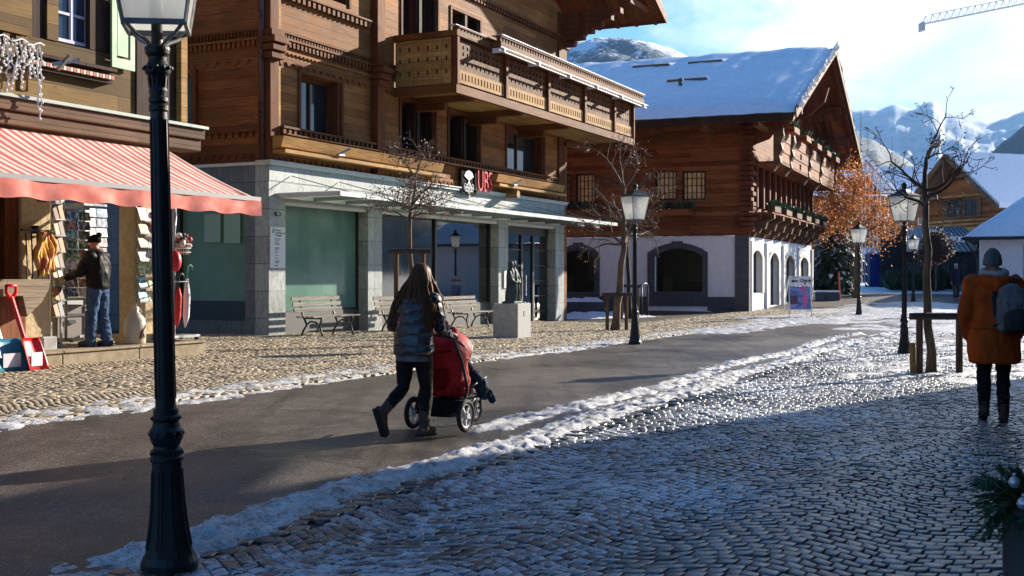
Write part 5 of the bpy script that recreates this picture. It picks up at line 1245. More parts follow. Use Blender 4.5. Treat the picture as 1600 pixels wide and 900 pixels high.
# ------------------------------------------------------------------ trees
def grow(b, p, d, ln, r, depth, rr, tips, up=.12, kink=.35, split=(2, 3), shrink=.68, nseg=4, mn=.005, n=6):
    pts = [p]; rad = [r]; cur = d.normalized()
    for i in range(nseg):
        cur = (cur+Vector((rr.uniform(-kink,kink), rr.uniform(-kink,kink), rr.uniform(-kink,kink)+up))*.5).normalized()
        pts.append(pts[-1]+cur*ln/nseg); rad.append(max(mn, r*(1-.45*(i+1)/nseg)))
        if depth > 0 and i >= 1 and rr.random() < .75:
            a = rr.uniform(0, 6.28); s1 = cur.orthogonal().normalized(); s2 = cur.cross(s1); nd = (cur*rr.uniform(.3,.8)+s1*math.cos(a)+s2*math.sin(a)).normalized()
            grow(b, pts[-1], nd, ln*shrink*rr.uniform(.6, 1.0), rad[-1]*.6, depth-1, rr, tips, up, kink, split, shrink, nseg, mn, max(4, n-1))
    b.tube(pts, rad, n, cap=False); tips += pts[-2:] if depth <= 1 else []
    if depth > 0:
        for _ in range(rr.randint(*split)):
            a = rr.uniform(0, 6.28); s1 = cur.orthogonal().normalized(); s2 = cur.cross(s1); nd = (cur+(s1*math.cos(a)+s2*math.sin(a))*rr.uniform(.35,.85)).normalized()
            grow(b, pts[-1], nd, ln*shrink*rr.uniform(.7, 1.05), rad[-1]*.75, depth-1, rr, tips, up, kink, split, shrink, nseg, mn, max(4, n-1))
def leaves(b, tips, rr, per, spread, size):
    for t in tips:
        for _ in range(per):
            q = t+Vector((rr.gauss(0,spread), rr.gauss(0,spread), rr.gauss(0,spread))); a = Vector((rr.uniform(-1,1), rr.uniform(-1,1), rr.uniform(-1,1))).normalized()*size*rr.uniform(.6,1.2); c = a.orthogonal().normalized()*size*.35
            b.add([q-a*.5, q+c, q+a*.5, q-c], [(0,1,2,3)])
M_orl = NT('orange_leaf'); f = M_orl.noise(M_orl.coord(), 1.5, 4); c_o = M_orl.ramp(f, [(.35, (.5,.14,.02)), (.65, (.62,.26,.05))]); M_orl.set(c_o, .6)
tl_ = M_orl.n('ShaderNodeBsdfTranslucent'); M_orl.l(c_o, tl_.inputs[0]); m1 = M_orl.n('ShaderNodeMixShader'); m1.inputs[0].default_value = .5; M_orl.l(M_orl.p.outputs[0], m1.inputs[1]); M_orl.l(tl_.outputs[0], m1.inputs[2]); M_orl.l(m1.outputs[0], M_orl.out.inputs[0]); M_orl = M_orl.m; M_dry = mat('dry_leaf', (.22,.09,.035), (.12,.05,.025), 5, .7, .1)
M_twig = mat('twig_bark', (.14,.1,.07), (.08,.06,.045), 10, .9, .5)
def sapling(name, label, base, lean, th, r, seed, depth, blen, mats_, leafm=None, per=2, lsz=.05, spread=.08, crown=None, topbr=True, kink=.4, split=(2,3), up=.12, nb=7, spreadang=1.0):
    rr = random.Random(seed); t = thing(name, label, 'tree', base); top = Vector(lean)
    b = MB(); n = 7; pts = [Vector((0,0,-.05))+(top+Vector((0,0,.05)))*i/n+Vector((rr.uniform(-.03,.03), rr.uniform(-.03,.03), 0))*(1 if 0 < i < n else 0) for i in range(n+1)]
    b.tube(pts, [r*(1.25 if i == 0 else 1-.35*i/n) for i in range(n+1)], 12); b.build('trunk', mats_[0], t, True)
    b = MB(); tips = []; c0 = pts[-1]
    grow(b, c0, Vector((0,0,1)), blen*1.25, r*.62, depth, rr, tips, up, kink*.6, split)
    for i in range(nb):
        a = i*2.4+rr.uniform(-.4,.4); h0 = c0+Vector((0,0,rr.uniform(-.35, .5)*blen*.6))
        grow(b, h0, Vector((math.cos(a)*spreadang, math.sin(a)*spreadang, rr.uniform(.25,.9))), blen*rr.uniform(.7,1.1), r*.38, depth-1, rr, tips, up, kink, split)
    if crown:
        cr = crown
    b.build('crown', mats_[1], t, True)
    if leafm:
        b = MB(); leaves(b, tips, rr, per, spread, lsz); b.build('leaves', leafm, t)
    return t
def guard(label, g, half, hgt, rotz, r=.055, stub=False, dx=0):
    t = thing('tree_guard', label, 'tree guard', g, rotz, 'wooden guards round the young trees')
    for s_ in (-1, 1):
        b = MB(); b.tube([(s_*half+dx, 0, -.1), (s_*half+dx, 0, hgt)], r, 12); b.build('post', W['stake'], t)
    b = MB(); b.tube([(-half-.16+dx, -.02, hgt-.02), (half+.16+dx, -.02, hgt-.02)], r*1.05, 12); b.build('rail', mat('dark_rail_wood', (.035,.025,.02), (.06,.045,.035), 6, .7, .4, .01, stretch=(1,6,6)), t)
    if stub: b = MB(); b.tube([(-half-.14+dx, -.1, -.05), (-half-.15+dx, -.1, .5)], .05, 10); b.build('stub_post', W['light'], t)
    return t
# young tree by the bank, behind the woman
g = gp(640, 541); hg = (541-391)*g.y/FPX
guard('wooden tree guard with a dark rail directly behind the woman', (g.x, g.y, g.z), .27, hg, R(5), .05)
zc = (541-330)*g.y/FPX
sapling('young_tree', 'thin young tree with rusty dry twigs in front of the bank canopy', (g.x+.06, g.y+.06, g.z), (-.05, 0, zc*.98), zc, .06, 11, 3, .62, (M_bark, M_twig), M_dry, 2, .05, .05, nb=9, up=.08, kink=.6)
g = gp(961, 516); hg = (516-459)*g.y/FPX
guard('low wooden tree guard left of the second street lamp', (g.x+.05, g.y, g.z), .27, hg, R(0), .05)
sapling('young_tree', 'leaning tree with tangled bare twigs left of the second street lamp', (g.x, g.y+.08, g.z), (.3, .15, (516-372)*g.y/FPX), 0, .12, 21, 3, 1.15, (M_bark, M_twig), M_dry, 1, .05, .06, nb=8, up=0, kink=.75)
g = gp(984, 497)
guard('wooden tree guard farther back behind the second street lamp', (g.x, g.y, g.z), .3, (497-446)*g.y/FPX, 0, .05)
sapling('young_tree', 'slim dark tree behind the leaning one, against the white chalet wall', (g.x, g.y+.08, g.z), (-.1, .1, (497-360)*g.y/FPX), 0, .09, 33, 3, 1.1, (M_barkd, M_twig), M_dry, 1, .05, .06, nb=6, up=.15, kink=.6)
g = gp(1458, 583); k = g.y/FPX
guard('wide wooden tree guard with a rounded dark rail beside the person in orange', (g.x+8*k, g.y-.05, g.z), 31*k, 91*k, R(0), .055, True)
sapling('young_tree', 'dark crooked leafless tree rising from the wooden guard at the right', (g.x, g.y+.1, g.z), (-.08, 0, 270*k), 0, .078, 63, 3, .72, (M_bark, M_barkd), flat('dead_leaf', (.05,.03,.02), .9, 0, .1), 1, .05, .03, nb=6, up=.05, kink=.75, split=(1,2), spreadang=1.1)
g = gp(1337, 465)
sapling('autumn_tree', 'tree still full of orange autumn leaves at the street bend', (g.x, g.y, g.z), (.1, 0, 3.7), 0, .17, 44, 4, 1.3, (M_bark, M_barkd), M_orl, 3, .15, .38, nb=6, up=.06, kink=.4, split=(2,3), spreadang=1.1)

# ------------------------------------------------------------------ sandwich board
g = gp(1251, 496); k = g.y/FPX
sb = thing('sandwich_board', 'white framed sandwich board with an arrow panel and a blue poster near the chalet corner', 'sign', (g.x, g.y, g.z+.01), R(4))
hw = .43; Hs = 64*k; tilt = .16
b = MB()
for s_ in (-1, 1):
    b.bar((s_*hw, 0, 0), (s_*(hw-.03), tilt, Hs), .035); b.bar((s_*hw*1.05, .7, 0), (s_*(hw-.03), tilt+.02, Hs), .03)
b.bar((-hw, .02, .28), (hw, .02, .28), .03)
b.build('frame', M_wpaint, sb)
b = MB(); yy = lambda z: tilt*z/Hs-.02
def panel(x0, x1, z0, z1, off=0): b.add([(x0,yy(z0)-off,z0),(x1,yy(z0)-off,z0),(x1,yy(z1)-off,z1),(x0,yy(z1)-off,z1),(x0,yy(z0)+.02-off,z0),(x1,yy(z0)+.02-off,z0),(x1,yy(z1)+.02-off,z1),(x0,yy(z1)+.02-off,z1)], [(0,1,2,3),(7,6,5,4),(0,4,5,1),(1,5,6,2),(2,6,7,3),(3,7,4,0)])
zt = Hs*.76; panel(-hw, hw, zt, Hs); hp = b.build('header_panel', M_wpaint, sb)
b = MB(); panel(-hw+.03, hw-.03, .3, zt-.02); s = NT('poster_print'); v = s.coord('Object'); f = s.noise(v, 3.2, 3, .5, .6); s.set(s.ramp(f, [(.32, (.03,.05,.2)), (.5, (.1,.22,.5)), (.6, (.2,.3,.55)), (.7, (.3,.12,.3))]), .3); po = b.build('poster', s.m, sb)
def onp(bb, pts, off, m_, name, par):
    q = MB(); vs = [(x, yy(z)-off, z) for x, z in pts]; q.add(vs, [tuple(range(len(vs)))]); o = q.build(name, m_, par); md = o.modifiers.new('s', 'SOLIDIFY'); md.thickness = .004; return o
zc_ = zt+(Hs-zt)*.5
onp(None, [(-.34, zc_), (-.24, zc_+.07), (-.24, zc_+.03), (-.08, zc_+.03), (-.08, zc_-.03), (-.24, zc_-.03), (-.24, zc_-.07)], .012, M_black, 'arrow', hp)
pk = flat('poster_pink', (.6,.12,.3), .4)
onp(None, [(.1,.42),(.22,.4),(.3,.6),(.28,.9),(.2,.98),(.12,.85),(.08,.6)], .012, pk, 'pink_figure', po); onp(None, [(-.02,1.12),(.1,1.18),(.24,1.14),(.24,1.06),(.1,1.02),(-.02,1.05)], .012, pk, 'pink_shape', po)
onp(None, [(-.38,.5),(-.1,.5),(-.1,.82),(-.38,.82)], .012, flat('poster_maroon', (.1,.04,.08), .4), 'dark_shape', po)
text('printed_word', 'Chärly', .17, M_black, hp, (-.02, yy(zc_)-.014, zc_-.04), rot=(R(88), 0, R(0)), ext=.002, bold=.004, shear=.3)
text('printed_word', 'CHARLY', .05, M_black, hp, (-.3, yy(Hs)-.014, Hs-.07), rot=(R(88), 0, 0), ext=.002)
q = MB(); q.ball((.2, yy(zc_)-.016, zc_-.1), .045, 8, 1, .15, .8); q.build('red_logo', flat('logo_red', (.6,.03,.05), .4), hp)
# ------------------------------------------------------------------ mountains
def m_mount(name, snowcol, rock, forest, fmax, scale=.004, cover=.5):
    s = NT(name); v = s.coord('Object'); g = s.n('ShaderNodeNewGeometry'); sp = s.n('ShaderNodeSeparateXYZ'); s.l(g.outputs['Normal'], sp.inputs[0])
    po = s.n('ShaderNodeSeparateXYZ'); s.l(g.outputs['Position'], po.inputs[0])
    n1_ = s.noise(v, scale, 12, .68, .6); n2_ = s.noise(v, scale*9, 8, .7)
    steep = s.math('ADD', s.math('MULTIPLY', sp.outputs[2], .8), s.math('MULTIPLY', n1_, .5))
    c = s.mix(s.ramp(steep, [(cover, 1.0), (cover+.08, 0.0)]), snowcol, rock)
    f = s.math('SUBTRACT', s.math('ADD', n1_, s.math('MULTIPLY', n2_, .5)), s.math('MULTIPLY', po.outputs[2], 1/fmax))
    c = s.mix(s.ramp(f, [(.28, 0.0), (.36, 1.0)]), c, s.ramp(n2_, [(.35, forest), (.62, tuple(q*2.2 for q in forest)), (.75, (.5,.55,.62))]))
    s.bump(n2_, .6, 6); return s.set(c, .8)
def interp(pts, x):
    if x <= pts[0][0]: return pts[0][1]
    for (a, b_), (c, d) in zip(pts, pts[1:]):
        if x <= c: k = (x-a)/(c-a); k = k*k*(3-2*k)*.5+k*.5; return b_+(d-b_)*k
    return pts[-1][1]
def ridge(name, pts, Dc, Df, m, seed, rough=.12, n=220, mm=46, back=.25, px0=None, px1=None, lab=None):
    b = MB(); p0 = px0 if px0 is not None else pts[0][0]; p1 = px1 if px1 is not None else pts[-1][0]
    for i in range(n+1):
        px = p0+(p1-p0)*i/n; hc = (HOR-interp(pts, px))/FPX
        for j in range(mm+1):
            u = j/mm; D = Df+(Dc-Df)*min(1, u/.8) if u <= .8 else Dc*(1+back*(u-.8)/.2)
            h = hc*Dc*(min(1, u/.8)**1.25 if u <= .8 else 1-.8*(u-.8)/.2)
            x, y = (px-800)/FPX*D, D; q = 1/(Dc*.09); w_ = math.sin(math.pi*min(1, u/.8)) if u < .8 else 0
            rn = 1-abs(noise.fractal(Vector((x*q, y*q, seed)), .95, 2.1, 7))*1.6
            z = h+hc*Dc*rough*((rn-.6)*(w_+.10)+.05*noise.noise(Vector((px*.08, j*.5, seed))))
            b.v.append((x, y, z-3))
    b.f = [(i*(mm+1)+j, (i+1)*(mm+1)+j, (i+1)*(mm+1)+j+1, i*(mm+1)+j+1) for i in range(n) for j in range(mm)]
    o = b.build(name, m, None, True); o['kind'] = 'structure'; return o
M_peak = m_mount('alpine_snow', (.82,.86,.92), (.3,.32,.36), (.2,.23,.27), 2600, .0016, .42)
M_hill = m_mount('wooded_snow_slope', (.8,.84,.9), (.12,.15,.2), (.012,.028,.042), 1000, .012, .5)
ridge('mountains', [(1180,215),(1260,195),(1330,172),(1368,168),(1400,163),(1428,170),(1445,160),(1458,157),(1467,163),(1475,178),(1500,178),(1530,187),(1550,189),(1575,183),(1600,172),(1680,150),(1800,140),(1950,180)], 6500, 3000, M_peak, 3.3, .14, 300, 60)
ridge('hills', [(300,40),(700,30),(880,58),(960,56),(1010,58),(1050,68),(1075,80),(1120,112),(1180,150),(1260,190),(1330,205),(1360,212),(1400,235),(1440,262),(1500,290)], 2200, 900, M_hill, 7.1, .12, 260, 50)
ridge('hills', [(1420,300),(1480,275),(1540,240),(1575,212),(1600,192),(1640,165),(1720,130),(1900,120),(2400,150)], 1800, 700, M_hill, 1.7, .12, 160, 40)
# ring of lower hills all round the valley
b = MB(); n = 160; mm = 8
for i in range(n):
    a = 2*math.pi*i/n
    for j in range(mm+1):
        r_ = 2600+260*j; hh = (420+260*noise.noise(Vector((math.cos(a)*3, math.sin(a)*3, 4))))*math.sin(math.pi*.5*min(1, j/6))*(1 if j < 7 else .6)
        ahead = max(0, math.cos(a-(math.pi/2-R(22)))); hh *= (.35 if ahead > .85 else 1); b.v.append((r_*math.cos(a), r_*math.sin(a), hh+60*noise.noise(Vector((math.cos(a)*20, math.sin(a)*20, j*.6)))*(j > 0)-5))
b.f = [(i*(mm+1)+j, ((i+1) % n)*(mm+1)+j, ((i+1) % n)*(mm+1)+j+1, i*(mm+1)+j+1) for i in range(n) for j in range(mm)]
o = b.build('hills', M_hill, None, True); o['kind'] = 'structure'

# ------------------------------------------------------------------ conifers
def conifer(name, label, base, Ht, rad, seed, layers=26, snow=.25, full=1.0, per=16, lf=.5, grp=None, needle=.05):
    rr = random.Random(seed); t = thing(name, label, 'tree', base, 0, grp)
    b = MB(); b.tube([(0,0,-.2),(0,0,Ht*.5),(0,0,Ht)], [rad*.09, rad*.06, .02], 8); b.build('trunk', M_barkd, t, True)
    g = MB(); s_ = MB()
    for i in range(layers):
        u = i/layers; z = Ht*(.06+.94*u); r_ = rad*(1-u)**.85*rr.uniform(.82, 1.1)+.05; nb = max(5, int(per*(1-u*.6)))
        for k in range(nb):
            a = rr.uniform(0, 6.283); d = Vector((math.cos(a), math.sin(a), 0)); sd_ = Vector((-d.y, d.x, 0)); rl = r_*rr.uniform(.7, 1.1); q = Vector((0,0,z))
            m_ = 6; w_ = rl*.2
            for j in range(1, m_+1):
                f = j/m_; c = q+d*rl*f+Vector((0,0,-rl*.45*f**1.6+rl*.12*f)); 
                for h_ in range(3):
                    e = sd_*rr.uniform(-1,1)*w_*(1.15-f)+Vector((0,0,rr.uniform(-.5,.15)*rl*.22)); tip = c+e+d*rl*.16+Vector((0,0,-rl*rr.uniform(.05,.2)))
                    wv_ = sd_*needle*rl*rr.uniform(.5,1.2)
                    g.add([c+e*.2, c+e*.7+wv_, tip, c+e*.7-wv_], [(0,1,2,3)])
                    if rr.random() < snow*(f > .3): u_ = Vector((0,0,.03)); s_.add([c+e*.3+u_, c+e*.8+wv_*.9+u_, tip*.999+u_, c+e*.8-wv_*.9+u_], [(0,1,2,3)])
    g.build('crown', M_fir, t); 
    if s_.f: s_.build('snow_on_branches', M_snow, t)
    return t
g = gp(1303, 458); k = g.y/FPX
conifer('conifer', 'broad dark conifer dusted with snow at the corner of the white chalet', (g.x, g.y, g.z), 200*k, 50*k, 5, 24, .1, per=26, needle=.1)
for (px, top, D, w_, lab) in ((1345, 172, 150, 14, 'tall slim spruce rising behind the eave of the snow roofed chalet'), (1394, 212, 170, 13, 'spruce standing farther back above the white roofs'), (1356, 205, 165, 12, 'shorter spruce just right of the tall slim one'), (1283, 300, 90, 16, 'snowy fir between the chalet and the autumn tree')):
    z0 = H((px-800)/FPX*D, D); hz = CAMZ+(HOR-top)/FPX*D-z0; conifer('spruce', lab, ((px-800)/FPX*D, D, z0), hz, w_*D/FPX, px, 24, .22, per=18, grp='spruces behind the houses', needle=.2)

# ------------------------------------------------------------------ far chalet with the long roof
def wD(px, D, z=None): return ((px-800)/FPX*D, D)
FG = Frame(34.6, 97.0, math.atan2(-.95, .3))
fc = thing('gabled_chalet', 'large brown gabled timber chalet far down the street at the right', 'building', (34.6, 97.0, 0), math.atan2(-.95, .3))
GW = 9.8; ge, gr = 7.6, 11.2
b = MB(); b.wall(.3, GW-.3, .3, ge, [], 0, .3); b.prism([(.3, ge), (GW-.3, ge), (GW/2, gr-.4)], 0, .3)
b.M = Matrix.Translation((GW-.3, 0, 0)) @ SIDE; b.wall(.3, 26, .3, ge-.2, [], -.3, .3); b.M = None; b.build('timber_wall', W['ch2'], fc)
b = MB()
for (x0, x1) in ((-1.1, GW/2), (GW+1.1, GW/2)):
    z0, z1 = ge-.85, gr
    for (a, c) in ((-.25, -.1),): b.add([(x0,-1.6,z0+a),(x1,-1.6,z1+a),(x1,27,z1+a),(x0,27,z0+a),(x0,-1.6,z0+c),(x1,-1.6,z1+c),(x1,27,z1+c),(x0,27,z0+c)], [(0,3,2,1),(4,5,6,7),(0,1,5,4),(1,2,6,5),(2,3,7,6),(3,0,4,7)])
b.build('roof', W['grey'], fc)
b = MB()
for (x0, x1) in ((-1.1, GW/2), (GW+1.1, GW/2)):
    z0, z1 = ge-.85, gr; b.add([(x0,-1.5,z0-.09),(x1,-1.5,z1-.09),(x1,27,z1-.09),(x0,27,z0-.09),(x0,-1.5,z0+.28),(x1,-1.5,z1+.28),(x1,27,z1+.28),(x0,27,z0+.28)], [(0,3,2,1),(4,5,6,7),(0,1,5,4),(1,2,6,5),(2,3,7,6),(3,0,4,7)])
b.build('roof_snow', M_snow, fc)
b = MB()
for x0 in (-1.15, GW+1.15): b.bar((x0, -1.66, ge-1.0), (GW/2, -1.66, gr-.1), .1, .35)
b.build('barge_board', W['grey'], fc)
b = MB()
for z in (3.2, 5.6, 5.9, 7.9): b.box(.4, GW-.4, -.14, -.002, z, z+.16)
scallop(b, .4, GW-.4, 5.0, 5.4, -.002, .35, .1); b.box(1.0, GW-.6, -.9, 0, 2.9, 3.0); b.build('moulding', W['light'], fc)
for (z0, z1, xs) in ((3.3, 4.9, (1.1, 3.3, 5.4, 7.4)), (6.2, 7.7, (3.2, 5.2))):
    for x in xs:
        f = window(fc, x, x+1.6, z0, z1, -.04, W['grey'], M_gdark, 2, 1, .12)
        for s__ in (-.42, 1.62): q = MB(); q.box(x+s__, x+s__+.4, -.1, -.05, z0, z1); q.build('shutter', W['grey'], fc)
b = MB(); greenery(b, 1.0, GW-.6, -.7, 3.0, 300, .4, 9); b.build('plants', M_fir, fc)
# plain snow roofed houses behind
def house(name, label, pxa, pxb, D, ytop, yeave, depth=9, wallm=None, side=0):
    xa_, xb_ = (pxa-800)/FPX*D, (pxb-800)/FPX*D; z0 = H((xa_+xb_)/2, D)-.3; ze_ = CAMZ+(HOR-yeave)/FPX*D; zr_ = CAMZ+(HOR-ytop)/FPX*D; Lh = xb_-xa_
    t = thing(name, label, 'building', (xa_, D, 0), R(side))
    b = MB(); b.wall(0, Lh, z0, ze_+.1, [], 0, .3); b.M = SIDE; b.wall(.3, depth, z0, ze_+.1, [], 0, .3); b.M = Matrix.Translation((Lh-.3,0,0)) @ SIDE; b.wall(.3, depth, z0, ze_+.1, [], 0, .3); b.build('wall', wallm or W['ch2'], t)
    b = MB()
    for (q0, q1) in ((-.0, 0.12), ):
        b.add([(-.8,-1,ze_-.1),(Lh+.8,-1,ze_-.1),(Lh+.8,depth/2,zr_-.1),(-.8,depth/2,zr_-.1),(-.8,depth+1,ze_-.1),(Lh+.8,depth+1,ze_-.1)], [(0,1,2,3),(3,2,5,4),(0,3,4),(1,5,2)])
    b.build('roof', W['dark'], t)
    b = MB(); b.add([(-.9,-1.1,ze_-.05),(Lh+.9,-1.1,ze_-.05),(Lh+.9,depth/2,zr_),(-.9,depth/2,zr_),(-.9,-1.1,ze_+.3),(Lh+.9,-1.1,ze_+.3),(Lh+.9,depth/2,zr_+.3),(-.9,depth/2,zr_+.3),(-.9,depth+1.1,ze_),(Lh+.9,depth+1.1,ze_),(Lh+.9,depth+1.1,ze_+.3),(-.9,depth+1.1,ze_+.3)], [(4,5,6,7),(0,4,7,3),(1,2,6,5),(0,1,5,4),(7,6,10,11),(3,7,11,8),(2,9,10,6),(8,11,10,9)]); b.build('roof_snow', M_snow, t)
    m_ = int(Lh/2.4); nz_ = max(1, int((ze_-max(0, z0))/2.8))
    for i in range(m_):
        for j in range(nz_):
            x = 1+i*2.4; z = max(.3, z0)+.9+2.8*j
            if z+1.2 < ze_: window(t, x, x+.9, z, z+1.2, -.06, M_wpaint, M_gdark, 2, 1, .08)
    return t
house('town_house', 'dark timber house with a wide sunlit snow roof behind the bare tree', 1385, 1490, 125, 256, 302, 12, W['ubs_side'])
house('town_house', 'small house with blue shaded snow roof between the chalet and the autumn tree', 1262, 1312, 105, 283, 306, 10, W['grey'])
house('town_house', 'brown house whose snow roof shows above the autumn tree', 1345, 1408, 140, 262, 292, 12, W['ubs_side'])
# scaffolding with snowy planks in front of the houses
D = 100; x0, x1 = (1352-800)/FPX*D, (1412-800)/FPX*D; zg = H(x0, D)
sf = thing('scaffold', 'scaffolding of thin poles and snowy planks left of the street lamp heads', 'scaffolding', (x0, D, zg), 0)
b = MB(); pk_ = MB()
for i in range(6):
    x = (x1-x0)*i/5; ht = CAMZ+(HOR-(250+60*i/5))/FPX*D-zg
    for y in (0, 1.0): b.tube([(x, y, 0), (x, y, ht)], .05, 6)
for j in range(5):
    z = 2+1.9*j; lim = 5 if j < 3 else (5-j)+1
    xe_2 = (x1-x0)*min(1, max(.25, (9.9-z)/4+.15)); b.tube([(0,0,z+1),(xe_2,0,z+1)], .035, 6); pk_.box(0, xe_2, 0, 1, z, z+.09)
b.tube([(0,-.05,CAMZ+(HOR-250)/FPX*D-zg),((x1-x0),-.05,CAMZ+(HOR-315)/FPX*D-zg)], .09, 6); b.build('poles', M_metal, sf)
pk_.bar((0,.4,CAMZ+(HOR-246)/FPX*D-zg), ((x1-x0)*1.0,.4,CAMZ+(HOR-312)/FPX*D-zg), 1.4, .22); pk_.each('snowy_planks', M_snow, sf)
# blue hoarding
D = 84; xh0, xh1 = (1352-800)/FPX*D, (1484-800)/FPX*D; zg = H(xh0, D)
hd = thing('hoarding', 'bright blue site hoarding with snow along its top', 'hoarding', (xh0, D, zg-.3), 0)
zt = CAMZ+(HOR-397)/FPX*D-zg+.3; b = MB()
for i in range(4): b.box((xh1-xh0)*i/4+.01, (xh1-xh0)*(i+1)/4-.01, 0, .1, 0, zt)
b.build('panel', mat('blue_panel', (.004,.03,.22), (.006,.04,.28), 2, .45, .05), hd)
b = MB(); b.box(0, (xh1-xh0)*.55, -.1, 1.0, zt+.002, zt+.5); b.build('snow_cap', M_snow, hd, bevel=.12)
b = MB()
for i in (0, 2): b.box((xh1-xh0)*i/4-.1+.2, (xh1-xh0)*i/4+.3, -.14, -.002, 0, zt+.2)
b.build('post', M_metal, hd)
# glass restaurant pavilion with metal roof, and its letters
D = 78; xp0_, xp1_ = (1412-800)/FPX*D, (1545-800)/FPX*D; zg = H(xp0_, D)-.2
pv = thing('glass_pavilion', 'dark glass restaurant pavilion with sloping ribbed roof and white letters', 'pavilion', (xp0_, D, 0), 0)
Lp = xp1_-xp0_; z1 = CAMZ+(HOR-398)/FPX*D; zr2 = CAMZ+(HOR-352)/FPX*D
b = MB(); nb_ = 9
for i in range(nb_+1): x = Lp*i/nb_; b.box(x-.05, x+.05, 0, .1, zg, z1)
b.box(0, Lp, 0, .1, zg, zg+.4); b.box(0, Lp, -.05, .12, z1, z1+.12); b.build('glazing_frame', M_black, pv)
b = MB(); b.box(0, Lp, .05, .07, zg+.4, z1); b.build('glazing', M_gdark, pv)
b = MB(); b.add([(-.2,-.5,z1+.1),(Lp+.2,-.5,z1+.1),(Lp+.2,5,zr2),(2,5,zr2),(-.2,-.5,z1+.2),(Lp+.2,-.5,z1+.2),(Lp+.2,5,zr2+.1),(2,5,zr2+.1)], [(0,3,2,1),(4,5,6,7),(0,1,5,4),(1,2,6,5),(2,3,7,6),(3,0,4,7)])
b.box(0, Lp, 4.9, 5.1, zg, zr2); b.build('roof', flat('dark_sheet_roof', (.04,.045,.055), .35, .5), pv)
b = MB()
for i in range(16):
    x = Lp*i/15; b.bar((x, -.5, z1+.22), (2+(x/Lp)*(Lp-1.8), 5, zr2+.12), .06, .1)
b.build('roof_rib', flat('rib_metal', (.12,.13,.15), .3, .6), pv)
zl = CAMZ+(HOR-378)/FPX*D; text('sign_letters', 'CAPPUCCINO', .62, M_wpaint, pv, ((1484-800)/FPX*D-xp0_, 1.4, zl), ext=.04, sx=.62, bold=.01)
b = MB(); b.box((1484-800)/FPX*D-xp0_, (1484-800)/FPX*D-xp0_+3, 1.42, 1.5, zl-.1, zl-.02)
for i in range(4): b.box((1484-800)/FPX*D-xp0_+i*.9, (1484-800)/FPX*D-xp0_+i*.9+.05, 1.44, 1.5, zl-1.3, zl)
b.build('sign_rail', M_black, pv)
# dark shrub row in front of the pavilion
for k, (px, w_) in enumerate(((1405, 9), (1432, 10), (1462, 9))):
    D = 76; z0 = H((px-800)/FPX*D, D); t = thing('evergreen_shrub', ['left', 'middle', 'right'][k]+'most of three dark evergreen shrubs in front of the pavilion', 'shrub', ((px-800)/FPX*D, D, z0), 0, 'shrubs by the pavilion'); b = MB(); greenery(b, -.5, .5, 0, 0, 700, 1.5, k+70, .3); b.build('leaves', M_fir, t); q = MB(); q.tube([(0,0,0),(0,0,.6)], .04, 6); q.build('stem', M_barkd, t)
sapling('young_tree', 'small red brown leaved tree before the far chalet', ((1462-800)/FPX*74, 74, H(27, 74)), (0, 0, 2.2), 0, .07, 91, 4, .5, (M_bark, M_barkd), flat('russet_leaf', (.13,.045,.03), .7), 7, .13, .22, nb=7)
# white house at the right edge
FW = Frame((1530-800)/FPX*68, 68, R(-25))
wh = thing('white_house', 'low white rendered house with overhanging snow roof at the right edge', 'building', (FW.o.x, FW.o.y, 0), R(-25))
ze_ = CAMZ+(HOR-372)/FPX*68; b = MB(); b.wall(0, 14, .0, ze_, [], 0, .4); b.M = SIDE; b.wall(.4, 12, .0, ze_, [], 0, .4); b.build('wall', M_white, wh)
b = MB()
for i, (x, zz_) in enumerate(((2.4, 1.2),)):
    b.box(x, x+.22, -.05, -.002, zz_, ze_-.5); b.box(x+.3, x+.5, -.05, -.002, zz_, ze_-.5)
b.build('wooden_post', W['light'], wh)
pr = [(-1.6, ze_-.05), (-.6, ze_+.55), (1.0, ze_+1.7), (3.0, ze_+3.6), (6, ze_+5.4), (14, ze_+5.4), (14, ze_-.1)]
b = MB(); b.add([(-.7,-.9,ze_-.1),(15,-.9,ze_-.1),(15,13,ze_-.1),(-.7,13,ze_-.1),(-.7,-.9,ze_+.05),(15,-.9,ze_+.05),(15,13,ze_+.05),(-.7,13,ze_+.05)], [(0,3,2,1),(4,5,6,7),(0,1,5,4),(1,2,6,5),(2,3,7,6),(3,0,4,7)]); b.build('roof', flat('eave_dark', (.05,.055,.06), .5), wh)
b = MB(); n = 22
for j in range(n+1):
    for i in range(n+1):
        x = -.8+15.9*i/n; y = -1.0+14.1*j/n; e = min(x+.8, y+1.0, 15.1-x, 13.1-y); z = ze_+.06+(min(.42, e*2) if e > 0 else 0)+(max(0, e-.3)*.72 if e < 6 else 4.1)*(.8+.2*sm(0, 3, e)); b.v.append((x, y, z))
b.f = [(j*(n+1)+i, j*(n+1)+i+1, (j+1)*(n+1)+i+1, (j+1)*(n+1)+i) for j in range(n) for i in range(n)]
b.build('roof_snow', M_snow, wh, True)
b = MB(); b.tube([(-.75,-1.0,ze_-.05),(15,-1.0,ze_-.05)], .09, 8); b.tube([(-.8,-1.0,ze_-.05),(-.8,13,ze_-.05)], .09, 8); b.tube([(-.7,-.95,ze_-.1),(-.6,-.7,ze_-.4),(-.3,-.15,ze_-.9),(-.1,-.1,ze_-1.3),(-.1,-.1,.2)], .06, 8); b.build('gutter', M_iron, wh, True)
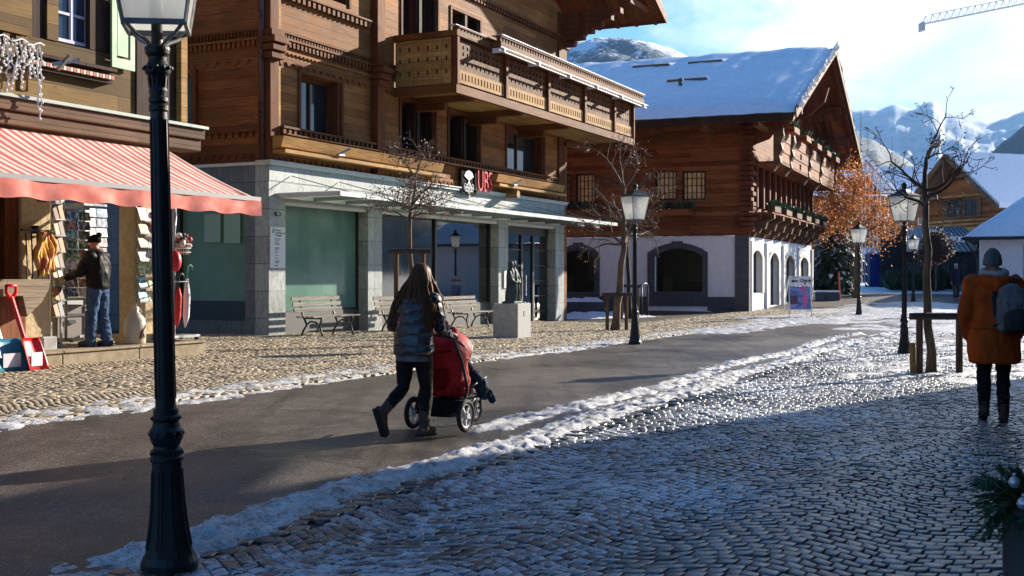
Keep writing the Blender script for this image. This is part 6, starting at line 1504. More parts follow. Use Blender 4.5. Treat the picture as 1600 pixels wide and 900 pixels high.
# crane jib
cr_ = thing('tower_crane', 'grey lattice jib of a tower crane crossing the top right sky', 'crane', (95, 150, 0), 0)
def cp(px, py, D): return Vector(((px-800)/FPX*D-95, D-150, CAMZ-(py-HOR)/FPX*D))
b = MB(); A, B_ = cp(1441, 38, 150), cp(1640, -2, 150); n = 18
off = [Vector((0,-.4,0)), Vector((0,.4,0)), Vector((0,0,1.05))]
for o_ in off[:2]: b.tube([A+o_, B_+o_], .05, 5)
b.tube([A+(B_-A)*.06+off[2], B_+off[2]], .05, 5)
for i in range(n):
    p, q = A+(B_-A)*(i/n), A+(B_-A)*((i+1)/n); m_ = (p+q)/2+off[2]
    for o_ in off[:2]: b.tube([p+o_, m_], .03, 4); b.tube([m_, q+o_], .03, 4)
    b.tube([p+off[0], q+off[1]], .04, 4)
b.box(A.x-.25, A.x+.15, A.y-.7, A.y+.7, A.z-.9, A.z+.2); b.build('jib', flat('crane_grey', (.4,.4,.38), .5), cr_)
b = MB(); q = cp(1700, -14, 150)
for sx_ in (-.8, .8):
    for sy in (-.8, .8): b.tube([(q.x+sx_, q.y+sy, 0), (q.x+sx_, q.y+sy, q.z+4)], .12, 5)
for i in range(12):
    z = q.z*i/12
    for (a_, c_) in (((-.8,-.8),(.8,-.8)), ((.8,-.8),(.8,.8)), ((-.8,.8),(-.8,-.8))): b.tube([(q.x+a_[0], q.y+a_[1], z), (q.x+c_[0], q.y+c_[1], z+q.z/12)], .06, 4)
b.bar(B_, q, 1.2); b.build('mast', flat('crane_mast', (.2,.2,.19), .5), cr_)
# small things at the bend
D = 62; t = thing('stone_block_seat', 'low dark stone block seat with snow at the chalet corner', 'stone block', ((1274-800)/FPX*D, D, H(17, D)), 0)
zz_ = CAMZ-(457-HOR)/FPX*D-H(17, D); b = MB(); b.box(0, .55, 0, .5, -.1, zz_); b.box(.58, 1.3, 0, .5, -.1, zz_); b.build('stone', M_plint, t, bevel=.02); b = MB(); b.box(0, 1.3, 0, .5, zz_+.002, zz_+.1); b.build('snow_cap', M_snow, t, bevel=.04)
D = 63; z0 = H(18, D); ztop = CAMZ-(425-HOR)/FPX*D; t = thing('marker_pole', 'leaning red snow marker pole beside the conifer', 'pole', ((1312.5-800)/FPX*D, D, z0)); b = MB(); b.tube([(0,0,-.1),(-.07,0,ztop-z0)], .045, 8); b.build('pole', flat('signal_red', (.65,.05,.02), .5), t)
# house behind the camera side, right: its shadow lies over the near pavement
KX, KY = 13.65, 23.1
rb = thing('corner_house', 'timber chalet along the right pavement, outside the picture', 'building', (KX, KY, 0), ANG)
opn = [(-x-1.5, -x, z, z+1.5) for x in (2, 5, 8, 11, 14, 17, 20, 23, 26, 29) for z in (1.0, 4.2)]
b = MB(); b.wall(-34, 0, -.2, 7.2, opn, -.3, .3); b.M = Matrix.Translation((-.3,0,0)) @ SIDE; b.wall(-12, 0, -.2, 7.2, [], 0, .3); b.M = Matrix.Translation((-34,0,0)) @ SIDE; b.wall(-12, 0, -.2, 7.2, [], 0, .3); b.M = None; b.box(-34, 0, -12, -11.7, -.2, 7.2)
b.build('wall', W['ubs'], rb)
for o_ in opn: window(rb, *o_, -.12, M_wpaint, M_gdark, 2, 1, .07)
b = MB(); b.add([(-35,1.0,7.0),(.6,1.0,7.0),(.6,-6,10),(-35,-6,10),(-35,-13,7.0),(.6,-13,7.0),(-35,1,7.3),(.6,1,7.3),(.6,-6,10.3),(-35,-6,10.3),(-35,-13,7.3),(.6,-13,7.3)], [(0,1,2,3),(3,2,5,4),(6,9,8,7),(9,10,11,8),(0,6,7,1),(4,5,11,10),(0,3,9,6),(3,4,10,9),(1,7,8,2),(2,8,11,5)]); b.build('roof', W['dark'], rb)
b = MB(); b.add([(-35,1.0,7.31),(.6,1.0,7.31),(.6,-6,10.31),(-35,-6,10.31),(-35,-13,7.31),(.6,-13,7.31),(-35,1,7.6),(.6,1,7.6),(.6,-6,10.6),(-35,-6,10.6),(-35,-13,7.6),(.6,-13,7.6)], [(0,1,2,3),(3,2,5,4),(6,9,8,7),(9,10,11,8),(0,6,7,1),(4,5,11,10),(0,3,9,6),(3,4,10,9),(1,7,8,2),(2,8,11,5)]); b.build('roof_snow', M_snow, rb)
b = MB(); b.prism([(-12, 7.2), (0, 7.2), (-6, 9.9)], -.3, 0); q = MB(); q.add([(p[1]-.0, p[0], p[2]) for p in b.v], b.f); q.build('gable', W['ubs'], rb)
# planter with fir branches at the lower right corner
Dp = 5.0; px_, pz_ = 1618, 775; X_ = (px_-800)/FPX*Dp; zc = CAMZ-(pz_-HOR)/FPX*Dp
pl_ = thing('fir_planter', 'dark barrel planter filled with fir branches and silver baubles at the lower right corner', 'planter', (X_, Dp, 0))
b = MB(); b.lathe([(.115,0),(.13,.02),(.135,zc-.1),(.14,zc-.05),(.12,zc-.04)], 24); b.build('pot', mat('grey_zinc', (.06,.065,.065), (.09,.095,.09), 6, .5, .2, metal=.4), pl_, False)
rr = random.Random(12); b = MB(); tw = MB()
for i in range(150):
    a = rr.uniform(0, 6.283); el_ = rr.uniform(-.5, 1.25); d = Vector((math.cos(a)*math.cos(el_), math.sin(a)*math.cos(el_), math.sin(el_))); q = Vector((0,0,zc-.03))+Vector((d.x*.05,d.y*.05,0)); ln = rr.uniform(.16,.28)*(1 if el_ < .8 else .8)
    pts = [q]
    for k_ in range(5): d = (d+Vector((0,0,-.12))).normalized(); pts.append(pts[-1]+d*ln/5)
    tw.tube(pts, [.004,.0035,.003,.0025,.002,.0015], 4)
    for k_ in range(90):
        u = rr.uniform(.15, 1); s0 = pts[min(4, int(u*5))]; s1 = pts[min(5, int(u*5)+1)]; c = s0+(s1-s0)*(u*5 % 1); e = (d+Vector((rr.uniform(-1,1), rr.uniform(-1,1), rr.uniform(-.8,.8)))*.95).normalized()*rr.uniform(.022,.04); w_ = e.orthogonal().normalized()*.0026
        b.add([c-w_, c+w_, c+e*.7+w_*.8, c+e, c+e*.7-w_*.8], [(0,1,2,3,4)])
b.build('fir_needles', mat('fresh_fir_needles', (.025,.06,.022), (.06,.12,.045), 30, .5, 0), pl_); tw.build('fir_twigs', M_barkd, pl_)
for (qx, qz, r_) in ((1585, 754, .024), (1599, 787, .027)):
    b = MB(); c = Vector(((qx-800)/FPX*(Dp-.2)-X_, -.2, CAMZ-(qz-HOR)/FPX*(Dp-.2))); b.ball(c, r_, 16); b.lathe([(.008,0),(.008,.014)], 8, (c.x, c.y, c.z+r_)); b.build('bauble', flat('silver_bauble', (.6,.62,.66), .25, .6), pl_, True)
# ------------------------------------------------------------------ people (local frame: x right, y forward, z up)
def V3(*a): return Vector(a)
def limb(b, pts, rad, n=12):
    """tapered tube through the joints with rounded ends"""
    P_ = [Vector(p) for p in pts]; out = []; rr_ = []
    for i in range(len(P_)-1):
        for k in range(4): f = k/4; out.append(P_[i].lerp(P_[i+1], f)); rr_.append(rad[i]+(rad[i+1]-rad[i])*f)
    out.append(P_[-1]); rr_.append(rad[-1]); b.tube(out, rr_, n); b.ball(P_[0], rad[0], n); b.ball(P_[-1], rad[-1], n)
def hand(b, wrist, fwd, palm, side=1, curl=.6, s=1.0):
    """palm, four unequal curled fingers and a thumb leaving the side of the palm"""
    f = Vector(fwd).normalized(); p = Vector(palm).normalized(); p = (p-f*p.dot(f)).normalized(); l = f.cross(p)*side; w_ = Vector(wrist)
    limb(b, [w_, w_+f*.045*s, w_+f*.085*s], [.026*s, .034*s, .03*s], 10)
    b.ball(w_+f*.06*s+l*.015*s, .03*s, 10); b.ball(w_+f*.06*s-l*.015*s, .03*s, 10)
    for i, (o, ln) in enumerate(((-.031, .066), (-.0105, .076), (.0105, .071), (.031, .055))):
        q = w_+f*.085*s+l*o*s; d = f.copy(); pts = [q-f*.02*s, q]
        for k in range(3):
            d = (d*math.cos(curl*.75)+p*math.sin(curl*.75)).normalized(); q = q+d*ln*s*(.45, .32, .23)[k]; pts.append(q)
            f2 = d; p2 = (p-f2*p.dot(f2)); p = p2.normalized() if p2.length > .1 else p
        limb(b, pts, [.0105*s, .010*s, .0095*s, .0088*s, .0075*s], 8)
        p = Vector(palm).normalized(); p = (p-f*p.dot(f)).normalized()
    q = w_+f*.025*s-l*.03*s; d = (f*.6-l*.7+p*.35).normalized(); limb(b, [w_+f*.02*s, q+d*.01*s, q+d*.04*s, q+d*.045*s+(f*.8+p*.4-l*.1).normalized()*.028*s], [.018*s, .014*s, .011*s, .0095*s], 8)
def head(b, c, yaw=0, pitch=0, s=1.0):
    """skull, jaw, nose, ears, lips; faces +y before yaw"""
    M_ = Matrix.Translation(c) @ Matrix.Rotation(yaw, 4, 'Z') @ Matrix.Rotation(pitch, 4, 'X') @ Matrix.Scale(s, 4); old = b.M; b.M = M_
    b.stack([(-.115, 0, .045, .022, .02), (-.105, 0, .045, .035, .035), (-.08, 0, .03, .052, .06), (-.04, 0, .012, .065, .085), (0, 0, .0, .073, .095), (.04, 0, -.004, .076, .098), (.075, 0, -.006, .068, .088), (.1, 0, -.008, .048, .062), (.115, 0, -.01, .015, .02)], 20)
    b.add([(0, .088, .012), (-.014, .09, -.03), (.014, .09, -.03), (0, .118, -.028), (0, .085, -.042)], [(0,3,1),(0,2,3),(1,3,4),(3,2,4),(0,1,4,2)])
    b.ball((0, .088, -.058), .018, 8, 1.3, .5, .35); b.ball((0, .082, -.085), .02, 8, 1, .8, .8)
    for sx_ in (-1, 1): b.ball((sx_*.076, -.004, -.01), .026, 8, .3, .6, 1.1); b.ball((sx_*.03, .083, .018), .018, 8, 1, .3, .45)
    b.M = old
def eyes(parent, c, yaw, s=1.0):
    b = MB(); b.M = Matrix.Translation(c) @ Matrix.Rotation(yaw, 4, 'Z') @ Matrix.Scale(s, 4)
    for sx_ in (-1, 1): b.ball((sx_*.03, .0855, .004), .0105, 10)
    b.build('eyes', flat('eye_dark', (.03,.025,.02), .2), parent, True)
M_skin = mat('skin', (.42,.22,.15), (.34,.17,.12), 12, .5, .1, .003)
def quilt(name, c, row=11, rough=.35, spec=.6):
    s = NT(name); v = s.coord('Object'); sp = s.n('ShaderNodeSeparateXYZ'); s.l(v, sp.inputs[0]); nf = s.noise(v, 9, 5)
    z = s.math('MULTIPLY', s.math('ADD', sp.outputs[2], s.math('MULTIPLY', nf, .02)), row); sn = s.math('ABSOLUTE', s.math('SINE', s.math('MULTIPLY', z, math.pi)))
    s.bump(s.mix(.3, s.math('POWER', sn, .4), nf), .9, .025); return s.set(s.ramp(nf, [(.35, tuple(q*.7 for q in c)), (.65, c)]), rough, 0, spec)
def cloth(name, c, rough=.8, folds=9, spec=.15):
    s = NT(name); v = s.coord('Object', (1,1,.45)); nf = s.noise(v, folds, 4, .5, .8); f2 = s.noise(v, 160, 2)
    s.bump(s.mix(.12, nf, f2), .7, .03); return s.set(s.ramp(nf, [(.35, tuple(q*.6 for q in c)), (.65, c)]), rough, 0, spec)
def boots(par, feet, m, s=1.0, hgt=.26, sole=True, r=.058):
    for (ank, toe, knee) in feet:
        a, t, k_ = Vector(ank), Vector(toe), Vector(knee); up = (k_-a).normalized(); b = MB()
        f = (t-a); heel = a-(f.normalized()*.06*s)-Vector((0,0,.0))-up*.05*s
        limb(b, [a+up*hgt*s*.78, a+up*.1*s, a], [r*1.05*s, r*.95*s, r*.9*s], 12); limb(b, [heel, a.lerp(t, .45)-up*.025*s, t], [.042*s, .047*s, .038*s], 12); limb(b, [a, a.lerp(t, .6)-up*.01*s], [.05*s, .04*s], 10)
        o = b.build('boot', m, par, True); remesh(o, .012, 3)
        if sole:
            b = MB(); dn = -up; dn = (dn-(f.normalized()*dn.dot(f.normalized()))).normalized(); c0, c1 = heel+dn*.04*s, t+dn*.036*s; b.bar(c0-f.normalized()*.03*s, c1+f.normalized()*.03*s, .075*s, .025*s, up=tuple(-dn)); b.build('sole', M_rubber, o, bevel=.01)
# ---- woman with long hair pushing the stroller
hd_ = -R(26); wx, wy = -.95, 11.16; wz = H(wx, wy)
wo_ = thing('person', 'woman with long wavy brown hair in a shiny grey puffer jacket pushing the red stroller', 'person', (wx, wy, wz), hd_)
hipR, kneeR, ankR, toeR = V3(.09,.0,.86), V3(.10,.07,.47), V3(.10,.02,.09), V3(.11,.17,.05)
hipL, kneeL, ankL, toeL = V3(-.09,.0,.86), V3(-.10,-.03,.47), V3(-.15,-.33,.26), V3(-.15,-.27,.06)
shR, elR, wrR = V3(.17,.06,1.33), V3(.235,.1,1.06), V3(.19,.36,.97); shL, elL, wrL = V3(-.17,.06,1.33), V3(-.26,.02,1.07), V3(-.17,.34,.97); hc = V3(.0,.15,1.555)
b = MB(); b.stack([(.82,0,0,.14,.11),(.92,0,.0,.15,.11),(1.05,0,.02,.12,.09),(1.2,0,.04,.145,.1),(1.32,0,.07,.16,.09),(1.39,0,.085,.07,.06),(1.46,0,.11,.05,.05),(1.52,0,.13,.05,.05)], 18)
head(b, hc, -.55, -.1)
for (h_, k_, a_) in ((hipR,kneeR,ankR),(hipL,kneeL,ankL)): limb(b, [h_,k_,a_],[.08,.052,.036])
for (s_, e_, w_) in ((shR,elR,wrR),(shL,elL,wrL)): limb(b, [s_,e_,w_],[.045,.036,.025])
hand(b, wrR+V3(0,.02,0), (0,1,-.1), (0,-.2,-1), 1, 1.0, .95); hand(b, wrL+V3(0,.02,0), (0,1,-.1), (0,-.2,-1), -1, 1.0, .95)
o = b.build('body', M_skin, wo_, True); remesh(o, .0075, 2); eyes(wo_, hc, -.55)
b = MB()
for (h_, k_, a_) in ((hipR,kneeR,ankR),(hipL,kneeL,ankL)): limb(b, [h_,h_.lerp(k_,.5),k_,k_.lerp(a_,.35),a_],[.105,.088,.062,.066,.045],14)
b.stack([(.78,0,0,.15,.12),(.9,0,0,.165,.13),(.98,0,0,.15,.11)], 18)
o = b.build('leggings', cloth('black_leggings', (.012,.012,.014), .6), wo_, True); remesh(o, .012, 4); wrinkle(o, .006, 12, 1.6)
boots(wo_, [(ankR,toeR,kneeR),(ankL,toeL,kneeL)], cloth('brown_suede', (.12,.085,.06), .8, 20), 1.0, .27)
b = MB(); b.stack([(.79,0,-.01,.19,.155),(.82,0,-.01,.215,.17),(.95,0,-.0,.205,.16),(1.08,0,.015,.19,.15),(1.22,0,.035,.205,.15),(1.32,0,.055,.2,.13),(1.38,0,.07,.13,.1),(1.43,0,.085,.08,.08),(1.46,0,.09,.07,.07)], 28)
o = b.build('puffer_vest', quilt('grey_puffer', (.055,.055,.057), 10, .32, .6), wo_, True); remesh(o, .012, 3); wrinkle(o, .014, 8, 1.2)
b = MB()
for (s_, e_, w_) in ((shR,elR,wrR),(shL,elL,wrL)): limb(b, [s_,s_.lerp(e_,.5),e_,w_],[.082,.072,.062,.043],14)
o = b.build('sleeves', quilt('navy_sleeves', (.018,.02,.03), 13, .45, .4), wo_, True); remesh(o, .011, 3); wrinkle(o, .016, 9, 1.3)
b = MB(); b.stack([(.735,0,-.01,.178,.14),(.75,0,-.01,.182,.145),(.8,0,-.01,.18,.14)], 24); b.build('shirt_hem', cloth('grey_hem', (.2,.19,.19)), wo_, True)
s = NT('brown_hair'); v = s.coord('Object', (1,1,.08)); f = s.noise(v, 70, 4); s.set(s.ramp(f, [(.3, (.045,.022,.011)), (.7, (.27,.13,.055))]), .5, 0, .25)
tl_ = s.n('ShaderNodeBsdfTranslucent'); tl_.inputs[0].default_value = (.75,.42,.16,1); ms = s.n('ShaderNodeMixShader'); ms.inputs[0].default_value = .45; s.l(s.p.outputs[0], ms.inputs[1]); s.l(tl_.outputs[0], ms.inputs[2]); s.l(ms.outputs[0], s.out.inputs[0]); M_hair = s.m
rr = random.Random(2); b = MB(); b.M = Matrix.Translation(hc); b.ball((0,-.018,.012), .097, 18, .9, 1.06, 1.1); b.M = None
for i in range(620):
    a = rr.uniform(math.radians(150), math.radians(402)); a2 = a; el_ = rr.uniform(.1, 1.2)
    S_ = lambda e_, k_=1.0: hc+V3(math.cos(a)*.088*math.cos(e_)*k_, math.sin(a)*.104*math.cos(e_)*k_-.016, .112*math.sin(e_)+.014)
    bx = math.cos(a)*rr.uniform(.10,.25); by = -.16-abs(math.sin(a))*.05+rr.uniform(-.03,.03)
    if math.sin(a) > .2: by = .05
    q = S_(rr.uniform(-.1,.15), 1.05); L_ = rr.uniform(.4, .6); ph_ = rr.uniform(0, 6.28); pts = [hc+V3(rr.uniform(-.02,.02), rr.uniform(-.03,.02), .126), S_(1.15), S_(.75, 1.02), S_(.4, 1.04), q]
    for k in range(1, 9):
        u = k/8; z = q.z-L_*u*(.75+.25*u)-.01; w_ = .028*math.sin(u*12+ph_)*u
        pts.append(V3(q.x+(hc.x+bx-q.x)*min(1,u*1.6)*.9+w_, q.y+(hc.y+by-q.y)*min(1,u*1.5)+w_*.7*math.cos(ph_), z))
    b.tube(pts, [.003]+[.005]*8+[.005,.004,.0025,.0012], 5, cap=False)
b.build('hair', M_hair, wo_, True)
# ---- stroller
sx0, sy0 = -.73, 11.57; sz0 = H(sx0, sy0)
stl = thing('stroller', 'red three wheeled stroller with black frame and pale wheel rims', 'stroller', (sx0, sy0, sz0+.004), hd_)
M_red = cloth('red_canvas', (.55,.008,.012), .65, 7, .4); M_fr = flat('stroller_black', (.02,.02,.022), .35)
for (x, y, r_) in ((-.3, 0, .165), (.3, 0, .165), (0, .78, .13)):
    M_ = Matrix.Translation((x, y, r_)) @ Matrix.Rotation(R(90), 4, 'Y')
    b = MB(); b.M = M_; n = 28; ring = [(math.cos(2*math.pi*k/n)*(r_-.026), math.sin(2*math.pi*k/n)*(r_-.026), 0) for k in range(n+1)]; b.tube(ring, .026, 10, cap=False); w_ = b.build('wheel', M_rubber, stl, True)
    b = MB(); b.M = M_; b.tube([(p[0]*.84, p[1]*.84, 0) for p in ring], .014, 8, cap=False)
    b.lathe([(.03,-.035),(.035,-.02),(.035,.02),(.03,.035)], 14)
    for k in range(5): a = k*2*math.pi/5; b.bar((0,0,0), (math.cos(a)*(r_-.045), math.sin(a)*(r_-.045), 0), .022, .02)
    b.build('rim', flat('rim_silver', (.55,.55,.55), .35), w_)
b = MB()
for s_ in (-1, 1):
    b.tube([(s_*.26,-.02,.2),(s_*.27,.1,.42),(s_*.27,-.02,.7),(s_*.25,-.16,.93)], .016, 8); b.tube([(s_*.28,0,.165),(s_*.25,.3,.32),(s_*.12,.75,.3)], .016, 8); b.tube([(s_*.27,.1,.42),(s_*.24,.55,.5)], .014, 8)
b.tube([(-.3,0,.165),(.3,0,.165)], .014, 8); b.tube([(0,.78,.13),(.06,.78,.16),(.07,.76,.3),(-.07,.76,.3),(-.06,.78,.16),(0,.78,.13)], .014, 8); b.tube([(-.25,-.16,.93),(-.2,-.2,.97),(.2,-.2,.97),(.25,-.16,.93)], .02, 8)
b.build('frame', M_fr, stl, True)
b = MB(); b.stack([(.14,0,.22,.22,.26),(.2,0,.22,.25,.3),(.3,0,.22,.26,.3),(.31,0,.22,.25,.29)], 20); b.build('basket', cloth('black_mesh', (.015,.015,.017)), stl, True)
b = MB(); n = 14; m_ = 12      # seat shell seen from behind, hood on top
b.stack([(.33,0,.2,.17,.13),(.36,0,.18,.23,.19),(.5,0,.13,.25,.2),(.66,0,.09,.255,.19),(.78,0,.06,.25,.17),(.84,0,.08,.22,.15)], 22); seat = b.build('seat', M_red, stl, True); remesh(seat, .012, 3); wrinkle(seat, .03, 5, .8)
b = MB()
for j in range(m_+1):
    ph_ = R(200)-R(150)*j/m_
    for i in range(n+1):
        th = math.pi*i/n; rx, ry = .265, .27+.015*math.cos(j*math.pi*.9); b.v.append((math.cos(th)*rx, .14+math.cos(ph_)*ry*math.sin(th)**.7, .72+abs(math.sin(ph_))*.0+math.sin(ph_)*ry*math.sin(th)**.7*.98))
b.f = [(j*(n+1)+i, j*(n+1)+i+1, (j+1)*(n+1)+i+1, (j+1)*(n+1)+i) for j in range(m_) for i in range(n)]
hood = b.build('hood', M_red, stl, True); md = hood.modifiers.new('s', 'SOLIDIFY'); md.thickness = .012
b = MB()
for a0 in (R(118), R(86), R(52)):
    b.tube([(math.cos(math.pi*i/n)*.27, .14+math.cos(a0)*.275*math.sin(math.pi*i/n)**.7, .72+math.sin(a0)*.275*math.sin(math.pi*i/n)**.7) for i in range(n+1)], .009, 6)
b.build('hood_hoop', flat('hoop_pale', (.4,.3,.3), .4), hood, True)
b = MB(); b.box(-.16,.16,-.125,-.105,.42,.62); b.tube([(-.2,-.1,.8),(-.05,-.14,.78),(.12,-.14,.8),(.22,-.1,.82)], .012, 6); b.build('rear_pocket', cloth('dark_red_pocket', (.3,.008,.01)), stl, bevel=.01)
bk = thing('blanket', 'dark teal jacket hanging over the front of the red stroller', 'jacket', (sx0, sy0, sz0), hd_)
b = MB(); limb(b, [(.2,.36,.55),(.25,.42,.44),(.27,.45,.32)], [.05,.07,.05]); limb(b, [(.27,.43,.42),(.31,.5,.33),(.34,.52,.27)], [.045,.04,.03]); limb(b, [(.1,.4,.54),(.2,.4,.46)], [.04,.06]); o = b.build('cloth', cloth('dark_teal_cloth', (.02,.05,.075)), bk, True); remesh(o, .011, 3); wrinkle(o, .03, 10, .6)
b = MB(); b.ball((.345,.53,.25), .022, 8); b.build('lining', M_wpaint, bk, True)
cd_ = thing('person', 'small child with a dark and pink pompom hat sitting inside the red stroller', 'person', (sx0, sy0, sz0), hd_)
c_ = V3(.02,.12,.95); b = MB(); b.stack([(.46,.02,.2,.1,.09),(.6,.03,.18,.11,.09),(.72,.04,.16,.11,.08),(.78,.04,.14,.04,.04),(.9,.02,.12,.04,.04)], 14); head(b, c_, 0, 0, .85); limb(b, [(-.06,.2,.7),(-.1,.3,.6),(-.04,.4,.62)], [.035,.03,.02]); limb(b, [(.14,.2,.7),(.18,.3,.6),(.12,.4,.62)], [.035,.03,.02])
limb(b, [(-.03,.22,.47),(-.06,.42,.5),(-.06,.5,.36)], [.05,.04,.03]); limb(b, [(.08,.22,.47),(.1,.42,.5),(.1,.5,.36)], [.05,.04,.03]); hand(b, (-.04,.4,.62), (0,1,0), (0,0,-1), -1, .6, .6); hand(b, (.12,.4,.62), (0,1,0), (0,0,-1), 1, .6, .6); o = b.build('body', M_skin, cd_, True); remesh(o, .008, 2)
b = MB(); b.stack([(.5,.03,.2,.14,.12),(.7,.04,.17,.14,.11),(.77,.05,.15,.07,.07)], 16); limb(b, [(-.07,.2,.71),(-.11,.3,.61),(-.05,.38,.62)], [.055,.05,.035]); limb(b, [(.15,.2,.71),(.19,.3,.61),(.13,.38,.62)], [.055,.05,.035]); o = b.build('snowsuit', cloth('navy_snowsuit', (.02,.025,.05)), cd_, True); remesh(o, .014, 3)
b = MB(); b.M = Matrix.Translation(c_); b.stack([(-.0,0,-.005,.08,.098),(.03,0,-.005,.083,.1),(.07,0,-.008,.07,.085),(.11,0,-.008,.035,.04),(.12,0,-.008,.01,.01)], 18); b.build('hat', cloth('dark_knit', (.03,.015,.03), .9, 30), cd_, True)
b = MB(); b.M = Matrix.Translation(c_); b.ball((.09,-.03,.05), .048, 10); b.ball((-.0,-.02,.13), .03, 10); b.build('pompom', cloth('pink_wool', (.45,.08,.12), .9, 60), cd_, True)
# ---- person in the orange coat with backpack
ox, oy = (1553-800)/FPX*12.6, 12.6; oz = H(ox, oy)
op_ = thing('person', 'person seen from behind in a long orange winter coat and grey beanie', 'person', (ox, oy, oz), -R(14)); op_.scale = (1.1, 1.1, 1.1)
hc = V3(-.01,.03,1.585)
J = dict(hR=V3(.085,0,.86), kR=V3(.09,.03,.47), aR=V3(.085,-.03,.09), tR=V3(.11,.12,.045), hL=V3(-.085,0,.86), kL=V3(-.085,.06,.47), aL=V3(-.08,.08,.12), tL=V3(-.085,.21,.05))
sR, eR, wR = V3(.2,0,1.36), V3(.27,-.02,1.08), V3(.24,.1,.86); sL, eL, wL = V3(-.2,0,1.36), V3(-.27,-.03,1.08), V3(-.23,.08,.86)
b = MB(); b.stack([(.82,0,0,.15,.11),(.95,0,0,.15,.11),(1.1,0,0,.14,.1),(1.3,0,0,.17,.11),(1.4,0,0,.1,.08),(1.45,0,.01,.055,.055),(1.53,0,.02,.055,.055)], 18); head(b, hc, .1)
for q in 'RL': limb(b, [J['h'+q],J['k'+q],J['a'+q]],[.085,.056,.04])
limb(b, [sR,eR,wR],[.05,.04,.028]); limb(b, [sL,eL,wL],[.05,.04,.028]); hand(b, wR, (-.2,.5,-1), (-1,0,0), 1, .5); hand(b, wL, (.2,.5,-1), (1,0,0), -1, .5); o = b.build('body', M_skin, op_, True); remesh(o, .008, 2); eyes(op_, hc, .1)
b = MB()
for q in 'RL': limb(b, [J['h'+q],J['k'+q],J['k'+q].lerp(J['a'+q],.4),J['a'+q]],[.105,.068,.066,.05],14)
o = b.build('trousers', cloth('black_trousers', (.014,.014,.016), .75), op_, True); remesh(o, .012, 4); wrinkle(o, .012, 9, 1.5)
boots(op_, [(J['aR'],J['tR'],J['kR']),(J['aL'],J['tL'],J['kL'])], cloth('brown_leather', (.1,.055,.035), .6, 20), 1.05, .2)
b = MB(); b.stack([(.58,0,0,.225,.17),(.60,0,0,.245,.19),(.8,0,0,.25,.185),(.95,0,0,.235,.17),(1.15,0,0,.23,.165),(1.3,0,0,.235,.16),(1.38,0,-.01,.2,.14),(1.44,0,-.015,.13,.12),(1.47,0,0,.1,.1)], 28)
limb(b, [sR,sR.lerp(eR,.5),eR,wR],[.1,.085,.078,.058],14); limb(b, [sL,sL.lerp(eL,.5),eL,wL],[.1,.085,.078,.058],14)
limb(b, [(-.11,-.1,1.4),(0,-.17,1.36),(.11,-.1,1.4)], [.06,.075,.06])
M_or = cloth('rust_orange_cloth', (.56,.085,.01), .8, 8); o = b.build('coat', M_or, op_, True); remesh(o, .012, 3); wrinkle(o, .022, 5, .55)
b = MB(); b.tube([(math.cos(k*math.pi/7)*.105, .01+math.sin(k*math.pi/7)*.1, 1.475+.02*math.sin(k*math.pi/7)) for k in range(15)], .042, 10); b.build('fleece_collar', cloth('cream_fleece', (.5,.46,.4), .95, 50), op_, True)
b = MB(); b.M = Matrix.Translation(hc); b.stack([(-.035,0,-.005,.084,.104),(-.02,0,-.005,.09,.11),(.02,0,-.005,.09,.108),(.025,0,-.005,.086,.104),(.07,0,-.01,.08,.096),(.11,0,-.015,.058,.07),(.135,0,-.02,.03,.035),(.142,0,-.02,.01,.01)], 22); b.build('beanie', cloth('grey_knit', (.14,.15,.17), .9, 45), op_, True)
b = MB()
for z, rx, ry in ((.93,.238,.172),): b.tube([(math.cos(k*math.pi/12)*rx*1.03, math.sin(k*math.pi/12)*ry*1.03, z+.006*math.sin(k*2)) for k in range(12, 25)], .005, 5)
b.tube([(0.0,-.188,.6),(.003,-.186,.78),(0,-.176,.95)], .005, 5); b.tube([(-.19,-.07,1.43),(-.1,-.14,1.28),(0,-.165,1.25),(.1,-.14,1.28),(.19,-.07,1.43)], .005, 5)
b.build('coat_seam', cloth('rust_seam', (.3,.07,.01)), op_, True)
bp = thing('backpack', 'grey rucksack with dark straps on the back of the person in orange', 'backpack', (ox, oy, oz), -R(14)); bp.scale = (1.1, 1.1, 1.1)
M_bp = cloth('grey_canvas', (.19,.18,.18), .8, 10); M_bpd = cloth('dark_canvas', (.05,.045,.045), .8, 12)
b = MB(); b.stack([(.9,.14,-.25,.11,.06),(.94,.14,-.26,.15,.1),(1.05,.14,-.265,.16,.115),(1.2,.135,-.26,.15,.105),(1.32,.12,-.245,.11,.08),(1.37,.11,-.235,.05,.04)], 22); o = b.build('main_bag', M_bp, bp, True); remesh(o, .011, 2); wrinkle(o, .02, 9, .6)
b = MB(); b.stack([(.9,.15,-.33,.09,.04),(.93,.15,-.345,.115,.055),(1.05,.15,-.35,.12,.06),(1.13,.15,-.34,.09,.04)], 18); o = b.build('front_pocket', M_bpd, bp, True); remesh(o, .012, 3)
b = MB(); b.tube([(.0,-.15,1.38),(-.03,-.19,1.25),(-.02,-.2,1.08),(.02,-.2,.95)], .02, 6); b.tube([(.2,-.12,1.4),(.24,.02,1.42),(.22,.16,1.3),(.24,.12,1.05),(.26,-.14,.98)], .02, 6); b.tube([(.11,-.25,1.37),(.1,-.26,1.43),(.14,-.26,1.42),(.15,-.25,1.36)], .01, 6); b.build('strap', M_bpd, bp, True)
b = MB(); b.tube([(.06,-.365,1.2),(.12,-.36,1.02),(.2,-.36,1.18)], .006, 5); b.build('cord', M_black, bp)
b = MB(); b.lathe([(.03,-.005),(.03,.005)], 12, (-.02,-.28,.98)); b.tube([(-.05,-.26,.97),(.04,-.28,.95)], .012, 6); b.build('buckle', M_iron, bp)
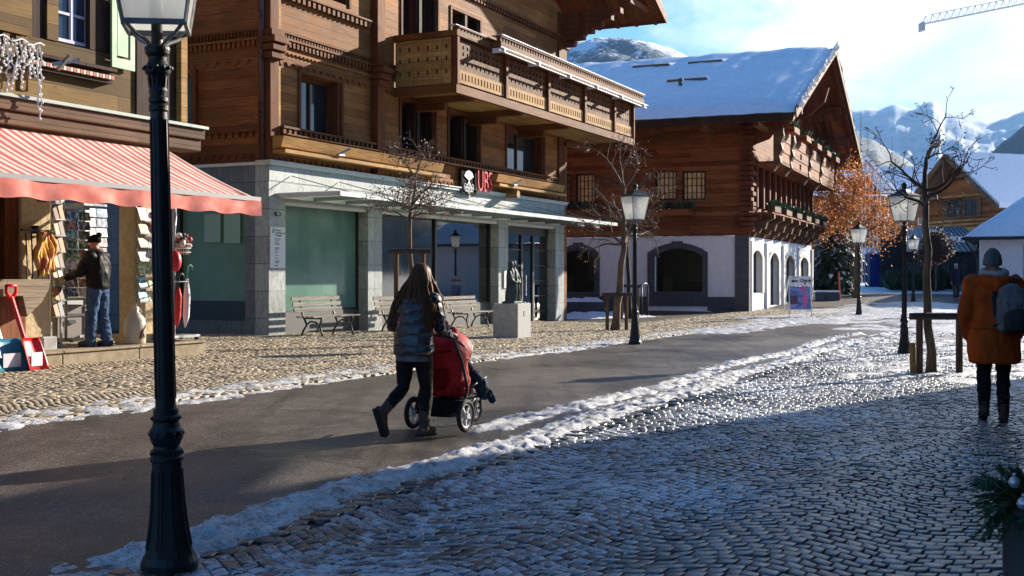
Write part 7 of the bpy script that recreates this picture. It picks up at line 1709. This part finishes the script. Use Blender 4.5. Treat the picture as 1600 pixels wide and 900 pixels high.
# ---- man browsing at the shop
mpos = FS.world(FS.Y(152, 540, -.22)[0], -.22); mz = gz_+.018
mn = thing('person', 'man in black jacket, blue jeans and dark bobble hat reaching towards the racks', 'person', (mpos[0], mpos[1], mz), R(82)); mh = (540-354)*mpos[1]/FPX/1.86; mn.scale = (mh,)*3
hc = V3(0,.06,1.62)
hR, kR, aR, tR = V3(.09,-.02,.9), V3(.1,-.04,.48), V3(.1,-.12,.09), V3(.12,.03,.045); hL, kL, aL, tL = V3(-.09,0,.9), V3(-.1,.05,.48), V3(-.1,.06,.09), V3(-.1,.23,.045)
sR, eR, wR = V3(.19,0,1.4), V3(.26,.02,1.1), V3(.2,.25,1.12); sL, eL, wL = V3(-.19,.02,1.4), V3(-.24,.17,1.15), V3(-.15,.44,1.08)
b = MB(); b.stack([(.85,0,0,.15,.11),(1.0,0,0,.15,.115),(1.15,0,0,.15,.11),(1.35,0,0,.18,.12),(1.44,0,0,.1,.08),(1.48,0,.02,.06,.06),(1.56,0,.04,.06,.06)], 18); head(b, hc, -.1, -.15)
limb(b, [hR,kR,aR],[.09,.06,.042]); limb(b, [hL,kL,aL],[.09,.06,.042]); limb(b, [sR,eR,wR],[.055,.044,.03]); limb(b, [sL,eL,wL],[.055,.044,.03])
hand(b, wL, (.1,1,-.1), (.6,0,-.8), -1, .5, 1.05); hand(b, wR, (-.2,1,-.1), (-.6,0,-.8), 1, .6, 1.05); o = b.build('body', mat('ruddy_skin', (.55,.25,.17), (.45,.2,.14), 12, .5, .1, .003), mn, True); remesh(o, .008, 2); eyes(mn, hc, -.1)
b = MB()
for (h_, k_, a_) in ((hR,kR,aR),(hL,kL,aL)): limb(b, [h_,h_.lerp(k_,.5),k_,k_.lerp(a_,.5),a_+V3(0,0,-.03)],[.12,.105,.085,.085,.082],14)
b.stack([(.84,0,0,.15,.13),(.96,0,0,.165,.135),(1.0,0,0,.15,.12)], 18)
o = b.build('jeans', cloth('blue_denim', (.06,.11,.21), .85, 14), mn, True); remesh(o, .012, 3); wrinkle(o, .018, 7, 1.6)
boots(mn, [(aR,tR,kR),(aL,tL,kL)], M_black, 1.1, .1)
b = MB(); b.stack([(.9,0,0,.2,.16),(.93,0,0,.21,.17),(1.1,0,-.01,.215,.18),(1.3,0,-.015,.22,.17),(1.42,0,-.01,.17,.13),(1.48,0,.01,.1,.1)], 26); limb(b, [sR,sR.lerp(eR,.5),eR,wR-V3(0,.02,0)],[.095,.085,.078,.055],14); limb(b, [sL,sL.lerp(eL,.5),eL,wL-V3(-.0,.03,0)],[.095,.085,.075,.052],14)
o = b.build('jacket', cloth('black_shell', (.012,.012,.013), .5, 7), mn, True); remesh(o, .012, 3); wrinkle(o, .022, 6, .6)
b = MB(); b.tube([(math.cos(k*math.pi/7)*.085, .03+math.sin(k*math.pi/7)*.085, 1.5) for k in range(15)], .034, 10); b.build('scarf', cloth('grey_fleece', (.2,.2,.2), .95, 40), mn, True)
b = MB(); b.M = Matrix.Translation(hc); b.stack([(.0,0,-.01,.086,.106),(.03,0,-.012,.09,.11),(.07,0,-.015,.08,.1),(.11,0,-.02,.055,.07),(.13,0,-.025,.02,.03)], 20); b.ball((0,-.09,.125), .042, 10); b.build('bobble_hat', cloth('black_knit', (.015,.014,.016), .95, 50), mn, True)
b = MB(); b.M = Matrix.Translation(hc) @ Matrix.Rotation(-.1, 4, 'Z'); b.stack([(-.11,0,.05,.035,.04),(-.09,0,.045,.052,.058),(-.05,0,.035,.063,.076),(-.018,0,.03,.055,.078),(-.01,0,.03,.04,.076)], 16); b.build('face_mask', cloth('blue_mask', (.03,.07,.3), .7), mn, True)
# ---- distant walker
g = gp(1494, 468); k = g.y/FPX
dw = thing('person', 'distant pale haired walker in dark navy coat carrying a teal bag', 'person', (g.x, g.y, g.z), R(180)); sc_h = 56*k/1.72; dw.scale = (sc_h,)*3
b = MB(); b.stack([(.85,0,0,.15,.11),(1.1,0,0,.15,.11),(1.35,0,0,.18,.11),(1.44,0,0,.07,.07),(1.52,0,0,.055,.055)], 16); head(b, V3(0,0,1.6)); limb(b, [(.09,0,.88),(.1,.04,.48),(.1,.1,.08),(.1,.22,.04)],[.09,.065,.045,.04]); limb(b, [(-.09,0,.88),(-.09,.03,.48),(-.09,-.06,.1),(-.09,.08,.04)],[.09,.065,.045,.04])
limb(b, [(.2,0,1.38),(.27,.0,1.1),(.26,.08,.85)],[.05,.04,.03]); limb(b, [(-.2,0,1.38),(-.29,.0,1.12),(-.3,.06,.86)],[.05,.04,.03]); hand(b, (-.3,.06,.86), (0,.1,-1), (1,0,0), -1, .9); hand(b, (.26,.08,.85), (0,.1,-1), (-1,0,0), 1, .5); o = b.build('body', M_skin, dw, True); remesh(o, .01, 2)
b = MB(); b.stack([(.72,0,0,.2,.15),(.9,0,0,.21,.16),(1.2,0,0,.2,.15),(1.38,0,0,.17,.12),(1.47,0,0,.08,.08)], 18); limb(b, [(.2,0,1.38),(.27,0,1.1),(.26,.07,.88)],[.09,.075,.05]); limb(b, [(-.2,0,1.38),(-.29,0,1.12),(-.3,.05,.9)],[.09,.075,.05]); o = b.build('coat', cloth('navy_coat', (.02,.02,.04)), dw, True); remesh(o, .016, 2)
b = MB(); limb(b, [(.09,0,.88),(.1,.04,.48),(.1,.1,.1)],[.11,.08,.06]); limb(b, [(-.09,0,.88),(-.09,.03,.48),(-.09,-.06,.12)],[.11,.08,.06]); o = b.build('trousers', M_black, dw, True)
b = MB(); b.M = Matrix.Translation((0,0,1.6)); b.ball((0,-.015,.035), .095, 14, .88, 1.05, 1.0); b.build('hair', flat('white_hair', (.6,.57,.52), .7), dw, True)
boots(dw, [(V3(.1,.1,.08),V3(.1,.22,.04),V3(.1,.04,.48)),(V3(-.09,-.06,.1),V3(-.09,.08,.04),V3(-.09,.03,.48))], M_black, 1.05, .12, sole=False)
bg_ = thing('shopping_bag', 'teal shopping bag in the hand of the distant walker', 'bag', (g.x, g.y, g.z), R(180)); bg_.scale = (sc_h,)*3
b = MB(); b.box(-.45, -.17, -.02, .12, .4, .7); b.build('bag', flat('teal_bag', (.03,.22,.24), .5), bg_, bevel=.02); b = MB(); b.tube([(-.38,.05,.7),(-.33,.05,.82),(-.29,.05,.82),(-.24,.05,.7)], .012, 6); b.build('handle', M_black, bg_)
# ------------------------------------------------------------------ air
hm = bpy.data.materials.new('haze_air'); hm.use_nodes = True; ht = hm.node_tree; ht.nodes.clear()
pvn = ht.nodes.new('ShaderNodeVolumePrincipled'); pvn.inputs['Color'].default_value = (.33,.6,1,1); pvn.inputs['Density'].default_value = 7e-5; pvn.inputs['Anisotropy'].default_value = .1
ho = ht.nodes.new('ShaderNodeOutputMaterial'); ht.links.new(pvn.outputs[0], ho.inputs['Volume'])
b = MB(); b.box(-9900, 9900, -9900, 9900, -60, 1900); hz_ = b.build('haze', hm); hz_['kind'] = 'stuff'
